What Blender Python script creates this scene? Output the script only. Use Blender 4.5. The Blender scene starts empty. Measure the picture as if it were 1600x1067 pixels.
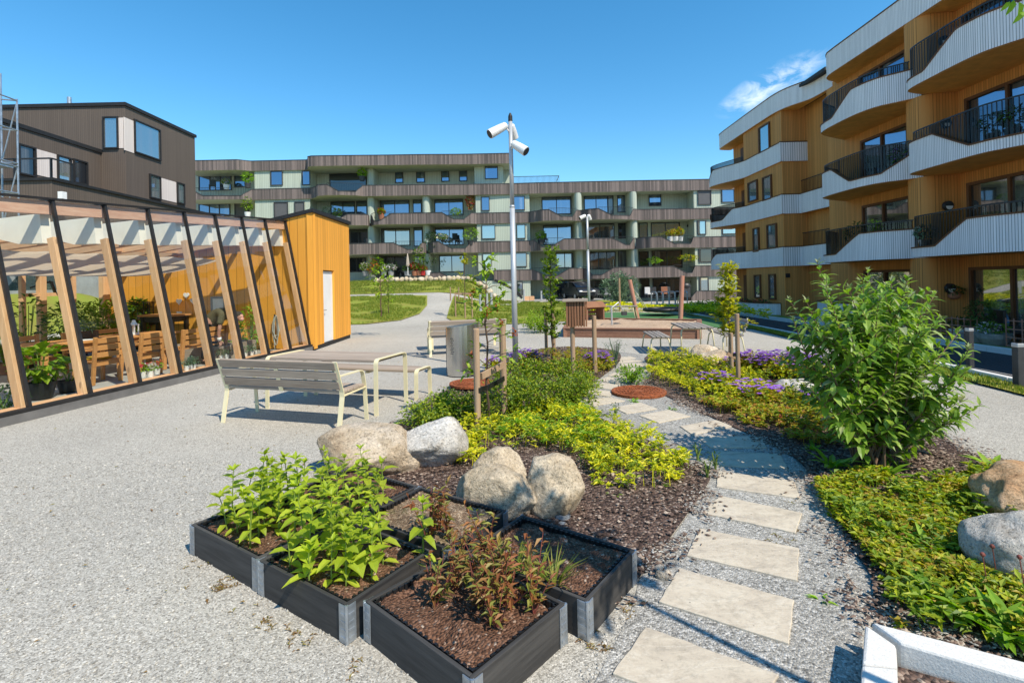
import bpy, bmesh, math, random
from math import sin, cos, pi, radians, sqrt, floor
from mathutils import Vector, Matrix, noise as mnoise
random.seed(7)
SC = bpy.context.scene
COL = SC.collection
R = random.random
U = random.uniform
V = Vector

# ---------------------------------------------------------------- camera model (metres; camera stands at 0,0)
CF, CCY, CROLL, CPITCH, CH = 800.0, 436.0, radians(1.25), radians(0.3), 1.75
def _basis():
    f = V((0, cos(CPITCH), sin(CPITCH))); u0 = V((0, -sin(CPITCH), cos(CPITCH))); r0 = V((1, 0, 0))
    c, s = cos(CROLL), sin(CROLL)
    return c*r0 - s*u0, c*u0 + s*r0, f
CR, CU, CFW = _basis()
def ray(px, py):
    return CR*((px-800)/CF) + CU*(-(py-CCY)/CF) + CFW
def sst(a, b, x):
    t = max(0.0, min(1.0, (x-a)/(b-a))); return t*t*(3-2*t)
def lerp(a, b, t): return a+(b-a)*t
def rise(y):
    if y < 20.5: return 0.0
    if y < 34: return 1.0*((y-20.5)/13.5)**1.15
    if y < 44.5: return 1.0+1.03*(y-34)/10.5
    return 2.03
def HT(x, y):
    """terrain height"""
    z = rise(y)*(1-sst(lerp(-5.5, -4.2, sst(30, 45, y)), lerp(1.0, -0.6, sst(30, 45, y)), x))
    z += 1.68*(1-sst(-16.6, -14.2, x))*(1-sst(19, 25, y))
    z -= 0.45*sst(7.4, 11.5, x)
    return z
def G(px, py, z=0.0):
    d = ray(px, py); t = (z-CH)/d.z
    return V((d.x*t, d.y*t, z))
def GT(px, py):
    z = 0.0
    for _ in range(40):
        p = G(px, py, z) if ray(px, py).z < -1e-4 else V((0, 300, 0))
        z = lerp(z, HT(p.x, min(p.y, 60)), .5)
    return V((p.x, p.y, z))
def D(px, py, y):
    d = ray(px, py); t = y/d.y
    return V((d.x*t, y, CH+d.z*t))
def DX(px, py, x):
    d = ray(px, py); t = x/d.x
    return V((x, d.y*t, CH+d.z*t))

# ---------------------------------------------------------------- materials
MATS = {}
def _new(name):
    m = bpy.data.materials.new(name); m.use_nodes = True
    nt = m.node_tree; b = nt.nodes['Principled BSDF']
    MATS[name] = m
    return m, nt, b
def nd(nt, t, **kw):
    n = nt.nodes.new('ShaderNode'+t)
    for k, v in kw.items():
        if k.startswith('i_'):
            n.inputs[k[2:].replace('_', ' ')].default_value = v
        else: setattr(n, k, v)
    return n
def ramp(nt, stops, interp='LINEAR'):
    n = nt.nodes.new('ShaderNodeValToRGB'); cr = n.color_ramp; cr.interpolation = interp
    while len(cr.elements) < len(stops): cr.elements.new(.5)
    for e, (p, c) in zip(cr.elements, stops):
        e.position = p; e.color = (c[0], c[1], c[2], 1)
    return n
def math_(nt, op, a, b=None, clamp=False):
    n = nt.nodes.new('ShaderNodeMath'); n.operation = op; n.use_clamp = clamp
    for i, v in enumerate((a, b)):
        if v is None: continue
        if isinstance(v, (int, float)): n.inputs[i].default_value = v
        else: nt.links.new(v, n.inputs[i])
    return n.outputs[0]
def mix(nt, fac, a, b, mode='MIX'):
    n = nt.nodes.new('ShaderNodeMix'); n.data_type = 'RGBA'; n.blend_type = mode
    for s, v in ((n.inputs[0], fac), (n.inputs[6], a), (n.inputs[7], b)):
        if isinstance(v, (int, float)): s.default_value = v
        elif isinstance(v, tuple): s.default_value = (v[0], v[1], v[2], 1)
        else: nt.links.new(v, s)
    return n.outputs[2]
def objco(nt, scale=(1, 1, 1), rnd=True):
    tc = nd(nt, 'TexCoord'); mp = nd(nt, 'Mapping'); mp.inputs['Scale'].default_value = scale
    nt.links.new(tc.outputs['Object'], mp.inputs['Vector'])
    if rnd:
        oi = nd(nt, 'ObjectInfo'); m = math_(nt, 'MULTIPLY', oi.outputs['Random'], 37.0)
        cx = nd(nt, 'CombineXYZ'); nt.links.new(m, cx.inputs[0]); nt.links.new(m, cx.inputs[2])
        nt.links.new(cx.outputs[0], mp.inputs['Location'])
    return mp.outputs[0]
def noise(nt, vec, scale, detail=4, rough=.55, dist=0):
    n = nd(nt, 'TexNoise'); n.inputs['Scale'].default_value = scale; n.inputs['Detail'].default_value = detail
    n.inputs['Roughness'].default_value = rough; n.inputs['Distortion'].default_value = dist
    nt.links.new(vec, n.inputs['Vector']); return n.outputs['Fac']
def bump(nt, b, h, strength=.3, dist=.02):
    n = nd(nt, 'Bump'); n.inputs['Strength'].default_value = strength; n.inputs['Distance'].default_value = dist
    nt.links.new(h, n.inputs['Height']); nt.links.new(n.outputs[0], b.inputs['Normal'])
def M(name, col, rough=.75, var=.18, scale=6, stretch=(1, 1, 1), bmp=.15, metal=0, dark=None, spec=.4, bdist=.01):
    m, nt, b = _new(name)
    co = objco(nt, stretch)
    f = noise(nt, co, scale, 6, .6)
    c2 = dark or tuple(c*(1-2*var) for c in col); c1 = tuple(min(1, c*(1+var)) for c in col)
    r = ramp(nt, [(.3, c2), (.7, c1)]); nt.links.new(f, r.inputs[0])
    nt.links.new(r.outputs[0], b.inputs['Base Color'])
    b.inputs['Roughness'].default_value = rough; b.inputs['Metallic'].default_value = metal
    b.inputs['Specular IOR Level'].default_value = spec
    if bmp: bump(nt, b, f, bmp, bdist)
    return m
def WOOD(name, c1, c2, axis=0, rough=.75, knots=0.0, grain=14, bmp=.25):
    """long-grained timber, grain along the local axis"""
    m, nt, b = _new(name)
    sc = [1, 1, 1]; sc[axis] = .06
    co = objco(nt, tuple(sc))
    f = noise(nt, co, grain*3, 5, .65); g = noise(nt, co, grain*.35, 2)
    h = math_(nt, 'ADD', math_(nt, 'MULTIPLY', f, .6), math_(nt, 'MULTIPLY', g, .4))
    r = ramp(nt, [(.32, c2), (.66, c1)]); nt.links.new(h, r.inputs[0])
    oi = nd(nt, 'ObjectInfo')
    k = math_(nt, 'ADD', .86, math_(nt, 'MULTIPLY', oi.outputs['Random'], .24))
    vm = nd(nt, 'VectorMath', operation='SCALE'); nt.links.new(r.outputs[0], vm.inputs[0]); nt.links.new(k, vm.inputs['Scale'])
    out = vm.outputs[0]
    if knots:
        vo = nd(nt, 'TexVoronoi'); vo.inputs['Scale'].default_value = 3.2
        c3 = objco(nt, tuple(.5 if i == axis else 1.2 for i in range(3))); nt.links.new(c3, vo.inputs['Vector'])
        kk = math_(nt, 'LESS_THAN', vo.outputs['Distance'], knots)
        out = mix(nt, math_(nt, 'MULTIPLY', kk, .55), out, tuple(c*.35 for c in c2))
    nt.links.new(out, b.inputs['Base Color']); b.inputs['Roughness'].default_value = rough
    b.inputs['Specular IOR Level'].default_value = .25
    bump(nt, b, f, bmp, .004)
    return m
def BOARDS(name, col, w=.12, ax=(1, 1), var=.12, gro=.10, rough=.7, streak=.25, gcol=.3, bmp=.5, tint=None, run=False):
    """vertical boards; ax says how x and y run along the facade"""
    m, nt, b = _new(name)
    tc = nd(nt, 'TexCoord'); sp = nd(nt, 'SeparateXYZ'); nt.links.new(tc.outputs['Object'], sp.inputs[0])
    s = math_(nt, 'ADD', math_(nt, 'MULTIPLY', sp.outputs[0], ax[0]/w), math_(nt, 'MULTIPLY', sp.outputs[1], ax[1]/w))
    if run:
        at = nd(nt, 'Attribute'); at.attribute_name = 'run'; s = math_(nt, 'MULTIPLY', at.outputs['Fac'], 1/w)
    idn = math_(nt, 'FLOOR', s); fr = math_(nt, 'FRACT', s)
    wn = nd(nt, 'TexWhiteNoise'); wn.noise_dimensions = '1D'; nt.links.new(idn, wn.inputs['W'])
    mp = nd(nt, 'Mapping'); mp.inputs['Scale'].default_value = (9, 9, .7); nt.links.new(tc.outputs['Object'], mp.inputs[0])
    n1 = noise(nt, mp.outputs[0], 3.0, 6, .7); n2 = noise(nt, tc.outputs['Object'], .5, 3)
    k = math_(nt, 'ADD', 1-var-streak*.5-.06, math_(nt, 'MULTIPLY', wn.outputs['Value'], 2*var))
    k = math_(nt, 'ADD', k, math_(nt, 'MULTIPLY', n1, streak)); k = math_(nt, 'ADD', k, math_(nt, 'MULTIPLY', n2, .12))
    g = math_(nt, 'LESS_THAN', fr, gro)
    k = math_(nt, 'MULTIPLY', k, math_(nt, 'SUBTRACT', 1.0, math_(nt, 'MULTIPLY', g, 1-gcol)))
    base = col
    vm = nd(nt, 'VectorMath', operation='SCALE')
    if tint:
        mx = mix(nt, wn.outputs['Value'], col, tint); nt.links.new(mx, vm.inputs[0])
    else: vm.inputs[0].default_value = base
    nt.links.new(k, vm.inputs['Scale']); nt.links.new(vm.outputs[0], b.inputs['Base Color'])
    b.inputs['Roughness'].default_value = rough; b.inputs['Specular IOR Level'].default_value = .25
    hh = math_(nt, 'SUBTRACT', math_(nt, 'MULTIPLY', n1, .15), g)
    bump(nt, b, hh, bmp, .012)
    return m
def LEAF(name, cols, trans=.35, rough=.5, spec=.35, tcol=None):
    """leaf material: each leaf its own shade"""
    m, nt, b = _new(name)
    ge = nd(nt, 'NewGeometry')
    r = ramp(nt, [(i/(max(1, len(cols)-1)), c) for i, c in enumerate(cols)]); nt.links.new(ge.outputs['Random Per Island'], r.inputs[0])
    oi = nd(nt, 'ObjectInfo')
    hs = nd(nt, 'HueSaturation'); nt.links.new(r.outputs[0], hs.inputs['Color'])
    nt.links.new(math_(nt, 'ADD', .82, math_(nt, 'MULTIPLY', oi.outputs['Random'], .36)), hs.inputs['Value'])
    nt.links.new(hs.outputs[0], b.inputs['Base Color'])
    b.inputs['Roughness'].default_value = rough; b.inputs['Specular IOR Level'].default_value = spec
    t = nd(nt, 'BsdfTranslucent')
    gm = nd(nt, 'HueSaturation'); gm.inputs['Saturation'].default_value = 1.1; gm.inputs['Value'].default_value = 1.5
    nt.links.new(hs.outputs[0], gm.inputs['Color']); nt.links.new(gm.outputs[0], t.inputs['Color'])
    ms = nd(nt, 'MixShader'); ms.inputs[0].default_value = trans
    nt.links.new(b.outputs[0], ms.inputs[1]); nt.links.new(t.outputs[0], ms.inputs[2])
    nt.links.new(ms.outputs[0], nt.nodes['Material Output'].inputs[0])
    return m
def STONES(name, stops, scale, bdist=.01, bstr=.7, big=.6, tints=None):
    """loose stones or chips: one shade per cell"""
    m, nt, b = _new(name)
    co = objco(nt, (1, 1, 1), False)
    vo = nd(nt, 'TexVoronoi'); vo.inputs['Scale'].default_value = scale; nt.links.new(co, vo.inputs['Vector'])
    sp = nd(nt, 'SeparateColor'); nt.links.new(vo.outputs['Color'], sp.inputs[0])
    r = ramp(nt, stops); nt.links.new(sp.outputs[0], r.inputs[0])
    n1 = noise(nt, co, big, 4); n2 = noise(nt, co, scale*.12, 4, .7)
    k = math_(nt, 'ADD', .62, math_(nt, 'ADD', math_(nt, 'MULTIPLY', n1, .50), math_(nt, 'MULTIPLY', n2, .26)))
    vm = nd(nt, 'VectorMath', operation='SCALE'); nt.links.new(r.outputs[0], vm.inputs[0]); nt.links.new(k, vm.inputs['Scale'])
    out = vm.outputs[0]
    if tints:
        n3 = noise(nt, co, tints[1], 5, .65)
        out = mix(nt, math_(nt, 'MULTIPLY', math_(nt, 'SUBTRACT', n3, tints[2], True), tints[3], True), out, tints[0])
    nt.links.new(out, b.inputs['Base Color']); b.inputs['Roughness'].default_value = .85; b.inputs['Specular IOR Level'].default_value = .25
    h = math_(nt, 'ADD', math_(nt, 'MULTIPLY', vo.outputs['Distance'], -1.0), math_(nt, 'MULTIPLY', sp.outputs[1], .6))
    bump(nt, b, h, bstr, bdist)
    return m
def GLASSY(name, tint=(.30, .41, .58), f=.56, dark=(.012, .016, .022), rough=.02):
    m, nt, b = _new(name)
    b.inputs['Roughness'].default_value = .25
    oc = objco(nt, (1.3, 1.3, .02)); cn = noise(nt, oc, 1.0, 1); cf = noise(nt, oc, 9.0, 2)
    cm = math_(nt, 'MULTIPLY', math_(nt, 'SUBTRACT', cn, .55, True), 9.0, True)
    cr_ = ramp(nt, [(.3, (.10, .10, .098)), (.7, (.30, .295, .28))]); nt.links.new(cf, cr_.inputs[0])
    nt.links.new(mix(nt, cm, dark, cr_.outputs[0]), b.inputs['Base Color'])
    g = nd(nt, 'BsdfGlossy'); g.inputs['Color'].default_value = (*tint, 1); g.inputs['Roughness'].default_value = rough
    tc = nd(nt, 'TexCoord'); n = noise(nt, tc.outputs['Object'], .9, 2)
    bp = nd(nt, 'Bump'); bp.inputs['Strength'].default_value = .04; bp.inputs['Distance'].default_value = .02; nt.links.new(n, bp.inputs['Height'])
    nt.links.new(bp.outputs[0], g.inputs['Normal'])
    ms = nd(nt, 'MixShader'); ms.inputs[0].default_value = f
    nt.links.new(b.outputs[0], ms.inputs[1]); nt.links.new(g.outputs[0], ms.inputs[2])
    nt.links.new(ms.outputs[0], nt.nodes['Material Output'].inputs[0]); return m
def CLEAR(name, refl=.05, tint=(.96, .98, .97)):
    m, nt, b = _new(name); nt.nodes.remove(b)
    t = nd(nt, 'BsdfTransparent'); t.inputs[0].default_value = (*tint, 1)
    g = nd(nt, 'BsdfGlossy'); g.inputs['Roughness'].default_value = .02
    lw = nd(nt, 'LayerWeight'); lw.inputs['Blend'].default_value = .25
    f = math_(nt, 'ADD', refl, math_(nt, 'MULTIPLY', lw.outputs['Fresnel'], .10), True)
    ms = nd(nt, 'MixShader'); nt.links.new(f, ms.inputs[0])
    nt.links.new(t.outputs[0], ms.inputs[1]); nt.links.new(g.outputs[0], ms.inputs[2])
    nt.links.new(ms.outputs[0], nt.nodes['Material Output'].inputs[0]); return m

# ---------------------------------------------------------------- mesh builder
class MB:
    def __init__(s): s.v = []; s.f = []
    def add(s, vs, fs):
        o = len(s.v); s.v.extend([tuple(p) for p in vs]); s.f.extend([tuple(i+o for i in f) for f in fs]); return s
    def quad(s, *p): return s.add(p, [tuple(range(len(p)))])
    def box(s, c, size, rz=0, mat=None):
        x, y, z = (k/2 for k in size); q = []
        for sz in (-z, z):
            for sx, sy in ((-x, -y), (x, -y), (x, y), (-x, y)): q.append(V((sx, sy, sz)))
        m = mat if mat is not None else (Matrix.Rotation(rz, 3, 'Z') if rz else None)
        q = [(m @ p if m else p)+V(c) for p in q]
        return s.add(q, [(3, 2, 1, 0), (4, 5, 6, 7), (0, 1, 5, 4), (1, 2, 6, 5), (2, 3, 7, 6), (3, 0, 4, 7)])
    def bar(s, a, b, w, h, up=(0, 0, 1)):
        a, b = V(a), V(b); d = b-a; L = d.length; d.normalize(); u = V(up)
        sd = d.cross(u)
        if sd.length < 1e-5: sd = d.cross(V((0, 1, 0)))
        sd.normalize(); u = sd.cross(d)
        q = []
        for p in (a, b):
            for i, j in ((-1, -1), (1, -1), (1, 1), (-1, 1)): q.append(p+sd*(w/2*i)+u*(h/2*j))
        return s.add(q, [(3, 2, 1, 0), (4, 5, 6, 7), (0, 1, 5, 4), (1, 2, 6, 5), (2, 3, 7, 6), (3, 0, 4, 7)])
    def tube(s, pts, rs, n=8, cap=True):
        pts = [V(p) for p in pts]
        if isinstance(rs, (int, float)): rs = [rs]*len(pts)
        q = []; pu = None
        for i, p in enumerate(pts):
            d = (pts[min(i+1, len(pts)-1)]-pts[max(i-1, 0)])
            if d.length < 1e-9: d = V((0, 0, 1))
            d.normalize()
            if pu is None: pu = V((1, 0, 0)) if abs(d.x) < .9 else V((0, 1, 0))
            a = (pu-d*pu.dot(d)).normalized(); b2 = d.cross(a); pu = a
            for k in range(n): q.append(p+(a*cos(2*pi*k/n)+b2*sin(2*pi*k/n))*rs[i])
        fs = [(i*n+k, i*n+(k+1) % n, (i+1)*n+(k+1) % n, (i+1)*n+k) for i in range(len(pts)-1) for k in range(n)]
        if cap: fs += [tuple(range(n-1, -1, -1)), tuple((len(pts)-1)*n+k for k in range(n))]
        return s.add(q, fs)
    def lathe(s, c, prof, n=24):
        c = V(c)
        q = [c+V((r*cos(2*pi*k/n), r*sin(2*pi*k/n), z)) for r, z in prof for k in range(n)]
        fs = [(i*n+k, i*n+(k+1) % n, (i+1)*n+(k+1) % n, (i+1)*n+k) for i in range(len(prof)-1) for k in range(n)]
        if prof[0][0] > 1e-4: fs.append(tuple(range(n-1, -1, -1)))
        if prof[-1][0] > 1e-4: fs.append(tuple((len(prof)-1)*n+k for k in range(n)))
        return s.add(q, fs)
    def prism(s, poly, z0, z1):
        n = len(poly); q = [(p[0], p[1], z0) for p in poly]+[(p[0], p[1], z1) for p in poly]
        return s.add(q, [tuple(range(n-1, -1, -1)), tuple(range(n, 2*n))]+[(i, (i+1) % n, n+(i+1) % n, n+i) for i in range(n)])
    def ext(s, poly3, off):
        """extrude a 3-D polygon by a vector"""
        n = len(poly3); off = V(off); q = [V(p) for p in poly3]+[V(p)+off for p in poly3]
        return s.add(q, [tuple(range(n-1, -1, -1)), tuple(range(n, 2*n))]+[(i, (i+1) % n, n+(i+1) % n, n+i) for i in range(n)])
    def sphere(s, c, r, n=10, m=7):
        r = (r, r, r) if isinstance(r, (int, float)) else r
        prof = [(sin(pi*i/m), -cos(pi*i/m)) for i in range(m+1)]
        q = [V(c)+V((r[0]*a*cos(2*pi*k/n), r[1]*a*sin(2*pi*k/n), r[2]*z)) for a, z in prof for k in range(n)]
        return s.add(q, [(i*n+k, i*n+(k+1) % n, (i+1)*n+(k+1) % n, (i+1)*n+k) for i in range(m) for k in range(n)])
    def leaf(s, p, d, up, L, W, bend=.25, fold=.25, fine=False):
        d = d.normalized(); sd = d.cross(up)
        if sd.length < 1e-4: sd = d.cross(V((1, .3, .2)))
        sd.normalize(); n = sd.cross(d)
        if fine:
            a = p+d*(.32*L)+n*(.02*L); b = p+d*(.66*L)-n*(bend*.35*L); t = p+d*(.97*L)-n*(bend*L)
            w1, w2 = W*.5, W*.4
            q = [p, a-sd*w1+n*fold*w1, a, a+sd*w1+n*fold*w1, b-sd*w2+n*fold*w2, b, b+sd*w2+n*fold*w2, t]
            return s.add(q, [(0, 3, 2), (0, 2, 1), (2, 3, 6, 5), (1, 2, 5, 4), (5, 6, 7), (4, 5, 7)])
        a = p+d*(.45*L)+n*(fold*W*.5)
        t = p+d*L-n*(bend*L)
        return s.add([p, a+sd*(W*.5), t, a-sd*(W*.5)], [(0, 1, 2), (0, 2, 3)])
    def build(s, name, mat, parent=None, off=None, smooth=False, bevel=0, loc=None, rz=0, angle=None):
        me = bpy.data.meshes.new(name)
        if off is not None:
            o = V(off); vv = [(p[0]-o.x, p[1]-o.y, p[2]-o.z) for p in s.v]
        else: vv = s.v
        me.from_pydata(vv, [], s.f)
        me.materials.append(MATS[mat] if isinstance(mat, str) else mat)
        if smooth: me.polygons.foreach_set('use_smooth', [True]*len(me.polygons))
        me.update()
        o = bpy.data.objects.new(name, me); COL.objects.link(o)
        if parent is not None: o.parent = parent
        if loc is not None: o.location = loc
        if rz: o.rotation_euler.z = rz
        if bevel:
            b = o.modifiers.new('bevel', 'BEVEL'); b.width = bevel; b.segments = 2; b.limit_method = 'ANGLE'; b.angle_limit = radians(40)
        return o
def tag(o, label=None, cat=None, group=None, kind=None):
    if label: o['label'] = label
    if cat: o['category'] = cat
    if group: o['group'] = group
    if kind: o['kind'] = kind
    return o
def T(name, loc, label, cat, rz=0, group=None):
    o = bpy.data.objects.new(name, None); COL.objects.link(o); o.empty_display_size = .2
    o.location = loc; o.rotation_euler.z = rz
    return tag(o, label, cat, group)
def dup(root, loc, rz=0, label=None, scale=1.0, group=None):
    def cp(o, par):
        c = o.copy(); COL.objects.link(c)
        if par is not None: c.parent = par
        for ch in KIDS.get(o.name, [k for k in o.children]): cp(ch, c)
        return c
    r = cp(root, None); r.location = loc; r.rotation_euler = (0, 0, rz); r.scale = (scale,)*3
    if label: r['label'] = label
    if group: r['group'] = group
    return r
KIDS = {}
def rvec(): 
    while True:
        v = V((U(-1, 1), U(-1, 1), U(-1, 1)))
        if .05 < v.length < 1: return v.normalized()
def inpoly(x, y, P):
    c = False; j = len(P)-1
    for i in range(len(P)):
        xi, yi = P[i][0], P[i][1]; xj, yj = P[j][0], P[j][1]
        if (yi > y) != (yj > y) and x < (xj-xi)*(y-yi)/(yj-yi)+xi: c = not c
        j = i
    return c
def scatter(P, n, mind=0):
    xs = [p[0] for p in P]; ys = [p[1] for p in P]; out = []; tries = 0
    while len(out) < n and tries < n*60:
        tries += 1
        x, y = U(min(xs), max(xs)), U(min(ys), max(ys))
        if not inpoly(x, y, P): continue
        if mind and any((x-a)**2+(y-b)**2 < mind*mind for a, b in out): continue
        out.append((x, y))
    return out
def sheet(name, poly, mat, off, res=.5, zf=HT, amp=0, kind='structure', curve=None):
    """a ground sheet draped on the terrain, cut on a regular lattice"""
    bm = bmesh.new()
    f = bm.faces.new([bm.verts.new((p[0], p[1], 0)) for p in poly])
    if f.normal.z < 0: f.normal_flip()
    for ax in (0, 1):
        lo = min(p[ax] for p in poly); hi = max(p[ax] for p in poly)
        k = floor(lo/res)+1
        while k*res < hi:
            co = [0, 0, 0]; no = [0, 0, 0]; co[ax] = k*res; no[ax] = 1
            bmesh.ops.bisect_plane(bm, geom=bm.verts[:]+bm.edges[:]+bm.faces[:], plane_co=co, plane_no=no, dist=1e-5)
            k += 1
    bmesh.ops.triangulate(bm, faces=bm.faces[:])
    for v in bm.verts:
        x, y = v.co.x, v.co.y
        v.co.z = zf(x, y)+off+(amp*mnoise.noise(V((x*2.1, y*2.1, 3.1)))*(0 if v.is_boundary else 1) if amp else 0)
    bm.normal_update()
    for f in bm.faces:
        if f.normal.z < 0: f.normal_flip()
        f.smooth = True
    me = bpy.data.meshes.new(name); bm.to_mesh(me); bm.free()
    me.materials.append(MATS[mat]); o = bpy.data.objects.new(name, me); COL.objects.link(o)
    o['kind'] = kind
    return o
def smooth_poly(pts, n=4):
    out = []; N = len(pts)
    for i in range(N):
        p0, p1, p2, p3 = (V((pts[(i+k-1) % N][0], pts[(i+k-1) % N][1], 0)) for k in range(4))
        for j in range(n):
            t = j/n
            q = .5*((2*p1)+(p2-p0)*t+(2*p0-5*p1+4*p2-p3)*t*t+(3*p1-p0-3*p2+p3)*t**3)
            out.append((q.x, q.y))
    return out
# ---------------------------------------------------------------- camera, light, sky
cam = bpy.data.cameras.new('camera'); co = bpy.data.objects.new('camera', cam); COL.objects.link(co)
cam.sensor_width = 36; cam.lens = CF/1600*36; cam.clip_end = 2000; cam.clip_start = .05
cam.shift_y = (CCY-533.5)/1600
co.matrix_world = Matrix(((CR.x, CU.x, -CFW.x, 0), (CR.y, CU.y, -CFW.y, 0), (CR.z, CU.z, -CFW.z, CH), (0, 0, 0, 1)))
SC.camera = co
SUN = V((.68*.6428, -.733*.6428, .766)).normalized()
sl = bpy.data.lights.new('sun', 'SUN'); so = bpy.data.objects.new('sun', sl); COL.objects.link(so)
sl.energy = 5.0; sl.angle = radians(.55); sl.color = (1, .905, .76)
so.rotation_euler = SUN.to_track_quat('Z', 'Y').to_euler(); so.location = (20, -20, 30)
w = bpy.data.worlds.new('World'); SC.world = w; w.use_nodes = True
nt = w.node_tree; bg = nt.nodes['Background']
sk = nt.nodes.new('ShaderNodeTexSky'); sk.sky_type = 'NISHITA'; sk.sun_disc = False
sk.sun_elevation = math.asin(SUN.z); sk.sun_rotation = math.atan2(SUN.x, SUN.y)
sk.altitude = 0; sk.air_density = 1.0; sk.dust_density = .1; sk.ozone_density = 3.0
# one wisp of cloud in the sky over the right building
tc = nd(nt, 'TexCoord')
cd = ray(1205, 132).normalized()
dt = nd(nt, 'VectorMath', operation='SUBTRACT'); nt.links.new(tc.outputs['Generated'], dt.inputs[0]); dt.inputs[1].default_value = cd
mp = nd(nt, 'Mapping'); mp.vector_type = 'TEXTURE'; mp.inputs['Scale'].default_value = (.085, 1, .030); mp.inputs['Rotation'].default_value = (0, radians(-24), 0)
nt.links.new(dt.outputs[0], mp.inputs[0])
ln = nd(nt, 'VectorMath', operation='LENGTH'); nt.links.new(mp.outputs[0], ln.inputs[0])
fall = math_(nt, 'SUBTRACT', 1.0, ln.outputs['Value'], True)
fall = math_(nt, 'MULTIPLY', fall, 1.5, True)
m2 = nd(nt, 'Mapping'); m2.inputs['Scale'].default_value = (14, 14, 24); nt.links.new(dt.outputs[0], m2.inputs[0])
n1 = noise(nt, m2.outputs[0], 1.3, 8, .62, .6)
cl = math_(nt, 'MULTIPLY', fall, math_(nt, 'MULTIPLY', math_(nt, 'SUBTRACT', n1, .45, True), 3.2), True)
mx = mix(nt, math_(nt, 'MULTIPLY', cl, .8), sk.outputs[0], (7.2, 7.3, 7.6))
hsv = nd(nt, 'HueSaturation'); hsv.inputs['Hue'].default_value = .489; hsv.inputs['Saturation'].default_value = 1.30; hsv.inputs['Value'].default_value = 1.16; nt.links.new(mx, hsv.inputs['Color'])
nt.links.new(hsv.outputs[0], bg.inputs['Color']); bg.inputs['Strength'].default_value = .15
SC.view_settings.view_transform = 'Standard'; SC.view_settings.look = 'None'; SC.view_settings.exposure = .32; SC.view_settings.gamma = 1
SC.render.engine = 'CYCLES'; SC.cycles.use_denoising = True; SC.cycles.max_bounces = 8; SC.cycles.transparent_max_bounces = 16
SC.cycles.caustics_reflective = False; SC.cycles.caustics_refractive = False
SC.cycles.sample_clamp_indirect = 6

# ---------------------------------------------------------------- material set
STONES('gravel', [(0, (.18, .168, .144)), (.3, (.35, .33, .287)), (.75, (.445, .42, .367)), (1, (.60, .572, .51))], 130, .004, .7, .35, ((.36, .29, .20), .8, .58, 1.0))
STONES('path_gravel', [(0, (.13, .125, .115)), (.3, (.28, .27, .245)), (.75, (.39, .375, .34)), (1, (.58, .56, .52))], 85, .008, .8, .6)
STONES('mulch', [(0, (.028, .017, .013)), (.5, (.095, .060, .047)), (.85, (.18, .122, .096)), (1, (.40, .32, .26))], 48, .02, 1.0, 1.2)
STONES('soil', [(0, (.070, .033, .019)), (.55, (.155, .078, .046)), (.95, (.23, .125, .08)), (1, (.42, .34, .27))], 70, .016, 1.0, 2.0)
STONES('dry_soil', [(0, (.10, .065, .04)), (.6, (.22, .15, .095)), (1, (.38, .29, .20))], 75, .012, .8, 2.0, ((.10, .13, .03), 5.0, .55, 2.4))
STONES('asphalt', [(0, (.028, .029, .032)), (1, (.072, .074, .078))], 60, .006, .4, .4)
STONES('sand', [(0, (.36, .25, .165)), (1, (.50, .37, .26))], 40, .01, .5, 1.2)
M('lawn', (.165, .215, .028), .9, .30, 1.1, (1, 1, 1), .5, spec=.1, dark=(.235, .205, .05), bdist=.04)
M('rubber_green', (.060, .165, .055), .9, .12, 60, bmp=.3)
M('pavement', (.36, .35, .33), .85, .10, 3, bmp=.1)
M('concrete', (.36, .36, .35), .85, .12, 2.2, bmp=.12)
M('line_paint', (.62, .62, .60), .7, .1, 8)
M('granite', (.66, .65, .62), .75, .09, 90, bmp=.25)
M('white_paint', (.78, .78, .77), .5, .04, 2, bmp=.02)
M('cream_metal', (.74, .66, .42), .42, .05, 3, bmp=.02, spec=.5)
M('black_metal', (.014, .014, .015), .45, .15, 5, bmp=.03, spec=.5)
M('dark_grey', (.045, .047, .05), .6, .15, 5, bmp=.05)
M('black_trim', (.018, .017, .017), .6, .2, 6, bmp=.05)
M('galvanised', (.42, .46, .50), .42, .16, 9, metal=.75, bmp=.05)
M('steel', (.58, .57, .55), .24, .07, 3, (30, 30, .4), .04, metal=.95)
M('lamp_grey', (.46, .48, .50), .38, .05, 3, bmp=.02, spec=.5, metal=.3)
M('lamp_white', (.74, .74, .73), .4, .05, 3, bmp=.02)
M('rust', (.30, .085, .028), .85, .35, 26, bmp=.4)
M('plastic_black', (.012, .012, .013), .45, .1, 5, bmp=.02)
M('plastic_white', (.75, .75, .73), .45, .05, 5, bmp=.02)
M('terracotta', (.36, .15, .08), .8, .15, 8)
M('grey_pot', (.30, .30, .29), .7, .15, 8)
M('red_cloth', (.42, .03, .025), .8, .1, 8)
M('blue_cloth', (.10, .20, .34), .85, .12, 8)
M('car_paint', (.02, .022, .026), .22, .05, 3, bmp=0, spec=.6)
M('skin', (.52, .27, .19), .55, .10, 12, bmp=.06)
M('olive_cloth', (.115, .100, .055), .9, .20, 30, bmp=.4)
M('dark_cloth', (.03, .03, .032), .9, .2, 30, bmp=.3)
M('hair', (.06, .04, .025), .8, .3, 60, bmp=.6)
M('hose', (.52, .53, .48), .45, .06, 10)
WOOD('grey_wood', (.45, .37, .295), (.24, .185, .145), 0, .8)
WOOD('glulam', (.74, .46, .26), (.58, .31, .15), 2, .6, .085, 9)
WOOD('glulam_x', (.72, .45, .26), (.55, .30, .15), 0, .6, .085, 9)
WOOD('glulam_y', (.70, .42, .24), (.52, .28, .14), 1, .6, .085, 9)
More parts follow.
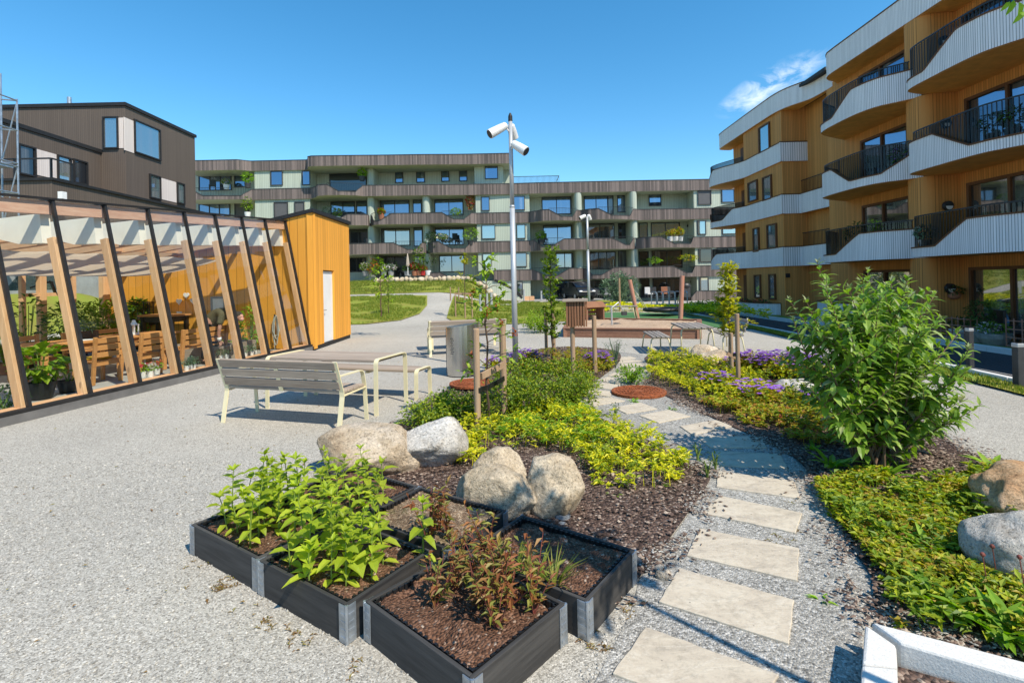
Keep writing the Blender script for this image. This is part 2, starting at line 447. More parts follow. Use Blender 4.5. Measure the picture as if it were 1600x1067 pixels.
WOOD('red_beam', (.70, .44, .31), (.54, .27, .18), 1, .7, .06, 9)
WOOD('teak', (.62, .30, .105), (.44, .19, .06), 0, .55)
WOOD('stake_wood', (.40, .28, .185), (.27, .175, .11), 2, .8)
WOOD('pink_post', (.50, .25, .175), (.38, .17, .12), 2, .75)
WOOD('redbrown_timber', (.30, .16, .105), (.19, .095, .062), 0, .8)
WOOD('hotel_wood', (.30, .150, .080), (.19, .085, .045), 2, .75)
WOOD('dark_wood_frame', (.16, .070, .028), (.10, .040, .016), 2, .6)
WOOD('bark', (.13, .085, .058), (.065, .042, .03), 2, .9)
WOOD('black_plank', (.080, .077, .074), (.022, .0215, .022), 0, .7, 0, 12, .4)
M('stem_green', (.17, .24, .04), .6, .15, 10)
M('stem_brown', (.16, .095, .06), .8, .2, 10)
M('stem_red', (.20, .055, .04), .7, .2, 10)
M('green_soffit', (.42, .45, .35), .8, .05, 2)
M('ochre_soffit', (.74, .38, .11), .8, .10, 3)
M('white_panel', (.84, .77, .67), .6, .05, 2, bmp=.04)
M('shade_cloth', (.86, .78, .70), .9, .03, 4)
def SLAB(name):
    m, nt, b = _new(name); co_ = objco(nt); st = objco(nt, (1, 2.6, 1))
    f = noise(nt, st, 2.2, 8, .68, 1.2); g = noise(nt, co_, 26, 5, .7); v = noise(nt, st, 1.5, 6, .6, 2.5)
    r = ramp(nt, [(.28, (.34, .30, .245)), (.45, (.48, .415, .325)), (.60, (.54, .475, .375)), (.74, (.43, .385, .315))]); nt.links.new(f, r.inputs[0])
    r2 = ramp(nt, [(.30, (.72, .72, .72)), (.5, (1, 1, 1)), (.75, (1.08, 1.08, 1.08))]); nt.links.new(g, r2.inputs[0])
    c = mix(nt, .8, r.outputs[0], r2.outputs[0], 'MULTIPLY')
    vein = ramp(nt, [(.485, (0, 0, 0)), (.5, (1, 1, 1)), (.515, (0, 0, 0))]); nt.links.new(v, vein.inputs[0])
    c = mix(nt, math_(nt, 'MULTIPLY', vein.outputs[0], .45), c, (.62, .57, .48))
    vo = nd(nt, 'TexVoronoi'); vo.inputs['Scale'].default_value = 24; nt.links.new(co_, vo.inputs['Vector'])
    sp = nd(nt, 'SeparateColor'); nt.links.new(vo.outputs['Color'], sp.inputs[0])
    dot = math_(nt, 'MULTIPLY', math_(nt, 'LESS_THAN', vo.outputs['Distance'], .12), math_(nt, 'GREATER_THAN', sp.outputs[0], .86))
    c = mix(nt, math_(nt, 'MULTIPLY', dot, .7), c, (.10, .09, .08))
    nt.links.new(c, b.inputs['Base Color']); b.inputs['Roughness'].default_value = .78; b.inputs['Specular IOR Level'].default_value = .25
    bump(nt, b, math_(nt, 'ADD', f, math_(nt, 'MULTIPLY', g, .4)), .5, .012)
SLAB('slab_stone')
M('curtain', (.50, .50, .50), .9, .1, 8)
BOARDS('green_boards', (.43, .475, .395), .17, (1, .6), .05, .14, streak=.08, gcol=.62)
BOARDS('grey_boards', (.128, .106, .098), .13, (1, .7), .30, .08, streak=.75, gcol=.45, tint=(.165, .130, .118))
BOARDS('brown_boards', (.120, .094, .076), .10, (1, 1), .06, .16, streak=.16, gcol=.6)
BOARDS('pink_boards', (.66, .58, .53), .10, (1, 1), .05, .14, streak=.08, gcol=.8)
BOARDS('yellow_boards', (.76, .345, .050), .19, (1, 1), .085, .055, streak=.30, gcol=.42)
BOARDS('white_boards', (.84, .81, .81), .068, (.55, 1), .08, .17, streak=.16, gcol=.33)
BOARDS('white_boards_run', (.84, .81, .81), .066, (1, 1), .07, .20, streak=.16, gcol=.33, run=True)
BOARDS('ochre_boards', (.58, .265, .076), .088, (1, 1), .12, .13, streak=.18, gcol=.42)
GLASSY('window_glass'); GLASSY('window_dark', (.16, .18, .20), .45); GLASSY('window_pale', (.55, .66, .72), .5, (.12, .17, .18))
GLASSY('window_brown', (.62, .64, .66), .5, (.02, .022, .02))
M('blind', (.10, .10, .105), .8, .05, 3)
M('dark_concrete', (.15, .145, .14), .85, .15, 3, bmp=.15)
CLEAR('clear_glass', .012); CLEAR('smoke_glass', .03, (.42, .45, .46)); CLEAR('tinted_glass', .06, (.45, .52, .52))
# boulder stone
def ROCK(name, c1, c2, c3):
    m, nt, b = _new(name); co_ = objco(nt)
    f = noise(nt, co_, 1.6, 8, .65); g = noise(nt, co_, 46, 4, .75); h = noise(nt, co_, 6, 8, .72)
    r = ramp(nt, [(.34, c2), (.5, c1), (.68, c3)]); nt.links.new(f, r.inputs[0])
    r2 = ramp(nt, [(.36, (.30, .29, .28)), (.45, (.85, .85, .85)), (.58, (1, 1, 1)), (.66, (1.35, 1.35, 1.35))]); nt.links.new(g, r2.inputs[0])
    c = mix(nt, .85, r.outputs[0], r2.outputs[0], 'MULTIPLY')
    r3 = ramp(nt, [(.34, (.62, .58, .52)), (.52, (1, 1, 1)), (.72, (1.18, 1.17, 1.15))]); nt.links.new(h, r3.inputs[0])
    nt.links.new(mix(nt, .8, c, r3.outputs[0], 'MULTIPLY'), b.inputs['Base Color'])
    b.inputs['Roughness'].default_value = .85; b.inputs['Specular IOR Level'].default_value = .25
    hh = math_(nt, 'ADD', math_(nt, 'MULTIPLY', h, 1.0), math_(nt, 'MULTIPLY', g, .25)); bump(nt, b, hh, 1.0, .05)
ROCK('rock_tan', (.56, .455, .33), (.42, .31, .20), (.68, .60, .50))
ROCK('rock_grey', (.58, .55, .50), (.42, .385, .335), (.70, .675, .63))
ROCK('rock_cream', (.60, .50, .365), (.43, .335, .215), (.72, .63, .50))
ROCK('rock_blue', (.20, .225, .25), (.14, .155, .175), (.30, .32, .34))
ROCK('rock_orange', (.58, .38, .22), (.48, .24, .11), (.66, .57, .46))
# leaves
LEAF('leaf_lime', [(.20, .29, .02), (.36, .45, .025), (.48, .55, .05), (.28, .38, .03)], .45)
LEAF('leaf_red', [(.22, .07, .035), (.33, .15, .05), (.20, .22, .04), (.27, .28, .06), (.36, .12, .06)], .35)
LEAF('leaf_shrub', [(.075, .155, .018), (.135, .245, .026), (.20, .32, .04), (.30, .40, .09)], .40, .42, .45)
LEAF('leaf_hedge', [(.055, .12, .012), (.15, .24, .02), (.36, .40, .025), (.09, .18, .018)], .34)
LEAF('leaf_yellow', [(.20, .31, .02), (.52, .54, .025), (.74, .69, .03), (.80, .73, .05), (.30, .40, .03), (.58, .58, .04)], .42)
LEAF('leaf_cover', [(.16, .27, .015), (.36, .45, .02), (.56, .56, .03), (.42, .27, .05), (.24, .35, .02)], .40)
LEAF('leaf_cover_red', [(.16, .25, .02), (.32, .38, .025), (.38, .17, .05), (.46, .40, .04), (.24, .33, .03)], .40)
LEAF('leaf_fresh', [(.13, .28, .02), (.22, .39, .03), (.31, .48, .05)], .42)
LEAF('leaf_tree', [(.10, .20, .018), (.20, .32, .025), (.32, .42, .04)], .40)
LEAF('leaf_yellowtree', [(.28, .30, .02), (.46, .44, .03), (.36, .40, .03)], .42)
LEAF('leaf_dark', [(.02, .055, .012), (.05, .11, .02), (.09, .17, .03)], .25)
LEAF('leaf_grey', [(.12, .20, .12), (.18, .26, .15)], .25)
LEAF('petal_purple', [(.25, .10, .48), (.40, .20, .66), (.30, .13, .55)], .35)
LEAF('petal_red', [(.48, .02, .03), (.55, .08, .10)], .3)
LEAF('petal_white', [(.7, .68, .66), (.75, .62, .66)], .3)
LEAF('petal_orange', [(.50, .13, .03), (.45, .06, .02)], .3)
LEAF('grass_blade', [(.10, .18, .02), (.20, .26, .03), (.30, .30, .05)], .35)
LEAF('dry_blade', [(.30, .22, .08), (.22, .12, .05), (.28, .26, .05)], .3)

# ---------------------------------------------------------------- ground, beds, roads
def ground():
    xs = [-400, -200, -120, -80, -60]+[-50+i*1.0 for i in range(101)]+[60, 80, 120, 200, 400]
    ys = [-400, -200, -100, -50, -20]+[-10+i*1.0 for i in range(81)]+[80, 100, 150, 250, 400]
    mb = MB()
    mb.v = [(x, y, HT(x, y)) for y in ys for x in xs]; n = len(xs)
    mb.f = [(j*n+i, j*n+i+1, (j+1)*n+i+1, (j+1)*n+i) for j in range(len(ys)-1) for i in range(n-1)]
    tag(mb.build('ground', 'gravel', smooth=True), kind='structure')
ground()
PX = lambda pts, z=0: [tuple(G(a, b, z)[:2]) for a, b in pts]
BEDL = smooth_poly(PX([(640, 655), (672, 622), (735, 596), (765, 574), (800, 556), (850, 545), (905, 543), (962, 549), (968, 566), (940, 590), (908, 612), (912, 640), (955, 662), (1010, 688), (1062, 716), (1108, 742), (1098, 772), (1075, 805), (1050, 840), (1024, 870), (1000, 905), (960, 920), (860, 850), (690, 790), (540, 770), (500, 745), (560, 690), (600, 672)]))
sheet('mulch_bed', BEDL, 'mulch', .018, .25, amp=.025)
BEDR = smooth_poly(PX([(1012, 556), (1018, 584), (1006, 600), (1045, 622), (1085, 640), (1130, 662), (1185, 686), (1240, 716), (1280, 765), (1318, 840), (1362, 905), (1372, 965), (1480, 990), (1660, 1040), (1700, 800), (1590, 742), (1500, 700), (1430, 655), (1350, 620), (1290, 588), (1268, 566), (1180, 556), (1100, 556)]))
sheet('mulch_bed', BEDR, 'mulch', .018, .25, amp=.025)
# lawns
sheet('lawn', [(-16, 22.4), (-9, 21.6), (-6.2, 21.8), (-5.0, 22.8), (-4.55, 25), (-4.75, 28.5), (-5.55, 33.4), (-7, 33.9), (-16, 33.6), (-20, 30)], 'lawn', .03, .5)
sheet('lawn', [(-34, 34.8), (-16, 34.9), (-7, 35.1), (-1.4, 35.4), (-.4, 37), (.6, 44.4), (-1.5, 47), (-34, 47.4)], 'lawn', .03, .5)
sheet('lawn', [(-3.05, 23.6), (-2.3, 21.6), (-.6, 20.9), (1.5, 21.4), (3.4, 22.6), (4.6, 26), (5.0, 33), (4.4, 40), (.9, 43.6), (-.3, 35.4), (-1.6, 33.9), (-3.9, 33.9), (-3.5, 28.5)], 'lawn', .03, .5)
sheet('lawn', [(-20.5, 4), (-12.4, 4), (-12.2, 12), (-12.2, 20), (-16, 22.4), (-20, 30), (-24, 30)], 'lawn', .03, .5)
def lx(y): return 7.80+(y-7.9)*.117
GS = [(lx(y)-(.60+.004*y+.02*max(0, y-8)), y) for y in (2, 5, 8, 11, 14, 17, 20, 24, 28)]
sheet('grass_strip', GS+[(lx(y)-.12, y) for y in (28, 24, 20, 17, 14, 11, 8, 5, 2)], 'lawn', .03, .5)
ST = [(lx(y), y) for y in (-12, 0, 8, 16, 24, 30)]+[(9.6, 33), (7.5, 36), (3.5, 38.5), (2.2, 41.5), (3.5, 44.6), (9, 44.2), (13.2, 42.5), (15.5, 38)]+[(12.9, y) for y in (33, 26, 18, 8, 0, -12)]
sheet('street', ST, 'asphalt', .012, .5)
sheet('pavement', [(2.2, 44.9), (9, 44.6), (14, 43.2), (18, 40), (24, 40), (24, 48.8), (1.2, 48.8), (1.0, 46)], 'pavement', .02, .5)
sheet('patio_paving', [(14.0, -5), (14.0, 24.6), (14.6, 27.4), (14.7, 36), (20, 36), (20, -5)], 'pavement', .02, .5)
sheet('grass_verge', [(13.08, -5), (13.08, 33), (13.9, 36), (14.6, 36), (14.6, 27.4), (13.95, 24.6), (13.95, -5)], 'lawn', .06, .5)
sheet('street_line', [(lx(y)+1.05, y) for y in (2, 8, 14, 20, 24)]+[(lx(y)+1.13, y) for y in (24, 20, 14, 8, 2)], 'line_paint', .018, .5)
sheet('lawn', [(6.2, 40.2), (8.5, 37.6), (10.2, 35), (12.2, 37), (11.2, 41), (7.5, 43.2)], 'lawn', .04, .5)
def kerb(name, pts, w, h, mat, label):
    mb = MB()
    for i in range(len(pts)-1):
        a, b = V((*pts[i], 0)), V((*pts[i+1], 0)); L = (b-a).length; n = max(1, int(L/1.0)); d = (b-a)/n; g = d.normalized()*.006
        for k in range(n):
            p, q = a+d*k+g, a+d*(k+1)-g
            p.z = HT(p.x, p.y)+h/2; q.z = HT(q.x, q.y)+h/2
            mb.bar(p, q, w, h+.1)
    return tag(mb.build(name, mat, bevel=.012), label, 'kerb', kind='structure')
sheet('garden_path', PX([(962, 549), (968, 566), (940, 590), (908, 612), (912, 640), (955, 662), (1010, 688), (1062, 716), (1108, 742), (1098, 772), (1075, 805), (1050, 840), (1024, 870), (1000, 905), (985, 960), (930, 1067), (900, 1200), (1345, 1200), (1348, 975), (1362, 905), (1318, 840), (1280, 765), (1240, 716), (1185, 686), (1130, 662), (1085, 640), (1045, 622), (1006, 600), (1018, 584), (1012, 556)]), 'path_gravel', .006, .5)
kerb('kerb', [(lx(y)-.06, y) for y in (2, 6, 10, 14, 18, 22, 26, 30)], .11, .05, 'granite', 'low granite kerb between the grass strip and the street')
kerb('kerb', [(12.98, y) for y in (-4, 2, 8, 14, 20, 26, 33)], .14, .12, 'granite', 'granite kerb on the building side of the street')
# ---------------------------------------------------------------- window builder
def window(parent, off, c0, c1, z0, z1, nrm, glass='window_glass', frame='dark_grey', panes=1, fw=.07, depth=.10, splits=None, curtain=False):
    """c0,c1: plan points of the wall line; nrm: plan unit vector out of the wall. Frame is the part, pane its sub-part."""
    a, b = V((c0[0], c0[1], 0)), V((c1[0], c1[1], 0)); n = V((nrm[0], nrm[1], 0)); d = (b-a).normalized(); L = (b-a).length
    f = MB(); o = n*(depth*.5+.003)
    def rect(s0, s1, za, zb, dep=depth):
        p = a+d*((s0+s1)/2)+o; m = Matrix((d, n, V((0, 0, 1)))).transposed()
        f.box((p.x, p.y, (za+zb)/2), (s1-s0, dep, zb-za), mat=m)
    rect(-fw, L+fw, z1, z1+fw); rect(-fw, L+fw, z0-fw, z0); rect(-fw, 0, z0, z1); rect(L, L+fw, z0, z1)
    cuts = splits or [i/panes for i in range(1, panes)]
    for c in cuts: rect(L*c-fw*.45, L*c+fw*.45, z0, z1, depth-.012)
    fo = f.build('window', frame, parent, off)
    g = MB(); e = n*.03
    g.ext([a+e+V((0, 0, z0)), b+e+V((0, 0, z0)), b+e+V((0, 0, z1)), a+e+V((0, 0, z1))], n*.012)
    g.build('pane', glass, fo, off)
    return fo
# ---------------------------------------------------------------- green apartment building across the lawn
def green_building():
    Y0 = 49.6; YR = 51.5
    off = V((0, Y0, 0))
    root = T('apartment_building', off, 'long pale green apartment block with weathered grey wooden balcony bands across the lawn', 'building')
    X = lambda px: D(px, 400, Y0).x
    ZB = [1.85, 4.63, 7.40, 10.18, 12.98]
    BH = 1.02
    # ---- main wall, set back behind the balconies
    m = MB()
    m.box(((X(270)+X(803))/2, YR+5, 6.8), (X(803)-X(270), 10, 14.0))
    m.build('wall', 'green_boards', root, off)
    m = MB(); m.box(((X(803)+26)/2, YR+5, 5.05), (26-X(803), 10-.02, 11.6))
    m.build('wall', 'green_boards', root, off)
    # ---- bays flush with the bands
    def bay(p0, p1, z0, z1):
        m = MB(); x0, x1 = X(p0), X(p1)
        m.box(((x0+x1)/2, (Y0+YR)/2, (z0+z1)/2), (x1-x0, YR-Y0-.004, z1-z0)); m.build('bay_wall', 'green_boards', root, off)
    for k in (2, 3): bay(400, 486, ZB[k]+BH-.02, ZB[k+1]+.02)
    bay(744, 789, ZB[3]+BH-.02, ZB[4]+.02)
    bay(745, 829, ZB[2]+BH-.02, ZB[3]+.02); bay(746, 829, ZB[1]+BH-.02, ZB[2]+.02); bay(747, 829, ZB[0]+BH-.02, ZB[1]+.02); bay(747, 828, -.6, ZB[0]+.02)
    for k in (2, 1, 0): bay(1086, 1200, ZB[k]+BH-.02, ZB[k+1]+.02)
    bay(1088, 1200, -.6, ZB[0]+.02)
    # ---- balcony bands: (px, full 1 or low 0, how far it stands out)
    def band(name, zb, pts, h=BH, low=.36, soffit='green_soffit', rail=True, mat='grey_boards'):
        full = []
        for i in range(len(pts)-1):
            a, b = pts[i], pts[i+1]; n = max(1, int((b[0]-a[0])/2.2))
            for j in range(n):
                t = j/n; s = t*t*(3-2*t)
                full.append((lerp(a[0], b[0], t), lerp(a[1], b[1], t), lerp(a[2], b[2], s)))
        full.append(pts[-1])
        P = [(X(p), Y0-.12-pr, zb+lerp(low, h, f), f) for p, f, pr in full]
        m = MB(); th = .14
        cap = MB()
        for i in range(len(P)-1):
            (x0, y0, z0, f0), (x1, y1, z1, f1) = P[i], P[i+1]
            m.quad((x0, y0, zb), (x1, y1, zb), (x1, y1, z1), (x0, y0, z0))
            m.quad((x1, y1+th, zb), (x0, y0+th, zb), (x0, y0+th, z0), (x1, y1+th, z1))
            q = [(x0, y0-.03, z0), (x1, y1-.03, z1), (x1, y1+th+.02, z1), (x0, y0+th+.02, z0)]
            cap.add([V(p) for p in q]+[V(p)+V((0, 0, .05)) for p in q], [(3, 2, 1, 0), (4, 5, 6, 7), (0, 1, 5, 4), (1, 2, 6, 5), (2, 3, 7, 6), (3, 0, 4, 7)])
        for i in (0, -1):
            x, y, z, f = P[i]; m.box((x+(.02 if i == 0 else -.02), (y+YR)/2+.02, (zb+z)/2-.005), (.04, YR-y-.06, z-zb-.01))
        b = m.build(name, mat, root, off)
        cap.build('capping', 'dark_grey', b, off)
        sf = MB(); fl = MB()
        for i in range(len(P)-1):
            (x0, y0, z0, f0), (x1, y1, z1, f1) = P[i], P[i+1]
            sf.quad((x0, y0+.01, zb+.004), (x0, YR, zb+.004), (x1, YR, zb+.004), (x1, y1+.01, zb+.004))
            fl.quad((x0, y0+.02, zb+.26), (x1, y1+.02, zb+.26), (x1, YR, zb+.26), (x0, YR, zb+.26))
        sf.build('soffit', soffit, b, off); fl.build('balcony_floor', soffit, b, off)
        if rail:
            rl = MB()
            for i in range(len(P)-1):
                (x0, y0, z0, f0), (x1, y1, z1, f1) = P[i], P[i+1]
                if f0 < .98 or f1 < .98:
                    zt = zb+h+.14
                    rl.bar((x0, y0+.07, zt), (x1, y1+.07, zt), .04, .03)
                    k = max(1, int((x1-x0)/.13))
                    for j in range(k):
                        t = j/k; xx, yy, zz = lerp(x0, x1, t), lerp(y0, y1, t)+.07, lerp(z0, z1, t)
                        rl.bar((xx, yy, zz), (xx, yy, zt), .016, .016, (0, 1, 0))
                elif rl.v: rl.build('railing', 'black_metal', b, off); rl = MB()
            if rl.v: rl.build('railing', 'black_metal', b, off)
        return b
    band('roof_fascia', ZB[4], [(296, 1, .7), (378, 1, .7), (398, 1, .05), (483, 1, .05), (486, 1, .3), (493, 1, 1.3), (500, 1, 1.5), (640, 1, 1.2), (744, 1, .9), (803, 1, .9)], h=.95, rail=False)
    band('balcony_band', ZB[3], [(296, 1, .8), (309, 1, .8), (327, 0, .8), (384, 0, .5), (397, 1, .05), (489, 1, .05), (497, 1, .5), (509, 1, 1.5), (523, 1, 1.7), (541, 0, 1.7), (565, 0, 1.3), (574, 1, .8), (640, 1, .6), (744, 1, .2), (803, 1, .1), (850, 1, .2), (1000, 1, .2), (1086, 1, .1), (1200, 1, .1)])
    band('balcony_band', ZB[2], [(430, 1, .05), (489, 1, .05), (497, 1, .8), (508, 0, 1.5), (532, 0, 1.4), (551, 1, 1.3), (573, 1, .9), (580, 1, .7)], rail=True)
    band('balcony_band', ZB[2], [(581.5, 1, .2), (583, 1, .3), (590, 0, 1.0), (600, 0, 1.2), (618, 1, 1.2), (660, 1, 1.0), (694, 1, 1.1), (713, 0, 1.2), (728, 0, .9), (739, 1, .3), (746, 1, .05), (827, 1, .05), (838, 1, .7), (848, 1, 1.4), (857, 1, 1.5), (876, 0, 1.5), (894, 0, 1.1), (901, 1, .7), (907, 1, .4), (920, 1, 1.2), (932, 1, 1.5), (953, 0, 1.5), (982, 0, 1.0), (989, 1, .5), (1000, 1, .2), (1086, 1, .05), (1200, 1, .05)])
    band('balcony_band', ZB[1], [(520, 1, 1.2), (560, 1, 1.2), (620, 1, 1.2), (641, 0, 1.1), (653, 0, .9), (662, 1, .6), (667.5, 1, .45)])
    band('balcony_band', ZB[1], [(668.5, 1, .1), (674, 1, .7), (680, 1, 1.2), (689, 1, 1.4), (709, 0, 1.4), (729, 0, .9), (738, 1, .35), (747, 1, .05), (829, 1, .05), (835, 1, .4), (846, 0, 1.1), (861, 0, 1.3), (879, 1, 1.4), (953, 1, 1.1), (975, 0, .9), (982, 0, .6), (989, 1, .3), (992, 1, .2), (1002, 1, 1.0), (1012, 1, 1.4), (1027, 1, 1.4), (1047, 0, 1.3), (1076, 0, .6), (1083, 1, .2), (1092, 1, .05), (1200, 1, .05)])
    band('balcony_band', ZB[0], [(771, 1, .05), (829, 1, .05), (840, .6, .6), (852, 0, 1.1), (868, 0, 1.2), (887, 1, 1.3), (900, 1, 1.0), (908, 1, .7)])
    band('balcony_band', ZB[0], [(909, 1, .2), (913, .9, .6), (922, 0, 1.2), (936, 0, 1.3), (955, 1, 1.3), (1000, 1, 1.1), (1046, 1, 1.0), (1067, 0, .9), (1077, 0, .6), (1084, 1, .25), (1093, 1, .05), (1200, 1, .05)])
    band('terrace_band', ZB[0]-.05, [(672, 1, 1.0), (690, 1, 1.2), (706, .15, 1.3)], h=.95, rail=False)
    band('terrace_band', -.55, [(1073, .1, .9), (1083, 1, .7), (1092, 1, .5), (1200, 1, .3)], h=1.0, rail=False)
    # ---- rounded fins between the balconies
    def fin(pc, z0, z1, out=.30, r=.35):
        m = MB(); x = X(pc); poly = [(x-r, YR)]+[(x+r*cos(a), Y0-out+r+r*sin(a)) for a in [pi+pi*i/10 for i in range(11)]]+[(x+r, YR)]
        m.prism(poly, z0+.01, z1-.01); o = m.build('party_wall', 'green_boards', root, off)
    e = [-.6]+ZB
    for pc, k0, k1 in ((581, 2, 5), (667.5, 1, 4), (905, 1, 4), (905, 0, 1), (991, 0, 4), (581, 1, 2)):
        for k in range(k0, k1):
            zt = e[k+1]; zb_ = e[k]+(.27 if k else 0)
            if k == 0 and pc < 700: continue
            if pc == 667.5 and k == 4: continue
            fin(pc, zb_, zt, .35 if k < 4 else .2)
    # ---- windows: px left, px right, y top, y bottom, panes, glass, flush
    g, dk, pl, br, bl = 'window_glass', 'window_dark', 'window_pale', 'window_brown', 'blind'
    W = [(312, 361, 272, 297, 3, g, 0), (367.5, 383, 270.5, 291.5, 1, g, 0), (424, 441, 269, 289, 1, g, 1), (473, 484, 268.5, 288.5, 1, g, 1),
         (312, 359, 320, 338, 3, g, 0), (368, 389, 317.5, 338, 1, bl, 0), (429.5, 449.5, 317, 340, 1, bl, 1), (461.5, 475, 316.5, 338, 1, bl, 1),
         (516, 572, 266, 298, 1, dk, 0), (618.5, 629, 266, 285, 1, g, 0), (651.5, 663, 265.5, 284.5, 1, g, 0), (690.5, 701, 264.5, 283, 1, g, 0), (718.5, 729, 264, 282.5, 1, g, 0), (758.5, 777, 260.5, 279, 1, g, 1),
         (518, 554, 316.5, 340, 2, g, 0), (558, 573, 315.5, 338, 1, g, 0), (595, 639, 314, 338, 2, g, 0), (646, 658, 313, 332, 1, g, 0), (680, 723, 313, 336, 2, g, 0), (753, 764, 309, 328.5, 1, g, 1), (803.5, 819, 308, 327.5, 1, g, 1),
         (847.5, 891.5, 309, 334, 2, g, 0), (913.5, 949, 307.5, 333, 2, g, 0), (950, 957.5, 306.5, 334, 1, dk, 0), (965, 977, 306, 331, 1, g, 0), (1014.5, 1032, 301, 321, 1, g, 0), (1091, 1110, 297, 319, 1, bl, 1), (1128, 1146.5, 296, 315.5, 1, g, 1),
         (545, 576, 360, 380, 2, dk, 0), (597, 640, 358.5, 383, 2, br, 0), (647.5, 659.5, 357, 384, 1, g, 0), (680.5, 724, 357, 382, 2, g, 0), (753.5, 773, 353, 372.5, 1, pl, 1), (808, 820, 352, 372, 1, pl, 1), (849.5, 893, 353, 381, 2, g, 0),
         (915.5, 959, 351, 372, 2, br, 0), (966.5, 979, 350, 372, 1, dk, 0), (999, 1011, 349.5, 372, 1, pl, 0), (1018, 1061, 349, 376, 2, pl, 0), (1090.5, 1102, 346, 365.5, 1, pl, 1), (1129, 1149, 346, 365, 1, pl, 1),
         (545, 571, 404, 424, 2, dk, 0), (597.5, 637, 402, 430.5, 2, dk, 0), (648, 661, 401, 424, 1, dk, 0), (687.5, 724.5, 400.5, 424, 2, g, 0), (755, 767, 397.5, 415, 1, pl, 1), (806.5, 822, 396.5, 416, 1, g, 1), (869.5, 895, 397, 418, 2, g, 0),
         (922, 961, 395, 420, 3, br, 0), (966.5, 980, 392.5, 416, 1, dk, 0), (999.5, 1012.5, 394, 416, 1, dk, 0), (1019, 1065, 392.5, 418, 2, dk, 0), (1092.5, 1111.5, 390, 408.5, 1, dk, 1), (1121, 1152, 388, 407, 2, dk, 1),
         (808.5, 816, 441.5, 460, 1, g, 1), (868, 896, 440, 466, 2, dk, 0), (922.5, 962, 439, 466, 2, dk, 0), (967.5, 980, 437.5, 465, 1, dk, 0), (1001, 1014, 436.5, 464, 1, dk, 0), (1020.5, 1063, 436, 464, 2, dk, 0), (1093.5, 1106, 434.5, 454, 1, pl, 1), (1140, 1152, 432.5, 453, 1, pl, 1)]
    for a, b, yt, yb, n, gl, fl in W:
        y = Y0 if fl else YR
        p, q = D(a, yt, y), D(b, yb, y)
        zt = D((a+b)/2, yt, y).z; zb = D((a+b)/2, yb, y).z
        fo = window(root, off, (p.x, y), (q.x, y), zb, zt, (0, -1), gl, panes=n, fw=.075)
    # ---- roof terrace railing on the lower roof
    m = MB(); zt = ZB[3]+BH
    for i in range(40):
        x = X(803.5)+(X(878)-X(803.5))*i/39; m.bar((x, Y0+1.2, zt), (x, Y0+1.2, zt+.95), .03, .03, (0, 1, 0))
    m.bar((X(803.5), Y0+1.2, zt+.95), (X(878), Y0+1.2, zt+.95), .05, .05); m.bar((X(878), Y0+1.2, zt+.95), (X(878), Y0+4, zt+.95), .05, .05)
    m.build('railing', 'black_metal', root, off)
    m = MB(); m.box(((X(806)+X(828))/2, Y0+2.6, zt+.18), (X(828)-X(806), .7, .36)); m.build('roof_bench', 'hotel_wood', root, off)
    # wall lamps beside the doors
    for px, py in ((387, 276.5), (393, 325.5), (896, 313), (981, 311), (897, 357), (982, 355), (1075, 353), (900, 401), (1077, 397), (1080, 440)):
        m = MB(); p = D(px, py, YR); m.tube([p, p+V((0, -.22, 0))], .14, 10); m.build('wall_lamp', 'black_metal', root, off)
    return root
green_building()
# ---------------------------------------------------------------- right-hand building: ochre boards, white wavy balconies
def arc(pts, n=5):
    """open Catmull-Rom through plan points"""
    out = []; N = len(pts)
    for i in range(N-1):
        p0, p1, p2, p3 = (V((*pts[max(0, min(N-1, i+k-1))], 0)) for k in range(4))
        for j in range(n):
            t = j/n; q = .5*((2*p1)+(p2-p0)*t+(2*p0-5*p1+4*p2-p3)*t*t+(3*p1-p0-3*p2+p3)*t**3); out.append((q.x, q.y))
    out.append(pts[-1]); return out
def plen(P):
    s = [0]
    for i in range(len(P)-1): s.append(s[-1]+sqrt((P[i+1][0]-P[i][0])**2+(P[i+1][1]-P[i][1])**2))
    return s
def resample(P, step):
    s = plen(P); n = max(2, int(s[-1]/step)+1); out = []; j = 0
    for i in range(n):
        t = s[-1]*i/(n-1)
        while j < len(s)-2 and s[j+1] < t: j += 1
        u = (t-s[j])/max(1e-9, s[j+1]-s[j]); out.append((lerp(P[j][0], P[j+1][0], u), lerp(P[j][1], P[j+1][1], u)))
    return out
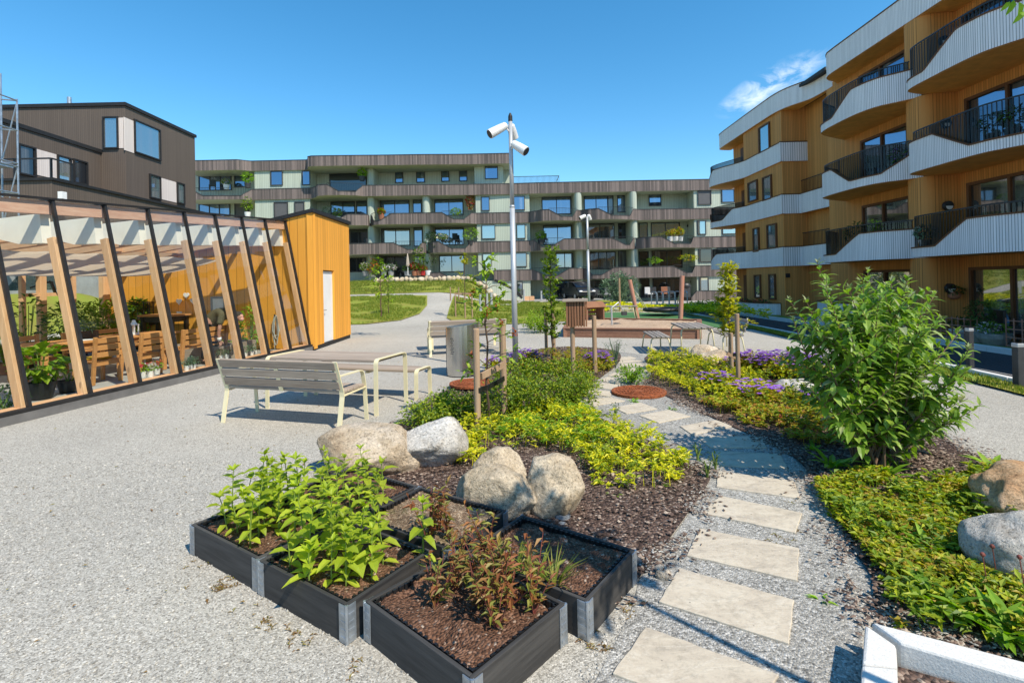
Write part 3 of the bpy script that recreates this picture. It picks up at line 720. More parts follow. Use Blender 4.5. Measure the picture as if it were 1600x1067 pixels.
def parapet(root, off, name, line, zb, prof, xin, h=1.02, mat='white_boards', rail=None, soffit='ochre_soffit', floorz=.26):
    """line: plan points of the front edge, walked from far to near (inside is +x). prof(y) -> 0..1 full height."""
    P = line; n = len(P); N = []
    for i in range(n):
        a, b = P[max(0, i-1)], P[min(n-1, i+1)]; d = V((b[0]-a[0], b[1]-a[1], 0)).normalized(); N.append(V((-d.y, d.x, 0)))
    th = .10; m = MB(); cap = MB(); low = .30
    Z = [zb+lerp(low, h, prof(i/(n-1), p[1])) for i, p in enumerate(P)]
    I = [(p[0]+nn.x*th, p[1]+nn.y*th) for p, nn in zip(P, N)]
    for i in range(n-1):
        a, b, c, d = P[i], P[i+1], I[i+1], I[i]; z0, z1 = Z[i], Z[i+1]
        m.quad((*a, zb), (*b, zb), (*b, z1), (*a, z0)); m.quad((*c, zb), (*d, zb), (*d, z0), (*c, z1))
        o0, o1 = N[i]*.025, N[i+1]*.025
        q = [V((a[0]-o0.x, a[1]-o0.y, z0)), V((b[0]-o1.x, b[1]-o1.y, z1)), V((c[0]+o1.x, c[1]+o1.y, z1)), V((d[0]+o0.x, d[1]+o0.y, z0))]
        cap.add(q+[p+V((0, 0, .045)) for p in q], [(3, 2, 1, 0), (4, 5, 6, 7), (0, 1, 5, 4), (1, 2, 6, 5), (2, 3, 7, 6), (3, 0, 4, 7)])
    b_ = m.build(name, mat+'_run' if mat == 'white_boards' else mat, root, off, smooth=True)
    sr = plen(P); at = b_.data.attributes.new('run', 'FLOAT', 'POINT')
    vals = []
    for i in range(n-1): vals += [sr[i], sr[i+1], sr[i+1], sr[i], sr[i+1], sr[i], sr[i], sr[i+1]]
    at.data.foreach_set('value', vals)
    cap.build('capping', 'dark_wood_frame', b_, off)
    if xin is not None:
        sf = MB(); fl = MB()
        for i in range(n-1):
            a, b = P[i], P[i+1]
            xa, xb = max(a[0]+.02, xin(a[1])), max(b[0]+.02, xin(b[1]))
            sf.quad((*a, zb+.003), (xa, a[1], zb+.003), (xb, b[1], zb+.003), (*b, zb+.003))
            fl.quad((*a, zb+floorz), (*b, zb+floorz), (xb, b[1], zb+floorz), (xa, a[1], zb+floorz))
        sf.build('soffit', soffit, b_, off); fl.build('balcony_floor', soffit, b_, off)
    if rail:
        r = MB(); g = MB(); zt = zb+1.36; s = plen(I)
        i0 = 0
        for i in range(n-1):
            if not rail(i/(n-1), P[i][1]):
                if r.v: r.build('railing', 'black_metal', b_, off); g.build('screen', 'smoke_glass', b_, off); r = MB(); g = MB()
                continue
            a, b = I[i], I[i+1]
            r.bar((*a, zt), (*b, zt), .03, .045)
            g.quad((a[0]+.03, a[1], Z[i]), (b[0]+.03, b[1], Z[i+1]), (b[0]+.03, b[1], zt-.03), (a[0]+.03, a[1], zt-.03))
            k = max(1, int(round((s[i+1]-s[i])/.08)))
            for j in range(k):
                t = j/k; x, y = lerp(a[0], b[0], t), lerp(a[1], b[1], t)
                r.bar((x, y, lerp(Z[i], Z[i+1], t)), (x, y, zt), .018, .018, (0, 1, 0))
        if r.v: r.build('railing', 'black_metal', b_, off); g.build('screen', 'smoke_glass', b_, off)
    return b_
def pw(tab):
    """piecewise-linear profile over y, tab sorted by descending y"""
    def f(s, y):
        if y >= tab[0][0]: return tab[0][1]
        for (ya, va), (yb, vb) in zip(tab, tab[1:]):
            if y >= yb: return lerp(va, vb, (ya-y)/(ya-yb))
        return tab[-1][1]
    return f
ZK = [2.27, 5.10, 7.93, 10.70]
def right_building():
    off = V((15.45, 18, -.5))
    root = T('apartment_building', off, 'ochre timber apartment block with white wavy balconies along the street on the right', 'building')
    XW = 15.45
    # body of the near block and of the far block
    m = MB(); m.box((XW+6, 6.9, 5.2), (12, 35.8, 11.4)); m.build('wall', 'ochre_boards', root, off)
    m = MB(); m.prism([(14.75, 27.7), (22, 27.7), (22, 35.6), (15.6, 35.6), (15.6, 32.2), (14.75, 32.2)], -.6, 10.9)
    m.box((18.6, 26.25, 5.14), (5, 2.9-.01, 11.5)); m.build('wall', 'ochre_boards', root, off)
    # balconies of the near block: the same plan on each storey, in two waves
    w1 = arc([(15.44, 23.55), (14.6, 23.1), (13.75, 22.5), (13.5, 21.9), (13.42, 21.0), (13.42, 19.8), (13.62, 18.95), (14.05, 18.45), (14.38, 18.1), (14.5, 17.95)], 6)
    w2 = arc([(14.44, 17.75), (14.0, 17.62), (13.62, 17.42), (13.46, 17.0), (13.40, 16.2), (13.36, 15.2), (13.40, 14.4), (13.62, 13.85), (13.9, 13.3), (14.1, 12.7), (14.0, 12.0), (13.6, 11.3), (13.4, 10.4), (13.4, 8), (13.5, 6.2), (14.2, 5.2), (15.44, 4.8)], 6)
    w1, w2 = resample(w1, .12), resample(w2, .12)
    xin = lambda y: XW
    P3a = pw([(21.25, 0), (20.0, 1)]); P3b = pw([(16.5, 0), (15.2, 1), (11, 1), (9.5, 0)])
    P2a = pw([(21.4, 1), (20.2, 0), (18.85, 0), (18.0, 1)]); P2b = pw([(16.2, 1), (14.85, 0), (12.6, 0), (11.6, 1)])
    P1a = pw([(21.2, 0), (19.75, 1)]); P1b = pw([(16.2, 0), (15.0, 1), (11, 1), (9.5, 0)])
    for zb, pa, pb, ra, rb in ((ZK[2], P3a, P3b, lambda s, y: s > .12, lambda s, y: s > .06), (ZK[1], P2a, P2b, lambda s, y: s > .10, lambda s, y: s > .07), (ZK[0], P1a, P1b, lambda s, y: s > .12, lambda s, y: s > .06)):
        parapet(root, off, 'balcony', w1, zb, pa, xin, rail=ra)
        parapet(root, off, 'balcony', w2, zb, pb, xin, rail=rb)
    # roof edge of the near block
    rf = resample(arc([(15.44, 24.0), (15.2, 23.75), (14.75, 23.55), (14.46, 23.15), (14.38, 22.6), (14.36, 20), (14.34, 17), (14.3, 12), (14.3, 4.6)], 6), .25)
    parapet(root, off, 'roof_fascia', rf, ZK[3], lambda s, y: 1, xin, h=1.0, floorz=.9)
    m = MB(); m.box((16.1, 24.5, 11.75), (.5, .5, .7)); m.build('roof_hatch', 'black_trim', root, off)
    # rounded fins between the two waves
    for z0, z1 in ((-.5, ZK[0]), (ZK[0]+.27, ZK[1]), (ZK[1]+.27, ZK[2]), (ZK[2]+.27, ZK[3])):
        m = MB(); r = .42
        poly = [(XW+.1, 18.75)]+[(14.36+r-r*cos(a), 18.33+r*sin(a)) for a in [pi/2-pi/2*i/6 for i in range(7)]]+[(14.36+r-r*cos(a), 18.05-r*sin(a)) for a in [pi/2*i/6 for i in range(7)]]+[(XW+.1, 17.55)]
        m.prism(poly[::-1], z0+.01, z1-.004); m.build('party_wall', 'ochre_boards', root, off)
    # windows of the near block
    n = (-1, 0)
    for k, zb in enumerate([-.55]+ZK[:3]):
        z0, z1 = zb+.36, zb+2.35
        gl = 'window_glass' if k >= 2 else 'window_brown'
        window(root, off, (XW, 22.25), (XW, 19.75), z0, z1, n, gl, 'dark_wood_frame', splits=[.46], fw=.10, depth=.12)
        window(root, off, (XW, 19.45), (XW, 18.95), z0, z1, n, gl, 'dark_wood_frame', fw=.09, depth=.12)
        window(root, off, (XW, 17.1), (XW, 13.3), z0, z1, n, gl, 'dark_wood_frame', splits=[.36, .72], fw=.10, depth=.12)
        # round bulkhead lamp by the window
        m = MB(); p = V((14.98, 17.56, zb+1.75))
        m.tube([p, p+V((0, -.10, 0))], [.17, .16], 16); lo = m.build('wall_lamp', 'black_metal', root, off)
        m = MB(); m.quad(*[p+V((.125*cos(a), -.106, .125*sin(a)-.01)) for a in [pi+pi*i/10 for i in range(11)]]); m.build('lamp_glass', 'lamp_white', lo, off)
    # far block: bands flush with the wall, wrapping round its corner
    xi2 = lambda y: 15.6 if y > 32.15 else 14.9
    near2 = [(15.72, 24.8), (15.70, 27.35), (15.55, 27.6), (14.68, 27.6)]
    far = [(14.66, 27.62), (14.66, 29), (14.66, 30.6), (14.66, 31.8), (14.42, 32.7), (14.0, 33.7), (13.74, 34.6), (13.74, 35.2), (14.0, 35.75), (14.6, 36.0), (15.6, 36.1)]
    L = resample(arc(far, 6), .15)[::-1]
    for k, zb in enumerate(ZK[:3]):
        if k == 2: pr = pw([(36.2, 0), (35.4, .1), (34.6, 1), (20, 1)])
        elif k == 1: pr = pw([(36.2, 1), (35.5, .9), (35.0, .12), (33.8, .12), (33.0, 1), (20, 1)])
        else: pr = pw([(36.2, 0), (35.6, .1), (34.4, 1), (20, 1)])
        parapet(root, off, 'balcony', L, zb, pr, xi2, rail=lambda s, y: y > 32.2)
        # frontal return beside the loggia
        m = MB(); cp = MB()
        xe = 17.2 if k == 2 else 15.74
        m.box(((14.63+xe)/2, 27.66, zb+.51), (xe-14.63, .10, 1.02)); cp.box(((14.62+xe)/2, 27.66, zb+1.045), (xe-14.62, .14, .05))
        if k < 2:
            m.box((15.69, 26.2, zb+.51), (.10, 2.81, 1.02)); cp.box((15.69, 26.2, zb+1.045), (.14, 2.78, .05))
        b_ = m.build('parapet', 'white_boards', root, off); cp.build('capping', 'dark_wood_frame', b_, off)
        if k < 2:
            r = MB()
            for i in range(24): r.bar((15.72, 24.9+i*.115, zb+1.0), (15.72, 24.9+i*.115, zb+1.75), .014, .014, (0, 1, 0))
            r.bar((15.72, 24.9, zb+1.75), (15.72, 27.6, zb+1.75), .03, .04); r.build('railing', 'black_metal', b_, off)
            s = MB(); s.box((16.9, 26.2, zb+.12), (2.3, 2.75, .2)); s.build('balcony_floor', 'ochre_soffit', b_, off)
    rl = resample(arc([(15.5, 36.2), (14.9, 36.05), (14.68, 35.5), (14.62, 33), (14.58, 29.5), (14.6, 28.2), (14.75, 27.3), (15.05, 26.6), (15.34, 26.0), (15.42, 25.2), (15.43, 24.3)], 6), .2)
    parapet(root, off, 'roof_fascia', rl, ZK[3], lambda s, y: 1, lambda y: 15.7, h=.98, floorz=.9)
    m = MB(); m.box((18.4, 30.4, ZK[3]+.86), (6.6, 12.2, .16)); m.build('roof', 'black_trim', root, off)
    # windows of the far block
    for px0, px1, yt, yb in ((1188, 1203, 197, 235), (1171, 1184, 285, 313), (1194, 1206, 277, 311), (1179, 1186.5, 358, 392), (1201, 1214, 352, 387), (1181, 1189, 431, 464), (1204, 1212, 430, 466)):
        p, q = DX(px0, (yt+yb)/2, 14.75), DX(px1, (yt+yb)/2, 14.75)
        zt, zb = DX((px0+px1)/2, yt, 14.75).z, DX((px0+px1)/2, yb, 14.75).z
        window(root, off, (14.75, p.y), (14.75, q.y), zb, zt, n, 'window_pale', 'dark_wood_frame', fw=.07)
    for k, zb in enumerate([-.55]+ZK[:3]):
        m = MB(); m.box((15.57, 33.9, zb+1.35), (.06, .95, 2.1)); m.build('balcony_door', 'dark_wood_frame', root, off)
    m = MB(); p = DX(1228, 430.5, 14.75)
    m.box((14.9, 27.66, p.z), (.22, .06, .22)); m.build('house_sign', 'black_trim', root, off)
    # low curved planter wall at the foot of the far block
    pl = T('planter_wall', (14.2, 30, -.45), 'low white boarded planter wall with flowers at the foot of the ochre far block', 'planter')
    o2 = V((14.2, 30, -.45))
    parapet(pl, o2, 'wall', resample(arc([(14.7, 34.8), (14.2, 34.2), (13.75, 33.0), (13.7, 31.2), (13.72, 29.4), (14.1, 28.4), (14.7, 28.1)], 6), .2), -.5, lambda s, y: 1, lambda y: 14.75, h=.72, floorz=.55, soffit='soil')
    lf = MB()
    for _ in range(500):
        y = U(28.6, 34.4); p = V((U(13.9, 14.6), y, .08+U(0, .28))); lf.leaf(p, rvec(), V((0, 0, 1)), .14, .08)
    lf.build('leaves', 'leaf_dark', pl, o2)
    lf = MB()
    for _ in range(80): lf.leaf(V((U(13.85, 14.4), U(28.6, 32), .2+U(0, .2))), rvec(), V((0, 0, 1)), .09, .08)
    lf.build('blossoms', 'petal_red', pl, o2)
    # low parapet of the ground-floor terrace, sloping down to the right
    gp = T('terrace_parapet', (13.7, 18.5, -.45), 'low white boarded terrace parapet sloping down behind the big shrub', 'parapet')
    o3 = V((13.7, 18.5, -.45))
    parapet(gp, o3, 'wall', resample(arc([(15.3, 24.2), (14.2, 23.8), (13.7, 22.6), (13.62, 20.5), (13.7, 18.6), (13.75, 17.6)], 6), .15), -.5, pw([(19.4, 1), (17.7, 0)]), None, h=1.05)
    return root
right_building()
# ---------------------------------------------------------------- brown building on the left
def brown_building():
    off = V((-21, 24, 1.3))
    root = T('house', off, 'dark brown boarded house with flat roofs and big corner windows behind the greenhouse', 'building')
    m = MB()
    m.box((-25.4, 30.2, 5.6), (10, 6.0, 11.9)); m.build('wall', 'brown_boards', root, off)          # tower: right face x=-20.4, front y=27.2
    m = MB(); m.box((-26.7, 22, 4.4), (10, 10.3, 9.3)); m.build('wall', 'brown_boards', root, off)  # wing: right face x=-21.7
    # roof edges
    m = MB(); m.box((-25.4, 30.2, 11.64), (10.16, 6.16, .18)); m.box((-24.9, 29.4, 11.93), (2.6, 1.4, .42)); m.build('roof_edge', 'black_trim', root, off)
    m = MB(); m.tube([(-24.9, 29.0, 12.1), (-24.9, 29.0, 12.75)], .11, 12); m.build('chimney', 'galvanised', root, off)
    m = MB(); m.box((-26.7, 22.0, 9.14), (10.14, 10.4, .18)); m.build('roof_edge', 'black_trim', root, off)
    # corner window band of the tower
    def wn(px0, px1, yt, yb, plane, gl='window_glass', ax='x'):
        f = DX if ax == 'x' else D
        ym = (yt+yb)/2
        p, q = f(px0, ym, plane), f(px1, ym, plane); zt, zb = f((px0+px1)/2, yt, plane).z, f((px0+px1)/2, yb, plane).z
        if ax == 'x': window(root, off, (plane, p.y), (plane, q.y), zb, zt, (1, 0), gl, 'black_trim', fw=.07)
        else: window(root, off, (p.x, plane), (q.x, plane), zb, zt, (0, -1), gl, 'black_trim', fw=.07)
    wn(164, 184, 185, 231, 27.2, 'window_pale', 'y'); wn(210, 248, 197, 243, -20.4, 'window_pale')
    wn(234, 248.5, 276, 309, -20.4, 'window_pale'); wn(276.5, 286, 288, 317, -20.4, 'window_pale')
    # pale boarded panels between the windows
    def panel(px0, px1, yt, yb, plane, ax):
        f = DX if ax == 'x' else D
        ym = (yt+yb)/2; p, q = f(px0, ym, plane), f(px1, ym, plane); zt, zb = f((px0+px1)/2, yt, plane).z, f((px0+px1)/2, yb, plane).z
        m = MB()
        if ax == 'x': m.box((plane+.012, (p.y+q.y)/2, (zt+zb)/2), (.024, abs(q.y-p.y), zt-zb))
        else: m.box(((p.x+q.x)/2, plane-.012, (zt+zb)/2), (abs(q.x-p.x), .024, zt-zb))
        m.build('panel', 'pink_boards', root, off)
    panel(185.5, 193.2, 184.5, 232, 27.2, 'y'); panel(193.4, 208.5, 186.5, 237, -20.4, 'x')
    panel(250, 275, 281.5, 314, -20.4, 'x')
    # wing windows, reached from the terrace
    wn(29, 52, 230, 272, -21.7, 'window_dark'); panel(53.5, 88, 237, 276.5, -21.7, 'x'); wn(90, 108, 247, 281, -21.7, 'window_pale'); panel(109.5, 113.5, 251, 281, -21.7, 'x'); wn(115, 133.5, 253, 286, -21.7, 'window_dark')
    # terrace body with parapet
    m = MB(); m.prism([(-27, 19), (-17, 19), (-17, 33.2), (-20.4, 33.2), (-20.4, 27), (-27, 27)], .6, 5.88); m.build('terrace', 'brown_boards', root, off)
    m = MB()
    for a, b in (((-27, 19), (-17, 19)), ((-17, 18.93), (-17, 33.2))): m.bar((*a, 5.93), (*b, 5.93), .16, .1)
    m.build('terrace_capping', 'black_trim', root, off)
    m = MB()
    for a, b in (((-26.5, 18.98), (-17.02, 18.98)), ((-17.02, 19), (-17.02, 19.9))):
        A, B = V((*a, 6.7)), V((*b, 6.7)); m.bar(A, B, .05, .05); n = max(1, int((B-A).length/1.3))
        for i in range(n+1): p = A.lerp(B, i/n); m.bar(p-V((0, 0, .8)), p, .05, .05, (0, 1, 0))
    m.build('railing', 'black_metal', root, off)
    m = MB(); m.box((-21.0, 26.3, 6.2), (1.2, 1.2, .7)); m.build('planter_box', 'brown_boards', root, off)
    m = MB(); p = D(100, 306, 18.97); m.box((p.x, 18.9, p.z), (.17, .2, .26)); m.build('vent', 'lamp_white', root, off)
    return root
brown_building()
# concrete retaining wall under the terrace
rw = T('retaining_wall', (-16.9, 20, 1), 'plain grey concrete retaining wall behind the greenhouse', 'wall')
m = MB(); m.box((-16.82, 17.6, 2.2), (.3, 31, 3.3)); m.build('wall', 'concrete', rw, (-16.9, 20, 1))
# aluminium scaffold in front of the wing
def scaffold():
    A = V((-16.3, 16.25, 1.3))
    root = T('scaffold', A, 'silver aluminium scaffold tower at the left edge before the brown house', 'scaffold')
    z1 = D(4, 115, 16.2).z; z0 = 1.2
    xs = [D(3, 250, 16.2).x, D(28, 250, 16.2).x]
    zt = D(28, 155, 16.2).z
    for i, x in enumerate(xs):
        for y in (16.2, 15.2):
            m = MB(); m.tube([(x if y > 16 else x, y, z0), (x, y, z1 if i == 0 else zt)], .026, 8); m.build('upright', 'galvanised', root, A)
    for z in (zt-.05, zt-1.0, zt-2.05, zt-2.15, zt-3.0, zt-3.9, zt-4.0):
        m = MB(); m.tube([(xs[0], 16.2, z+.05), (xs[1], 16.2, z)], .024, 8); m.tube([(xs[0], 15.2, z), (xs[1], 15.2, z)], .024, 8); m.tube([(xs[1], 15.2, z), (xs[1], 16.2, z)], .024, 8); m.build('ledger', 'galvanised', root, A)
    for z in (zt-2.2, zt-4.1):
        m = MB(); m.box(((xs[0]+xs[1])/2, 15.7, z), (xs[1]-xs[0], .7, .06)); m.build('deck', 'galvanised', root, A)
    for z in (zt-4, zt-2):
        m = MB(); m.tube([(xs[0], 16.2, z), (xs[1], 16.2, z+1.9)], .02, 6); m.build('brace', 'galvanised', root, A)
scaffold()
# ---------------------------------------------------------------- greenhouse and yellow shed
GA = V((.1725, .985, 0)).normalized(); GM = V((GA.y, -GA.x, 0))
def GW(s, n, z=0): return GA*s+GM*n+V((0, 0, z))
GRZ = math.atan2(GA.y, GA.x)-pi/2
S0, DS, NB, NT, NBK = 4.94, .86, -7.80, -8.46, -14.3
def ztop(s): return 3.17+(s-6.65)*.058
def greenhouse():
    o = GW(9, -11)
    root = T('greenhouse', o, 'long timber-framed greenhouse with sloping glass front joined to the yellow shed', 'greenhouse')
    B = lambda mb, name, mat, par=None, **k: mb.build(name, mat, par or root, o, **k)
    N = 10
    sl = [S0+DS*i for i in range(N)]
    for i, s in enumerate(sl):
        zt = ztop(s); b, t = GW(s, NB, .16), GW(s, NT, zt); d = (t-b).normalized()
        m = MB(); m.bar(b-d*.02, t+d*.03, .042, .055, GM); B(m, 'glazing_bar', 'black_trim')
        nn = (-GM*abs(d.z)+V((0, 0, d.dot(GM)))).normalized()   # inward, square to the slope
        pb = b+nn*.095; L = (zt-.56-.16)/d.z
        m = MB(); m.bar(pb, pb+d*L, .135, .125, GM); B(m, 'post', 'glulam', bevel=.006)
        # haunch plate at the knee and the rafter behind it
        q = [(NT-.14, zt-.20), (NT-1.25, zt-.26), (NT-1.25, zt-.50), (NT-.55, zt-.66), (NT-.10, zt-.66)]
        m = MB(); m.ext([GW(s-.075, n, z) for n, z in q], GA*.15); B(m, 'haunch', 'white_panel')
        a, e = GW(s, NT-1.26, zt-.38), GW(s, NBK, 2.50)
        m = MB(); m.bar(a, e, .13, .24); B(m, 'rafter', 'glulam_x', bevel=.005)
        m = MB(); m.bar(GW(s, NT, zt+.02), GW(s, NBK, 2.72), .06, .05); B(m, 'roof_bar', 'black_trim')
        m = MB(); m.bar(GW(s, NBK, 0), GW(s, NBK, 2.45), .14, .16, GA)
        if i % 2 == 1: B(m, 'back_post', 'glulam', bevel=.005)
    for i in range(N-1):
        s, e = sl[i]+.035, sl[i+1]-.035; zs, ze = ztop(s), ztop(e)
        m = MB(); nn = V((GM.x*.9, GM.y*.9, .2)).normalized()*.008
        m.ext([GW(s, NB, .20), GW(e, NB, .20), GW(e, NT, ze-.02), GW(s, NT, zs-.02)], nn); B(m, 'glass_pane', 'clear_glass')
        m = MB(); m.ext([GW(s, NT-.05, zs), GW(e, NT-.05, ze), GW(e, NBK, 2.70), GW(s, NBK, 2.70)], (0, 0, .008)); B(m, 'roof_pane', 'clear_glass')
        s, e = sl[i]+.04, sl[i+1]-.04
        m = MB(); m.bar(GW(s, NT-.06, zs-.11), GW(e, NT-.06, ze-.11), .10, .20, V((0, 0, 1))); B(m, 'top_beam', 'red_beam')
        for f in ((.02, .22, .8) if i < N-4 else (.02, .45, .8)):
            n = lerp(NT-1.3, NBK, f); z = lerp(zs-.30, 2.56, (n-NT)/(NBK-NT))
            m = MB(); m.bar(GW(sl[i]+.07, n, z), GW(sl[i+1]-.07, n, z+DS*.02), .08, .16); B(m, 'purlin', 'glulam_y')
    a, e = S0-.1, sl[-1]+.03
    m = MB(); m.bar(GW(a, NB+.02, .150), GW(e, NB+.02, .150), .10, .05); B(m, 'sill', 'black_trim', bevel=.006)
    m = MB(); m.bar(GW(a, NB+.0, .04), GW(e, NB+.0, .04), .13, .166); B(m, 'foundation', 'dark_concrete')
    m = MB(); m.bar(GW(a, NB-.16, .13), GW(e, NB-.16, .13), .20, .08); B(m, 'inner_sill', 'glulam_y')
    m = MB(); m.bar(GW(a, NT+.01, ztop(a)+.03), GW(e, NT+.01, ztop(e)+.03), .07, .03); B(m, 'ridge_flashing', 'black_trim')
    m = MB(); m.bar(GW(a, NBK, 2.47), GW(e, NBK, 2.47), .14, .18); B(m, 'back_beam', 'glulam_y')
    m = MB(); m.bar(GW(a, NBK, .25), GW(e, NBK, .25), .16, .5); B(m, 'back_wall', 'concrete')
    # top-hung vent in the back wall
    s0, s1 = 10.5, 11.75
    m = MB()
    for z in (2.22, 1.68): m.bar(GW(s0, NBK+.02, z), GW(s1, NBK+.02, z), .08, .09)
    for s in (s0, s1): m.bar(GW(s, NBK+.02, .5), GW(s, NBK+.02, 2.175), .10, .10, GA)
    vf = B(m, 'vent_frame', 'glulam_y')
    m = MB(); m.ext([GW(s0, NBK-.05, 2.20), GW(s1, NBK-.05, 2.20), GW(s1, NBK-.50, 1.80), GW(s0, NBK-.50, 1.80)], (0, 0, .03)); B(m, 'vent_pane', 'tinted_glass', vf)
    m = MB(); m.bar(GW(11.0, NBK-.40, 1.86), GW(11.2, NBK, 2.02), .04, .04); m.bar(GW(11.2, NBK, 2.02), GW(11.3, NBK, 1.72), .05, .05); B(m, 'vent_arm', 'black_metal', vf)
    # floor
    f = sheet('greenhouse_floor', [tuple(GW(s, n)[:2]) for s, n in ((S0-.1, NB-.05), (12.6, NB-.05), (12.6, NBK), (S0-.1, NBK))], 'pavement', .05, 1.0, lambda x, y: 0)
    return sl
SL = greenhouse()
def cloth():
    m = MB(); ns, nn = 40, 24; smax = 11.75; smin = 4.6
    for i in range(ns+1):
        s = lerp(smin, smax, i/ns)
        for j in range(nn+1):
            t = j/nn; n = lerp(NT-1.15, NBK+.7, t)
            z = lerp(ztop(s)-.60-.36*(s-smin)/7, 2.22, t)-.20*sin(pi*t)-.035*abs(sin(pi*(s-S0)/DS))
            m.v.append(tuple(GW(s, n, z)))
    m.f = [(i*(nn+1)+j, i*(nn+1)+j+1, (i+1)*(nn+1)+j+1, (i+1)*(nn+1)+j) for i in range(ns) for j in range(nn)]
    p = GW(8, -11.5, 2.3)
    mt = MATS['shade_cloth']; nt = mt.node_tree; b = nt.nodes['Principled BSDF']
    t = nd(nt, 'BsdfTranslucent'); t.inputs[0].default_value = (.84, .76, .68, 1); ms = nd(nt, 'MixShader'); ms.inputs[0].default_value = .75
    nt.links.new(b.outputs[0], ms.inputs[1]); nt.links.new(t.outputs[0], ms.inputs[2]); nt.links.new(ms.outputs[0], nt.nodes['Material Output'].inputs[0])
    o = m.build('shade_cloth', 'shade_cloth', None, p, smooth=True, loc=p)
    sd = o.modifiers.new('thick', 'SOLIDIFY'); sd.thickness = .004
    tag(o, 'white shade cloth hung in folds under the greenhouse roof', 'shade cloth')
cloth()
def shed():
    c = V((-5.38, 13.86, 0)); e = V((-5.40, 17.05, 0))
    o = V((-7, 15.5, 0)); H = 3.74
    root = T('shed', o, 'bright yellow boarded shed with a white door at the end of the greenhouse', 'shed')
    B = lambda mb, name, mat, par=None, **k: mb.build(name, mat, par or root, o, **k)
    d = (e-c).normalized(); nrm = V((d.y, -d.x, 0))
    # front wall with a door opening
    p0, p1 = DX(506, 480, -5.38).y, DX(523.5, 480, -5.38).y; zt = 2.20
    q0, q1 = c+d*(p0-c.y), c+d*(p1-c.y)
    def wallseg(a, b, z0, z1):
        m = MB(); m.ext([a+V((0, 0, z0)), b+V((0, 0, z0)), b+V((0, 0, z1)), a+V((0, 0, z1))], -nrm*.15); return m
    m = wallseg(c, q0, .12, H); B(m, 'wall', 'yellow_boards'); B(wallseg(q1, e, .12, H), 'wall', 'yellow_boards'); B(wallseg(q0, q1, zt, H), 'wall', 'yellow_boards')
    m = MB(); m.ext([q0+V((0, 0, .04))-nrm*.06, q1+V((0, 0, .04))-nrm*.06, q1+V((0, 0, zt-.03))-nrm*.06, q0+V((0, 0, zt-.03))-nrm*.06], -nrm*.045); dr = B(m, 'door', 'white_paint')
    m = MB(); hp = q0+d*.09-nrm*.04+V((0, 0, 1.05)); m.tube([hp, hp+nrm*.05, hp+nrm*.05+d*.11], .011, 8); B(m, 'handle', 'steel', dr)
    # end wall seen through the greenhouse
    lw = GW(12.80, NBK-.1); cn = c-nrm*.15
    a = V((c.x, c.y, 0)); b2 = V((lw.x, lw.y, 0))
    dd = (b2-a).normalized(); nb = V((-dd.y, dd.x, 0)); nb = nb if nb.y > 0 else -nb
    zb = 2.56
    m = MB(); m.ext([a+V((0, 0, .05)), b2+V((0, 0, .05)), b2+V((0, 0, zb)), a+V((0, 0, H))], nb*.15); B(m, 'end_wall', 'yellow_boards')
    b3 = b2+d*3.3
    m = MB(); m.ext([b2+d*.16+V((0, 0, .05)), b3+V((0, 0, .05)), b3+V((0, 0, zb)), b2+d*.16+V((0, 0, zb))], -dd*.15); B(m, 'back_wall', 'yellow_boards')
    e2 = e-nrm*.16
    m = MB(); m.ext([e2+V((0, 0, .05)), b3+V((0, 0, .05)), b3+V((0, 0, zb)), e2+V((0, 0, H))], -d*.15); B(m, 'far_wall', 'yellow_boards')
    # roof slab with black edge
    m = MB(); m.ext([a-dd*.06-nb*.05+V((0, 0, H+.01)), b2+dd*.1-nb*.05+V((0, 0, zb+.01)), b3+dd*.1+d*.06+V((0, 0, zb+.03)), e-dd*.06+d*.06+V((0, 0, H+.03))], (0, 0, .10)); B(m, 'roof', 'black_trim')
    m = MB(); m.ext([c+nrm*-.02, e+nrm*-.02, e-nrm*.14, c-nrm*.14], (0, 0, .12)); B(m, 'plinth', 'black_trim')
    m = MB(); m.bar(GW(12.62, NBK+.05, 0), GW(12.62, NBK+.05, 2.5), .16, .2, GA); B(m, 'corner_post', 'glulam')
    return a, dd, nb
PA, PD, PN = shed()
def PW(px, py, out=.02):
    """point on the shed's end wall seen through a pixel"""
    r = ray(px, py); k = (PA-V((0, 0, CH))).dot(PN)/r.dot(PN); return V((0, 0, CH))+r*k-PN*out

# ---------------------------------------------------------------- leafy helper: generic plant
def plant(name, loc, label, cat, stems, leafmat, stemmat, group=None, rz=0, sr=.006, fine=False, extra=None):
    """stems: list of (points, [(pos, dir, len, wid, bend)])"""
    root = T(name, loc, label, cat, rz, group)
    sm = MB(); lf = MB()
    for pts, lv in stems:
        n = len(pts)
        if n > 1: sm.tube(pts, [sr*(1-.6*i/(n-1)) for i in range(n)], 5)
        for p, d, L, W, bd in lv: lf.leaf(V(p), V(d), V((0, 0, 1)), L, W, bd, .3, fine)
    if sm.v: sm.build('stem', stemmat, root)
    lf.build('leaves', leafmat, root, smooth=False)
    return root
def bushy(h, r, n, L, W, bend=.3, base=.12, droop=.2):
    """leaf list filling a rounded crown"""
    lv = []
    for _ in range(n):
        v = rvec(); k = U(.45, 1)**.6
        p = V((v.x*r*k, v.y*r*k, h*(.5+.5*v.z*k)))
        p.z = max(.02, p.z*(1-base)+base*h)
        d = V((v.x, v.y, .35*v.z+U(-.3, .4))).normalized()+rvec()*.5
        s = U(.7, 1.25); lv.append((p, d, L*s, W*s, bend))
    return lv
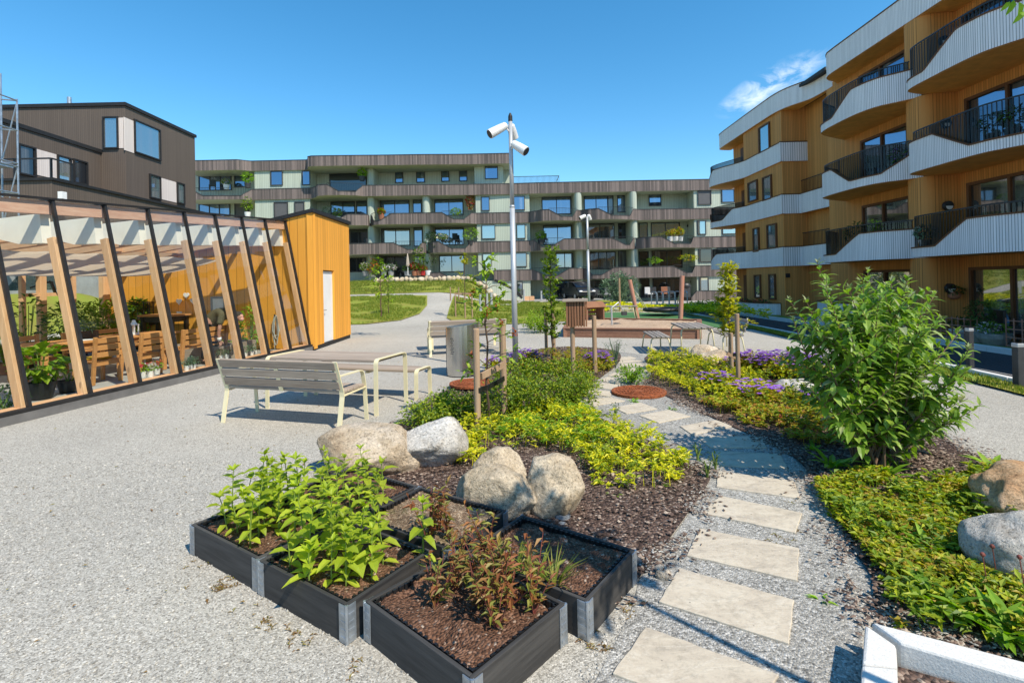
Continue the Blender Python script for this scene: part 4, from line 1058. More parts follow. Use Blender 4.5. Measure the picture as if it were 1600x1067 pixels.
# ---------------------------------------------------------------- inside the greenhouse
IZ = .055
def armchair(loc, rz, label, cushion=None, grp=None):
    r = T('garden_armchair', loc, label, 'chair', rz, grp)
    w, dp, sh = .54, .52, .42
    for sx in (-1, 1):
        m = MB(); m.box((sx*(w/2-.03), dp/2-.03, .32), (.055, .055, .64)); m.build('leg', 'teak', r, bevel=.006)
        m = MB(); m.bar((sx*(w/2-.03), -dp/2+.03, 0), (sx*(w/2-.03), -dp/2-.06, .86), .055, .055, (0, 1, 0)); m.build('leg', 'teak', r, bevel=.006)
        m = MB(); m.box((sx*(w/2-.03), 0, .655), (.07, dp+.04, .03)); m.build('armrest', 'teak', r, bevel=.006)
    m = MB()
    for k in range(6): m.box((0, -dp/2+.06+k*.085, sh), (w-.06, .07, .022))
    m.box((0, dp/2-.03, sh-.05), (w-.1, .03, .07)); m.box((0, -dp/2+.04, sh-.05), (w-.1, .03, .07)); m.build('seat', 'teak', r)
    m = MB()
    for k in range(3): z = .54+k*.125; m.box((0, -dp/2-.02-(z-.42)*.1, z), (w-.1, .024, .09))
    m.build('backrest', 'teak', r)
    if cushion: m = MB(); m.sphere((0, 0, sh+.04), (w/2-.05, dp/2-.04, .035), 16, 8); m.build('cushion', cushion, r, smooth=True)
    return r
def gbench(loc, rz, label, L=1.25):
    r = T('garden_bench', loc, label, 'bench', rz)
    for sx in (-1, 1):
        m = MB(); m.box((sx*(L/2-.05), .22, .21), (.07, .07, .42)); m.build('leg', 'teak', r, bevel=.006)
        m = MB(); m.bar((sx*(L/2-.05), -.22, 0), (sx*(L/2-.05), -.30, .84), .07, .06, (0, 1, 0)); m.build('leg', 'teak', r, bevel=.006)
    m = MB()
    for k in range(5): m.box((0, -.19+k*.10, .43), (L, .085, .028))
    m.build('seat', 'teak', r)
    m = MB()
    for k in range(3): m.box((0, -.245-k*.015, .55+k*.12), (L-.14, .025, .09))
    m.build('backrest', 'teak', r)
    return r
def inside():
    ax = V((.30, .954, 0)); rz = math.atan2(ax.y, ax.x)
    tc_ = V((-8.25, 10.3, IZ))
    r = T('dining_table', tc_, 'long oiled wooden table set inside the greenhouse', 'table', rz)
    m = MB()
    for k in range(5): m.box((0, -.36+k*.18, .735), (2.7, .172, .035))
    m.build('tabletop', 'teak', r)
    m = MB(); m.box((0, .38, .67), (2.4, .03, .09)); m.box((0, -.38, .67), (2.4, .03, .09)); m.box((1.2, 0, .67), (.03, .73, .09)); m.box((-1.2, 0, .67), (.03, .73, .09)); m.build('apron', 'teak', r)
    for sx in (-1, 1):
        for sy in (-1, 1): m = MB(); m.box((sx*1.22, sy*.37, .35), (.085, .085, .70)); m.build('leg', 'teak', r, bevel=.008)
    q = lambda a, b, z=IZ: tc_+ax*a+V((ax.y, -ax.x, 0))*b+V((0, 0, z-IZ))
    # chair "front" looks along local +y; near side faces the table (towards -perp)
    nr = rz+pi-pi/2+pi/2
    armchair(q(-.62, .78), rz+0, 'wooden armchair with a yellow seat cushion nearest the glass', 'yellow_cushion')
    armchair(q(.15, .80), rz+.1, 'wooden armchair without cushion beside the one with the yellow cushion')
    gbench(q(1.35, .85), rz+.06, 'slatted wooden garden bench on the glass side of the greenhouse table')
    armchair(q(-.7, -.85), rz+pi, 'wooden armchair on the far side of the greenhouse table, left of the leafy box plant')
    gbench(q(.7, -.85), rz+pi, 'slatted wooden garden bench on the far side of the greenhouse table', 1.5)
    # lantern, plant box, papers on the table
    L0 = q(.55, .1, .81)
    r = T('lantern', L0, 'small white candle lantern on the greenhouse table', 'lantern')
    m = MB(); m.box((0, 0, .012), (.15, .15, .024)); m.box((0, 0, .205), (.14, .14, .02)); m.build('base', 'white_paint', r)
    m = MB()
    for sx in (-1, 1):
        for sy in (-1, 1): m.box((sx*.055, sy*.055, .11), (.018, .018, .18))
    m.build('frame', 'white_paint', r)
    m = MB(); m.lathe((0, 0, .215), [(.085, 0), (.045, .05), (.04, .085), (0, .095)], 4); m.build('lid', 'white_paint', r)
    m = MB(); m.tube([(0, 0, .024), (0, 0, .10)], .028, 10); m.build('candle', 'lamp_white', r)
    bx = q(-.25, -.1, .81)
    r = T('plant_box', bx, 'dark wooden box of low plants standing on the greenhouse table', 'plant box', rz)
    m = MB(); m.box((0, 0, .075), (.36, .18, .15)); m.build('box', 'bark', r)
    lf = MB()
    for p, d, L, W, b in bushy(.2, .16, 90, .10, .03): lf.leaf(p+V((0, 0, .13)), d, V((0, 0, 1)), L, W, b)
    lf.build('leaves', 'leaf_grey', r)
    m = MB(); m.box((0, 0, .006), (.30, .21, .012)); tag(m.build('newspaper', 'plastic_white', None, loc=q(-.45, .2, .81), rz=rz), 'white paper lying folded on the greenhouse table', 'paper')
    # potting bench by the end wall
    w0, w1 = PW(257, 497, .45), PW(300, 495, .45); c = (w0+w1)/2
    r = T('potting_bench', V((c.x, c.y, IZ)), 'tall dark potting bench with wooden top against the yellow wall', 'table', math.atan2(-PD.y, -PD.x))
    m = MB(); m.box((0, 0, .98), (1.15, .6, .05)); m.build('tabletop', 'teak', r)
    for sx in (-1, 1):
        for sy in (-1, 1): m = MB(); m.box((sx*.46, sy*.24, .478), (.09, .09, .955)); m.build('leg', 'black_metal', r)
    m = MB(); m.box((0, 0, .87), (.95, .5, .14)); m.build('drawer', 'black_metal', r)
    # hearts, frame and hose on the wall
    def heart(px, py, s, label):
        p = PW(px, py, .02); r2 = T('wall_heart', p, label, 'decoration', math.atan2(-PD.y, -PD.x))
        pts = []
        for i in range(28):
            a = 2*pi*i/28; pts.append(V((16*sin(a)**3/17*s, 0, (13*cos(a)-5*cos(2*a)-2*cos(3*a)-cos(4*a))/17*s)))
        m = MB(); m.ext(pts, (0, -.02, 0)); m.build('heart', 'plastic_white', r2)
    heart(292.5, 461.5, .10, 'white wooden heart hanging highest on the yellow wall'); heart(281, 471, .10, 'white wooden heart hanging lower left on the yellow wall'); heart(303, 470, .10, 'white wooden heart beside the post on the yellow wall')
    p = PW(281, 488, .02); m = MB(); m.box((0, 0, 0), (.16, .02, .05)); tag(m.build('wall_plaque', 'plastic_white', None, loc=p, rz=math.atan2(-PD.y, -PD.x)), 'small white plaque hanging under the lower heart', 'plaque')
    p = PW(342, 480, .03); r2 = T('picture_frame', p, 'grey picture frame with pale mount on the yellow wall behind the person', 'picture frame', math.atan2(-PD.y, -PD.x))
    m = MB()
    for x, z, a, b in ((0, .27, .46, .06), (0, -.27, .46, .06), (.20, 0, .06, .48), (-.20, 0, .06, .48)): m.box((x, 0, z), (a, .03, b))
    m.build('frame', 'grey_pot', r2); m = MB(); m.box((0, .005, 0), (.34, .012, .48)); m.build('mount', 'plastic_white', r2)
    p = PW(215, 477, .05); r2 = T('wall_speaker', p, 'small black box fixed on the yellow wall above the plants', 'speaker', math.atan2(-PD.y, -PD.x))
    m = MB(); m.box((0, 0, 0), (.16, .10, .16)); m.build('body', 'black_metal', r2, bevel=.01); m = MB(); m.tube([(.0, -.05, 0), (0, -.06, 0)], .055, 14); m.build('grille', 'dark_grey', r2)
    # hose: loops over a hook
    hk = PW(434, 494, .06); r2 = T('garden_hose', hk, 'pale coiled garden hose hanging on a hook at the yellow wall', 'hose', math.atan2(-PD.y, -PD.x))
    m = MB(); m.tube([(0, .05, .02), (0, -.08, .02)], .014, 8); m.tube([(0, -.08, .02), (0, -.085, .06)], .014, 8); m.build('hook', 'black_metal', r2)
    for k in range(5):
        w_, h_ = U(.05, .10), U(.55, .82); pts = []; y = -.03-.012*k
        for i in range(25):
            a = 2*pi*i/24; pts.append((w_*sin(a)*(1-.3*cos(a))+.02*k-.03, y, -h_/2+h_/2*cos(a)+.03))
        m = MB(); m.tube(pts, .011, 6, False); m.build('coil', 'hose', r2, smooth=True)
    m = MB(); m.tube([(-.02, -.05, -.5), (-.04, -.05, -.75), (-.02, -.06, -.95)], .011, 6); m.build('hose_end', 'hose', r2, smooth=True)
    # raised bed with soil at the person's hands, and a second one right of it
    for (px, py), L, lab in (((338, 552), 1.5, 'wooden raised bed the bending person is tending'), ((384, 545), .8, 'wooden raised bed under the climbing plant')):
        g = G(px, py+12, IZ); g = g+GM*-.35
        r = T('raised_bed', g, lab, 'raised bed', GRZ)
        m = MB()
        for sx in (-1, 1): m.box((sx*L/2, 0, .19), (.03, .62, .38)); m.box((0, sx*.30, .19), (L-.034, .03, .38))
        m.build('box', 'grey_wood', r); m = MB(); m.box((0, 0, .30), (L-.05, .57, .06)); m.build('soil', 'soil', r)
    # plants
    def mass(px, py, h, r_, n, L, W, mat, label, pot=None, name='potted_plant', potmat='plastic_black'):
        g = G(px, py, IZ); z0 = 0
        rt = T(name, g, label, 'plant')
        if pot:
            m = MB(); m.lathe((0, 0, 0), [(pot*.72, 0), (pot, pot*1.35), (pot*.92, pot*1.35), (pot*.9, pot*1.2), (0, pot*1.2)], 20); m.build('pot', potmat, rt, smooth=False); z0 = pot*1.2
        lf = MB(); sm = MB()
        for p, d, l, w_, b in bushy(h, r_, n, L, W): lf.leaf(p+V((0, 0, z0)), d, V((0, 0, 1)), l, w_, b)
        for k in range(5): a = U(0, 6.3); sm.tube([(0, 0, z0*.9), (r_*.4*cos(a), r_*.4*sin(a), z0+h*.8)], .008, 5)
        sm.build('stem', 'stem_green', rt); lf.build('leaves', mat, rt)
        return rt
    mass(64, 623, .62, .27, 150, .17, .14, 'leaf_tree', 'big-leaved cucumber plant in a faceted black pot by the glass', .20)
    mass(106, 613, .18, .12, 16, .10, .05, 'leaf_tree', 'square black pot with a small seedling by the glass', .15)
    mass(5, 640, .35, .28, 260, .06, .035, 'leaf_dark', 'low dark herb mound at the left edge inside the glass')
    mass(6, 585, .75, .30, 200, .14, .08, 'leaf_tree', 'leafy plant in a clay pot at the left edge of the greenhouse', .18, potmat='terracotta')
    for px, py, lab in ((100, 560, 'tall bushy tomato plant behind the left end of the table'), (128, 556, 'tall bushy tomato plant behind the middle of the table'), (158, 553, 'tall bushy tomato plant behind the plant box'), (182, 548, 'bushy tomato plant beside the yellow wall'), (45, 575, 'thin tomato vine on a cane near the left post'), (215, 545, 'tomato plant under the black wall box'), (238, 543, 'tomato plant left of the potting bench')):
        thin = 'thin' in lab
        mass(px, py, 1.25 if not thin else 1.5, .36 if not thin else .28, 420 if not thin else 110, .13, .055 if not thin else .07, 'leaf_tree' if not thin else 'leaf_dark', lab, .16)
    mass(392, 552, 1.25, .22, 200, .12, .06, 'leaf_fresh', 'climbing plant with yellow leaves on a trellis in front of the yellow wall')
    mass(347, 557, .40, .30, 160, .10, .06, 'leaf_tree', 'young lettuce plants in the raised bed under the person\'s hands')
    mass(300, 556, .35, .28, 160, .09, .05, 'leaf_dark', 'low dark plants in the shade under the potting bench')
    fl = [(228, 590, 'petal_red', 'first'), (239.5, 589, 'petal_white', 'second'), (249.5, 585, 'petal_orange', 'third')]
    for px, py, mt, wd in fl:
        g = G(px, py, .17); g = g-GM*.06
        rt = T('flower_pot', g, 'small white pot of bright flowers on the sill, %s from the left' % wd, 'flower pot')
        m = MB(); m.lathe((0, 0, 0), [(.045, 0), (.06, .11), (.05, .11), (0, .10)], 14); m.build('pot', 'plastic_white', rt)
        lf = MB(); f2 = MB()
        for p, d, l, w_, b in bushy(.14, .08, 50, .05, .03): lf.leaf(p+V((0, 0, .1)), d, V((0, 0, 1)), l, w_, b)
        for _ in range(40): f2.leaf(V((U(-.08, .08), U(-.08, .08), .2+U(0, .05))), rvec(), V((0, 0, 1)), .035, .035)
        lf.build('leaves', 'leaf_fresh', rt); f2.build('blossoms', mt, rt)
    for px, py, wd in ((296, 579, 'the left one of three'), (301.5, 577.5, 'the middle one of three'), (307, 576.5, 'the right one of three'), (350, 562, 'left of the post before the raised bed'), (358, 560, 'against the post before the raised bed'), (387, 557, 'leftmost under the climbing plant'), (397, 555, 'in the middle under the climbing plant'), (403, 553, 'rightmost under the climbing plant')):
        g = G(px, py, .17)-GM*.06
        rt = T('flower_pot', g, 'white pot of grey-green seedlings on the sill, %s' % wd, 'flower pot')
        m = MB(); m.lathe((0, 0, 0), [(.035, 0), (.048, .09), (.04, .09), (0, .08)], 14); m.build('pot', 'plastic_white', rt)
        lf = MB()
        for p, d, l, w_, b in bushy(.16, .09, 70, .045, .022): lf.leaf(p+V((0, 0, .08)), d, V((0, 0, 1)), l, w_, b)
        lf.build('leaves', 'leaf_grey', rt)
    # plant on a shelf at the end wall
    p = PW(228, 497, .18); rt = T('wall_shelf', p, 'dark wall shelf holding a green pot plant at the yellow wall', 'shelf', math.atan2(-PD.y, -PD.x))
    m = MB(); m.box((0, 0, 0), (.9, .28, .03)); m.build('board', 'bark', rt); m = MB(); m.box((-.35, .05, -.1), (.03, .18, .18)); m.build('bracket', 'black_metal', rt)
    m = MB(); m.box((.35, .05, -.1), (.03, .18, .18)); m.build('bracket', 'black_metal', rt)
    rt = T('potted_plant', p+V((0, 0, .017))+PD*.05, 'dark green pot plant standing on the wall shelf', 'plant')
    m = MB(); m.lathe((0, 0, 0), [(.06, 0), (.08, .14), (0, .13)], 14); m.build('pot', 'grey_pot', rt)
    lf = MB()
    for q_, d, l, w_, b in bushy(.4, .22, 130, .14, .04): lf.leaf(q_+V((0, 0, .12)), d, V((0, 0, 1)), l, w_, b)
    lf.build('leaves', 'leaf_dark', rt)
    p = p-PD*.28+V((0, 0, .017)); rt = T('lantern', p, 'tall black metal lantern standing on the wall shelf', 'lantern')
    m = MB()
    for sx in (-1, 1):
        for sy in (-1, 1): m.box((sx*.08, sy*.08, .22), (.02, .02, .42))
    m.build('frame', 'black_metal', rt); m = MB(); m.box((0, 0, .44), (.2, .2, .03)); m.build('lid', 'black_metal', rt); m = MB(); m.box((0, 0, .01), (.2, .2, .02)); m.build('base', 'black_metal', rt)
M('yellow_cushion', (.62, .36, .02), .9, .08, 20)
inside()

# ---------------------------------------------------------------- person bending over the raised bed
def skin_body(name, mat, joints, edges, parent=None, lvl=2, root=0, loc=None):
    me = bpy.data.meshes.new(name); me.from_pydata([j[:3] for j in joints], edges, []); me.update()
    o = bpy.data.objects.new(name, me); COL.objects.link(o)
    if parent: o.parent = parent
    if loc is not None: o.location = loc
    sm = o.modifiers.new('skin', 'SKIN'); sm.use_smooth_shade = True
    sv = me.skin_vertices[0].data
    for i, j in enumerate(joints):
        r = j[3] if isinstance(j[3], tuple) else (j[3], j[3]); sv[i].radius = r; sv[i].use_root = (i == root)
    s = o.modifiers.new('sub', 'SUBSURF'); s.levels = lvl; s.render_levels = lvl
    me.materials.append(MATS[mat]); return o
def person():
    # local frame: x = towards the head (right in the photo), y = away from camera, z up; feet at z=0
    base = G(330, 566, IZ)-GM*1.15; base.z = IZ
    base = V((D(331, 520, 11.6).x, 11.6, IZ))
    rt = T('person', base, 'person in olive T-shirt and dark trousers bending over a raised bed inside the greenhouse', 'person', radians(-6))
    J = []; E = []
    def chain(pts, start=None):
        prev = start
        for p in pts:
            J.append(p); i = len(J)-1
            if prev is not None: E.append((prev, i))
            prev = i
        return prev
    hip = chain([(-.05, 0, .93, (.135, .16))])
    sp = chain([(.06, 0, 1.03, (.13, .15)), (.20, 0, 1.11, (.125, .165)), (.34, 0, 1.15, (.125, .185)), (.44, 0, 1.13, (.075, .10)), (.50, 0, 1.11, .055), (.545, 0, 1.09, .06)], hip)
    chest = sp-3
    for sy in (-1, 1):
        chain([(.38, sy*.17, 1.09, .062), (.37+.01*sy, sy*.21, .93, .047), (.35, sy*.22, .80, .040), (.36+.05*sy, sy*.20, .66, .036), (.37+.06*sy, sy*.17, .55, .026), (.375+.06*sy, sy*.165, .51, (.036, .020)), (.38+.06*sy, sy*.16, .46, (.036, .018))], chest)
        chain([(-.05, sy*.10, .82, .092), (-.02, sy*.12, .50, .066), (-.08, sy*.125, .28, .055), (-.10, sy*.13, .09, .042), (-.06, sy*.135, .045, .045), (.06, sy*.15, .03, .036), (.12, sy*.155, .025, .028)], hip)
    skin_body('body', 'skin', J, E, rt)
    # head with face
    hd = MB(); hd.sphere((.64, 0, 1.05), (.115, .078, .095), 20, 14); hd.sphere((.71, 0, .985), (.06, .055, .05), 14, 10)
    hd.tube([(.735, 0, 1.035), (.762, 0, 1.01), (.745, 0, .995)], [.012, .016, .008], 8)
    hd.sphere((.735, .03, 1.055), .013, 8, 6); hd.sphere((.735, -.03, 1.055), .013, 8, 6); hd.sphere((.62, .08, 1.04), (.03, .012, .038), 10, 8); hd.sphere((.62, -.08, 1.04), (.03, .012, .038), 10, 8)
    hd.build('head', 'skin', rt, smooth=True)
    hr = MB(); hr.sphere((.625, 0, 1.075), (.118, .086, .092), 20, 14); hr.build('hair', 'hair', rt, smooth=True)
    # fingers
    for sy in (-1, 1):
        hx, hy, hz = .38+.06*sy, sy*.16, .46
        for k in range(4):
            y = hy+(k-1.5)*.020; L = (.065, .078, .074, .058)[k]
            m = MB(); m.tube([(hx, y, hz+.02), (hx+.008, y, hz-L*.4), (hx-.006, y, hz-L*.75), (hx-.022, y, hz-L)], [.0095, .009, .008, .006], 8); m.build('finger', 'skin', rt, smooth=True)
        m = MB(); m.tube([(hx+.01, hy-sy*.03, hz+.045), (hx+.03, hy-sy*.05, hz+.015), (hx+.03, hy-sy*.05, hz-.02)], [.012, .011, .008], 8); m.build('thumb', 'skin', rt, smooth=True)
    # clothes follow the body
    J2 = [(-.08, 0, .88, (.155, .175)), (.05, 0, 1.02, (.15, .17)), (.20, 0, 1.11, (.145, .185)), (.34, 0, 1.15, (.145, .20)), (.45, 0, 1.13, (.08, .11)),
          (.38, .18, 1.09, .082), (.375, .215, .95, .072), (.37, .225, .88, .07), (.38, -.18, 1.09, .082), (.365, -.215, .95, .072), (.355, -.225, .88, .07)]
    skin_body('t_shirt', 'olive_cloth', J2, [(0, 1), (1, 2), (2, 3), (3, 4), (3, 5), (5, 6), (6, 7), (3, 8), (8, 9), (9, 10)], rt)
    J3 = [(-.06, 0, .90, (.15, .165))]
    E3 = []
    for sy in (-1, 1):
        k = len(J3); J3 += [(-.05, sy*.10, .80, .112), (-.02, sy*.12, .50, .085), (-.08, sy*.125, .28, .075), (-.10, sy*.13, .10, .07)]; E3 += [(0, k), (k, k+1), (k+1, k+2), (k+2, k+3)]
    skin_body('trousers', 'dark_cloth', J3, E3, rt)
    for sy in (-1, 1):
        m = MB(); m.sphere((.02, sy*.142, .05), (.15, .052, .06), 16, 10); m.build('shoe', 'black_metal', rt, smooth=True)
    # pale glove cuff on the near wrist
    m = MB(); m.tube([(.31, -.185, .60), (.313, -.175, .53)], [.044, .042], 14); m.build('cuff', 'plastic_white', rt, smooth=True)
person()
# ---------------------------------------------------------------- stepping slabs
M('slab_edge', (.40, .36, .29), .8, .1, 6)
SLABS = [
 [(1009, 979), (1217, 1053), (1172, 1130), (957, 1051)], [(1062, 887), (1241, 937), (1233, 1005), (1029, 939)], [(1092.5, 825), (1248, 856), (1246, 906), (1073, 867)],
 [(1125, 774), (1253.6, 801), (1243.5, 832), (1097, 801)], [(1123, 736), (1240, 751), (1250, 778), (1119, 760)], [(1116, 704), (1219.5, 709), (1230, 731), (1119, 727)],
 [(1088, 681), (1189, 681), (1198, 699), (1110, 699)], [(1062, 665.6), (1119, 656), (1145, 665.6), (1081.6, 679)], [(998.5, 649), (1044, 640), (1079, 650), (1029, 660.4)],
 [(957, 637), (1000.6, 628.5), (1027, 638.5), (979, 646)], [(912.4, 625), (954, 620.5), (977, 626), (926, 633.5)], [(914, 614), (926, 608), (956, 611.6), (954, 619.5)],
 [(922, 604), (940, 597.5), (969, 601), (958, 609)], [(934, 594.5), (950, 588.5), (977, 594.5), (967, 599.5)], [(949, 587), (960, 582.4), (980, 585), (977, 591)],
 [(968, 578.7), (977, 574.5), (1021, 575.5), (1016, 581.5)], [(967, 572.6), (970, 567.5), (1016, 567), (1021, 571.5)], [(965, 563.5), (985, 561.6), (1004, 564), (960, 567)], [(958, 559), (985, 556.5), (994, 559.5), (965, 562.5)]]
ORD = ['nearest, cut off by the bottom edge of the photo', 'second from the bottom of the photo, with pale veins', 'third from the bottom of the photo, dotted with dark specks', 'fourth from the bottom of the photo', 'fifth from the bottom, just in front of the shrub\'s shadow', 'sixth from the bottom, in the shrub\'s shadow', 'seventh from the bottom, at the far side of the shrub\'s shadow', 'eighth from the bottom, where the path bends left', 'ninth from the bottom, on the bend', 'tenth from the bottom, below the round rusty grate', 'eleventh from the bottom, at the edge of the hedge', 'twelfth from the bottom, left of the rusty grate', 'thirteenth from the bottom, left above the rusty grate', 'fourteenth from the bottom, behind the rusty grate', 'fifteenth from the bottom', 'sixteenth from the bottom, a wide one', 'seventeenth from the bottom', 'third from the far end of the path', 'at the far end of the path']
del ORD[17]; ORD.insert(17, 'second from the far end of the path')
for q, w_ in zip(SLABS, ORD):
    P = [G(a, b, .015) for a, b in q]; c = sum(P, V())/4; c.z = 0
    m = MB(); P = [p-c for p in P]
    # slightly broken edges
    R_ = []
    for i in range(4):
        a, b = P[i], P[(i+1) % 4]; n = max(2, int((b-a).length/.06))
        for k in range(n):
            p = a.lerp(b, k/n); e = (b-a).normalized(); o = V((-e.y, e.x, 0))*U(-.004, .004) if k else V()
            R_.append((p.x+o.x, p.y+o.y))
    m.prism(R_, -.03, .017)
    o = m.build('stepping_slab', 'slab_stone', None, loc=c, bevel=.004)
    tag(o, 'pale sandstone stepping slab, '+w_, 'paving slab', 'sandstone slabs of the garden path')

# ---------------------------------------------------------------- boulders
def rock(name, c, size, label, mat, seed, rz=0, cuts=7, cat='boulder', sink=.12, lvl=5, rough=.22):
    rnd = random.Random(seed); bm = bmesh.new(); bmesh.ops.create_icosphere(bm, subdivisions=lvl, radius=1)
    off = V((rnd.uniform(-50, 50), rnd.uniform(-50, 50), rnd.uniform(-50, 50)))
    pl = []
    for _ in range(cuts):
        n = V((rnd.gauss(0, 1), rnd.gauss(0, 1), rnd.gauss(.1, .8))).normalized(); pl.append((n, rnd.uniform(.62, .88)))
    for v in bm.verts:
        p = v.co.copy(); d = p.normalized()
        p *= 1+rough*mnoise.noise(d*1.2+off)+rough*.45*mnoise.noise(d*2.7+off)
        for n, k in pl:
            t = p.dot(n)-k
            if t > 0: p -= n*t*.82
        p += d*(.020*mnoise.noise(d*7+off)+.012*mnoise.noise(d*17+off))
        v.co = p
    for f in bm.faces: f.smooth = True
    me = bpy.data.meshes.new(name)
    for v in bm.verts: v.co = V((v.co.x*size[0], v.co.y*size[1], v.co.z*size[2]))
    bm.to_mesh(me); bm.free(); me.materials.append(MATS[mat])
    o = bpy.data.objects.new(name, me); COL.objects.link(o); o.rotation_euler.z = rz
    o.location = (c.x, c.y, c.z+size[2]*(1-sink*2)*.80)
    return tag(o, label, cat)
rock('boulder', G(576, 735), (.47, .36, .27), 'long tan boulder nearest the bench, leftmost behind the planters', 'rock_tan', 3, .1, 6)
rock('boulder', G(675, 722), (.34, .32, .28), 'pale grey boulder beside the tan one, left of the hedge', 'rock_grey', 11, .4, 5)
rock('boulder', G(784, 758), (.26, .21, .20), 'small cream boulder half hidden behind the two larger ones', 'rock_cream', 5, .2, 5)
rock('boulder', G(768, 800), (.36, .25, .235), 'wedge shaped cream boulder touching the black planter', 'rock_cream', 21, -.25, 7)
rock('boulder', G(864, 798), (.29, .22, .25), 'upright cream boulder with a dark flat face on its left', 'rock_cream', 34, .3, 9)
rock('boulder', G(1242, 618), (.42, .24, .15), 'low flat grey boulder among the purple flowers', 'rock_grey', 8, -.15, 5)
rock('boulder', G(1100, 566), (.34, .26, .22), 'tan boulder behind its twin near the slatted tables', 'rock_tan', 15, .2, 5)
rock('boulder', G(1117, 572), (.33, .28, .22), 'tan boulder in front of its twin near the slatted tables', 'rock_tan', 27, .6, 5)
rock('boulder', V((3.60, 3.60, 0)), (.36, .30, .24), 'rusty orange topped boulder at the right edge', 'rock_orange', 41, .3, 5)
rock('boulder', V((2.98, 2.95, 0)), (.36, .30, .225), 'rounded grey boulder in front of the orange one at the right edge', 'rock_grey', 44, .2, 4)
for px, py, s, mt, sd, lab in ((894, 788, .055, 'rock_grey', 61, 'small white stone beside the upright boulder'), (880, 814, .060, 'rock_blue', 62, 'small bluish stone on the mulch behind the planter'), (878, 824, .035, 'rock_grey', 63, 'tiny grey stone in front of the bluish one'), (992, 882, .05, 'rock_blue', 64, 'bluish stone at the right corner of the planters'), (1035, 905, .04, 'rock_tan', 65, 'brown pebble left of the second slab, larger one'), (1030, 893, .035, 'rock_tan', 66, 'brown pebble left of the second slab, smaller one'), (1043, 898, .03, 'rock_tan', 67, 'brown pebble touching the second slab'), (842, 762, .03, 'rock_grey', 68, 'tiny pale stone between the two front boulders')):
    rock('stone', G(px, py), (s, s*.8, s*.75), lab, mt, sd, U(0, 3), 4, 'stone', lvl=3)

# ---------------------------------------------------------------- granite edging, bottom right
def edging():
    zt = .16; g = lambda a, b: G(a, b, zt)
    A = [g(1361, 970), g(1600, 1032), g(1760, 1074), g(1740, 1110), g(1600, 1059), g(1407, 1003)]
    B1 = [g(1352, 974), g(1400, 1007), g(1402, 1040), g(1347, 1034)]; B2 = [g(1346.5, 1037), g(1402, 1043), g(1406, 1200), g(1336, 1200)]
    for poly, lab in ((A, 'pale granite edging stone running right from the corner'), (B1, 'short pale granite edging stone at the corner'), (B2, 'pale granite edging stone leaving the bottom of the photo')):
        c = sum(poly, V())/len(poly); c.z = 0
        m = MB(); m.prism([(p.x-c.x, p.y-c.y) for p in poly][::-1], -.05, zt)
        tag(m.build('edging_stone', 'granite', None, loc=c, bevel=.012), lab, 'kerb stone', 'granite edging of the corner bed')
    i = [g(1402, 1009), g(1600, 1062), g(1740, 1112), g(1700, 1300), g(1406, 1200)]
    sheet('mulch_bed', [(p.x, p.y) for p in i], 'mulch', .075, .2, lambda x, y: 0)
edging()

# ---------------------------------------------------------------- pallet-collar planters
BOXES = {}
def collar(key, c0, ang, L, W, label, soil='soil'):
    """c0: front-left corner; the long side runs along ang, depth to its left (away)"""
    ux = V((cos(ang), sin(ang), 0)); vx = V((-ux.y, ux.x, 0)); h = .195
    r = T('planter_box', (c0.x, c0.y, 0), label, 'planter', ang, 'black pallet collar planters')
    def pl(a, b, ax):
        m = MB(); m.bar((*a, h/2), (*b, h/2), .02, h); return m.build('plank' , 'black_plank' if ax == 0 else 'black_plank_y', r, bevel=.003)
    t = .011
    pl((.02, t), (L-.02, t), 0); pl((.02, W-t), (L-.02, W-t), 0); pl((t, .0), (t, W), 1); pl((L-t, .0), (L-t, W), 1)
    for x, y, sx, sy in ((0, 0, 1, 1), (L, 0, -1, 1), (L, W, -1, -1), (0, W, 1, -1)):
        m = MB(); e = -.003
        m.box((x+sx*.028, y+sy*e, h/2), (.05, .004, h-.01)); m.box((x+sx*e, y+sy*.028, h/2), (.004, .05, h-.01))
        m.tube([(x+sx*.001, y+sy*.001, .004), (x+sx*.001, y+sy*.001, h-.002)], .009, 8)
        for k in range(5):
            z = .02+k*.038; m.box((x+sx*.024, y-sy*.006, z+.01), (.034, .004, .012)); m.box((x-sx*.006, y+sy*.024, z+.01), (.004, .034, .012))
        m.build('hinge', 'galvanised', r)
    # black dimpled membrane lining the inside, its scalloped lip just over the planks
    m = MB(); n = 46
    for (ax, ay, bx, by) in ((.028, .03, L-.03, .03), (L-.03, .03, L-.03, W-.03), (L-.03, W-.03, .03, W-.03), (.03, W-.03, .03, .03)):
        d = V((bx-ax, by-ay, 0)); k = int(d.length/.018); d.normalize(); o = V((-d.y, d.x, 0))
        for i in range(k):
            p = V((ax, ay, 0))+d*(.018*i); w_ = .004 if i % 2 else .012
            m.bar(p+o*w_*.5+V((0, 0, .15)), p+d*.017+o*w_*.5+V((0, 0, .15)), w_, .078 if i % 2 else .086)
    m.build('liner', 'plastic_black', r)
    m = MB(); nx, ny = int(L/.03), int(W/.03); sd = U(0, 90)
    for i in range(nx+1):
        for j in range(ny+1):
            x, y = lerp(.03, L-.03, i/nx), lerp(.03, W-.03, j/ny)
            m.v.append((x, y, .168+.026*mnoise.noise(V((x*7+sd, y*7, 0)))+.012*mnoise.noise(V((x*25+sd, y*25, 0)))))
    m.f = [(i*(ny+1)+j, (i+1)*(ny+1)+j, (i+1)*(ny+1)+j+1, i*(ny+1)+j+1) for i in range(nx) for j in range(ny)]
    m.build('soil', soil, r, smooth=True)
    BOXES[key] = (V((c0.x, c0.y, 0)), ux, vx, L, W)
    return r
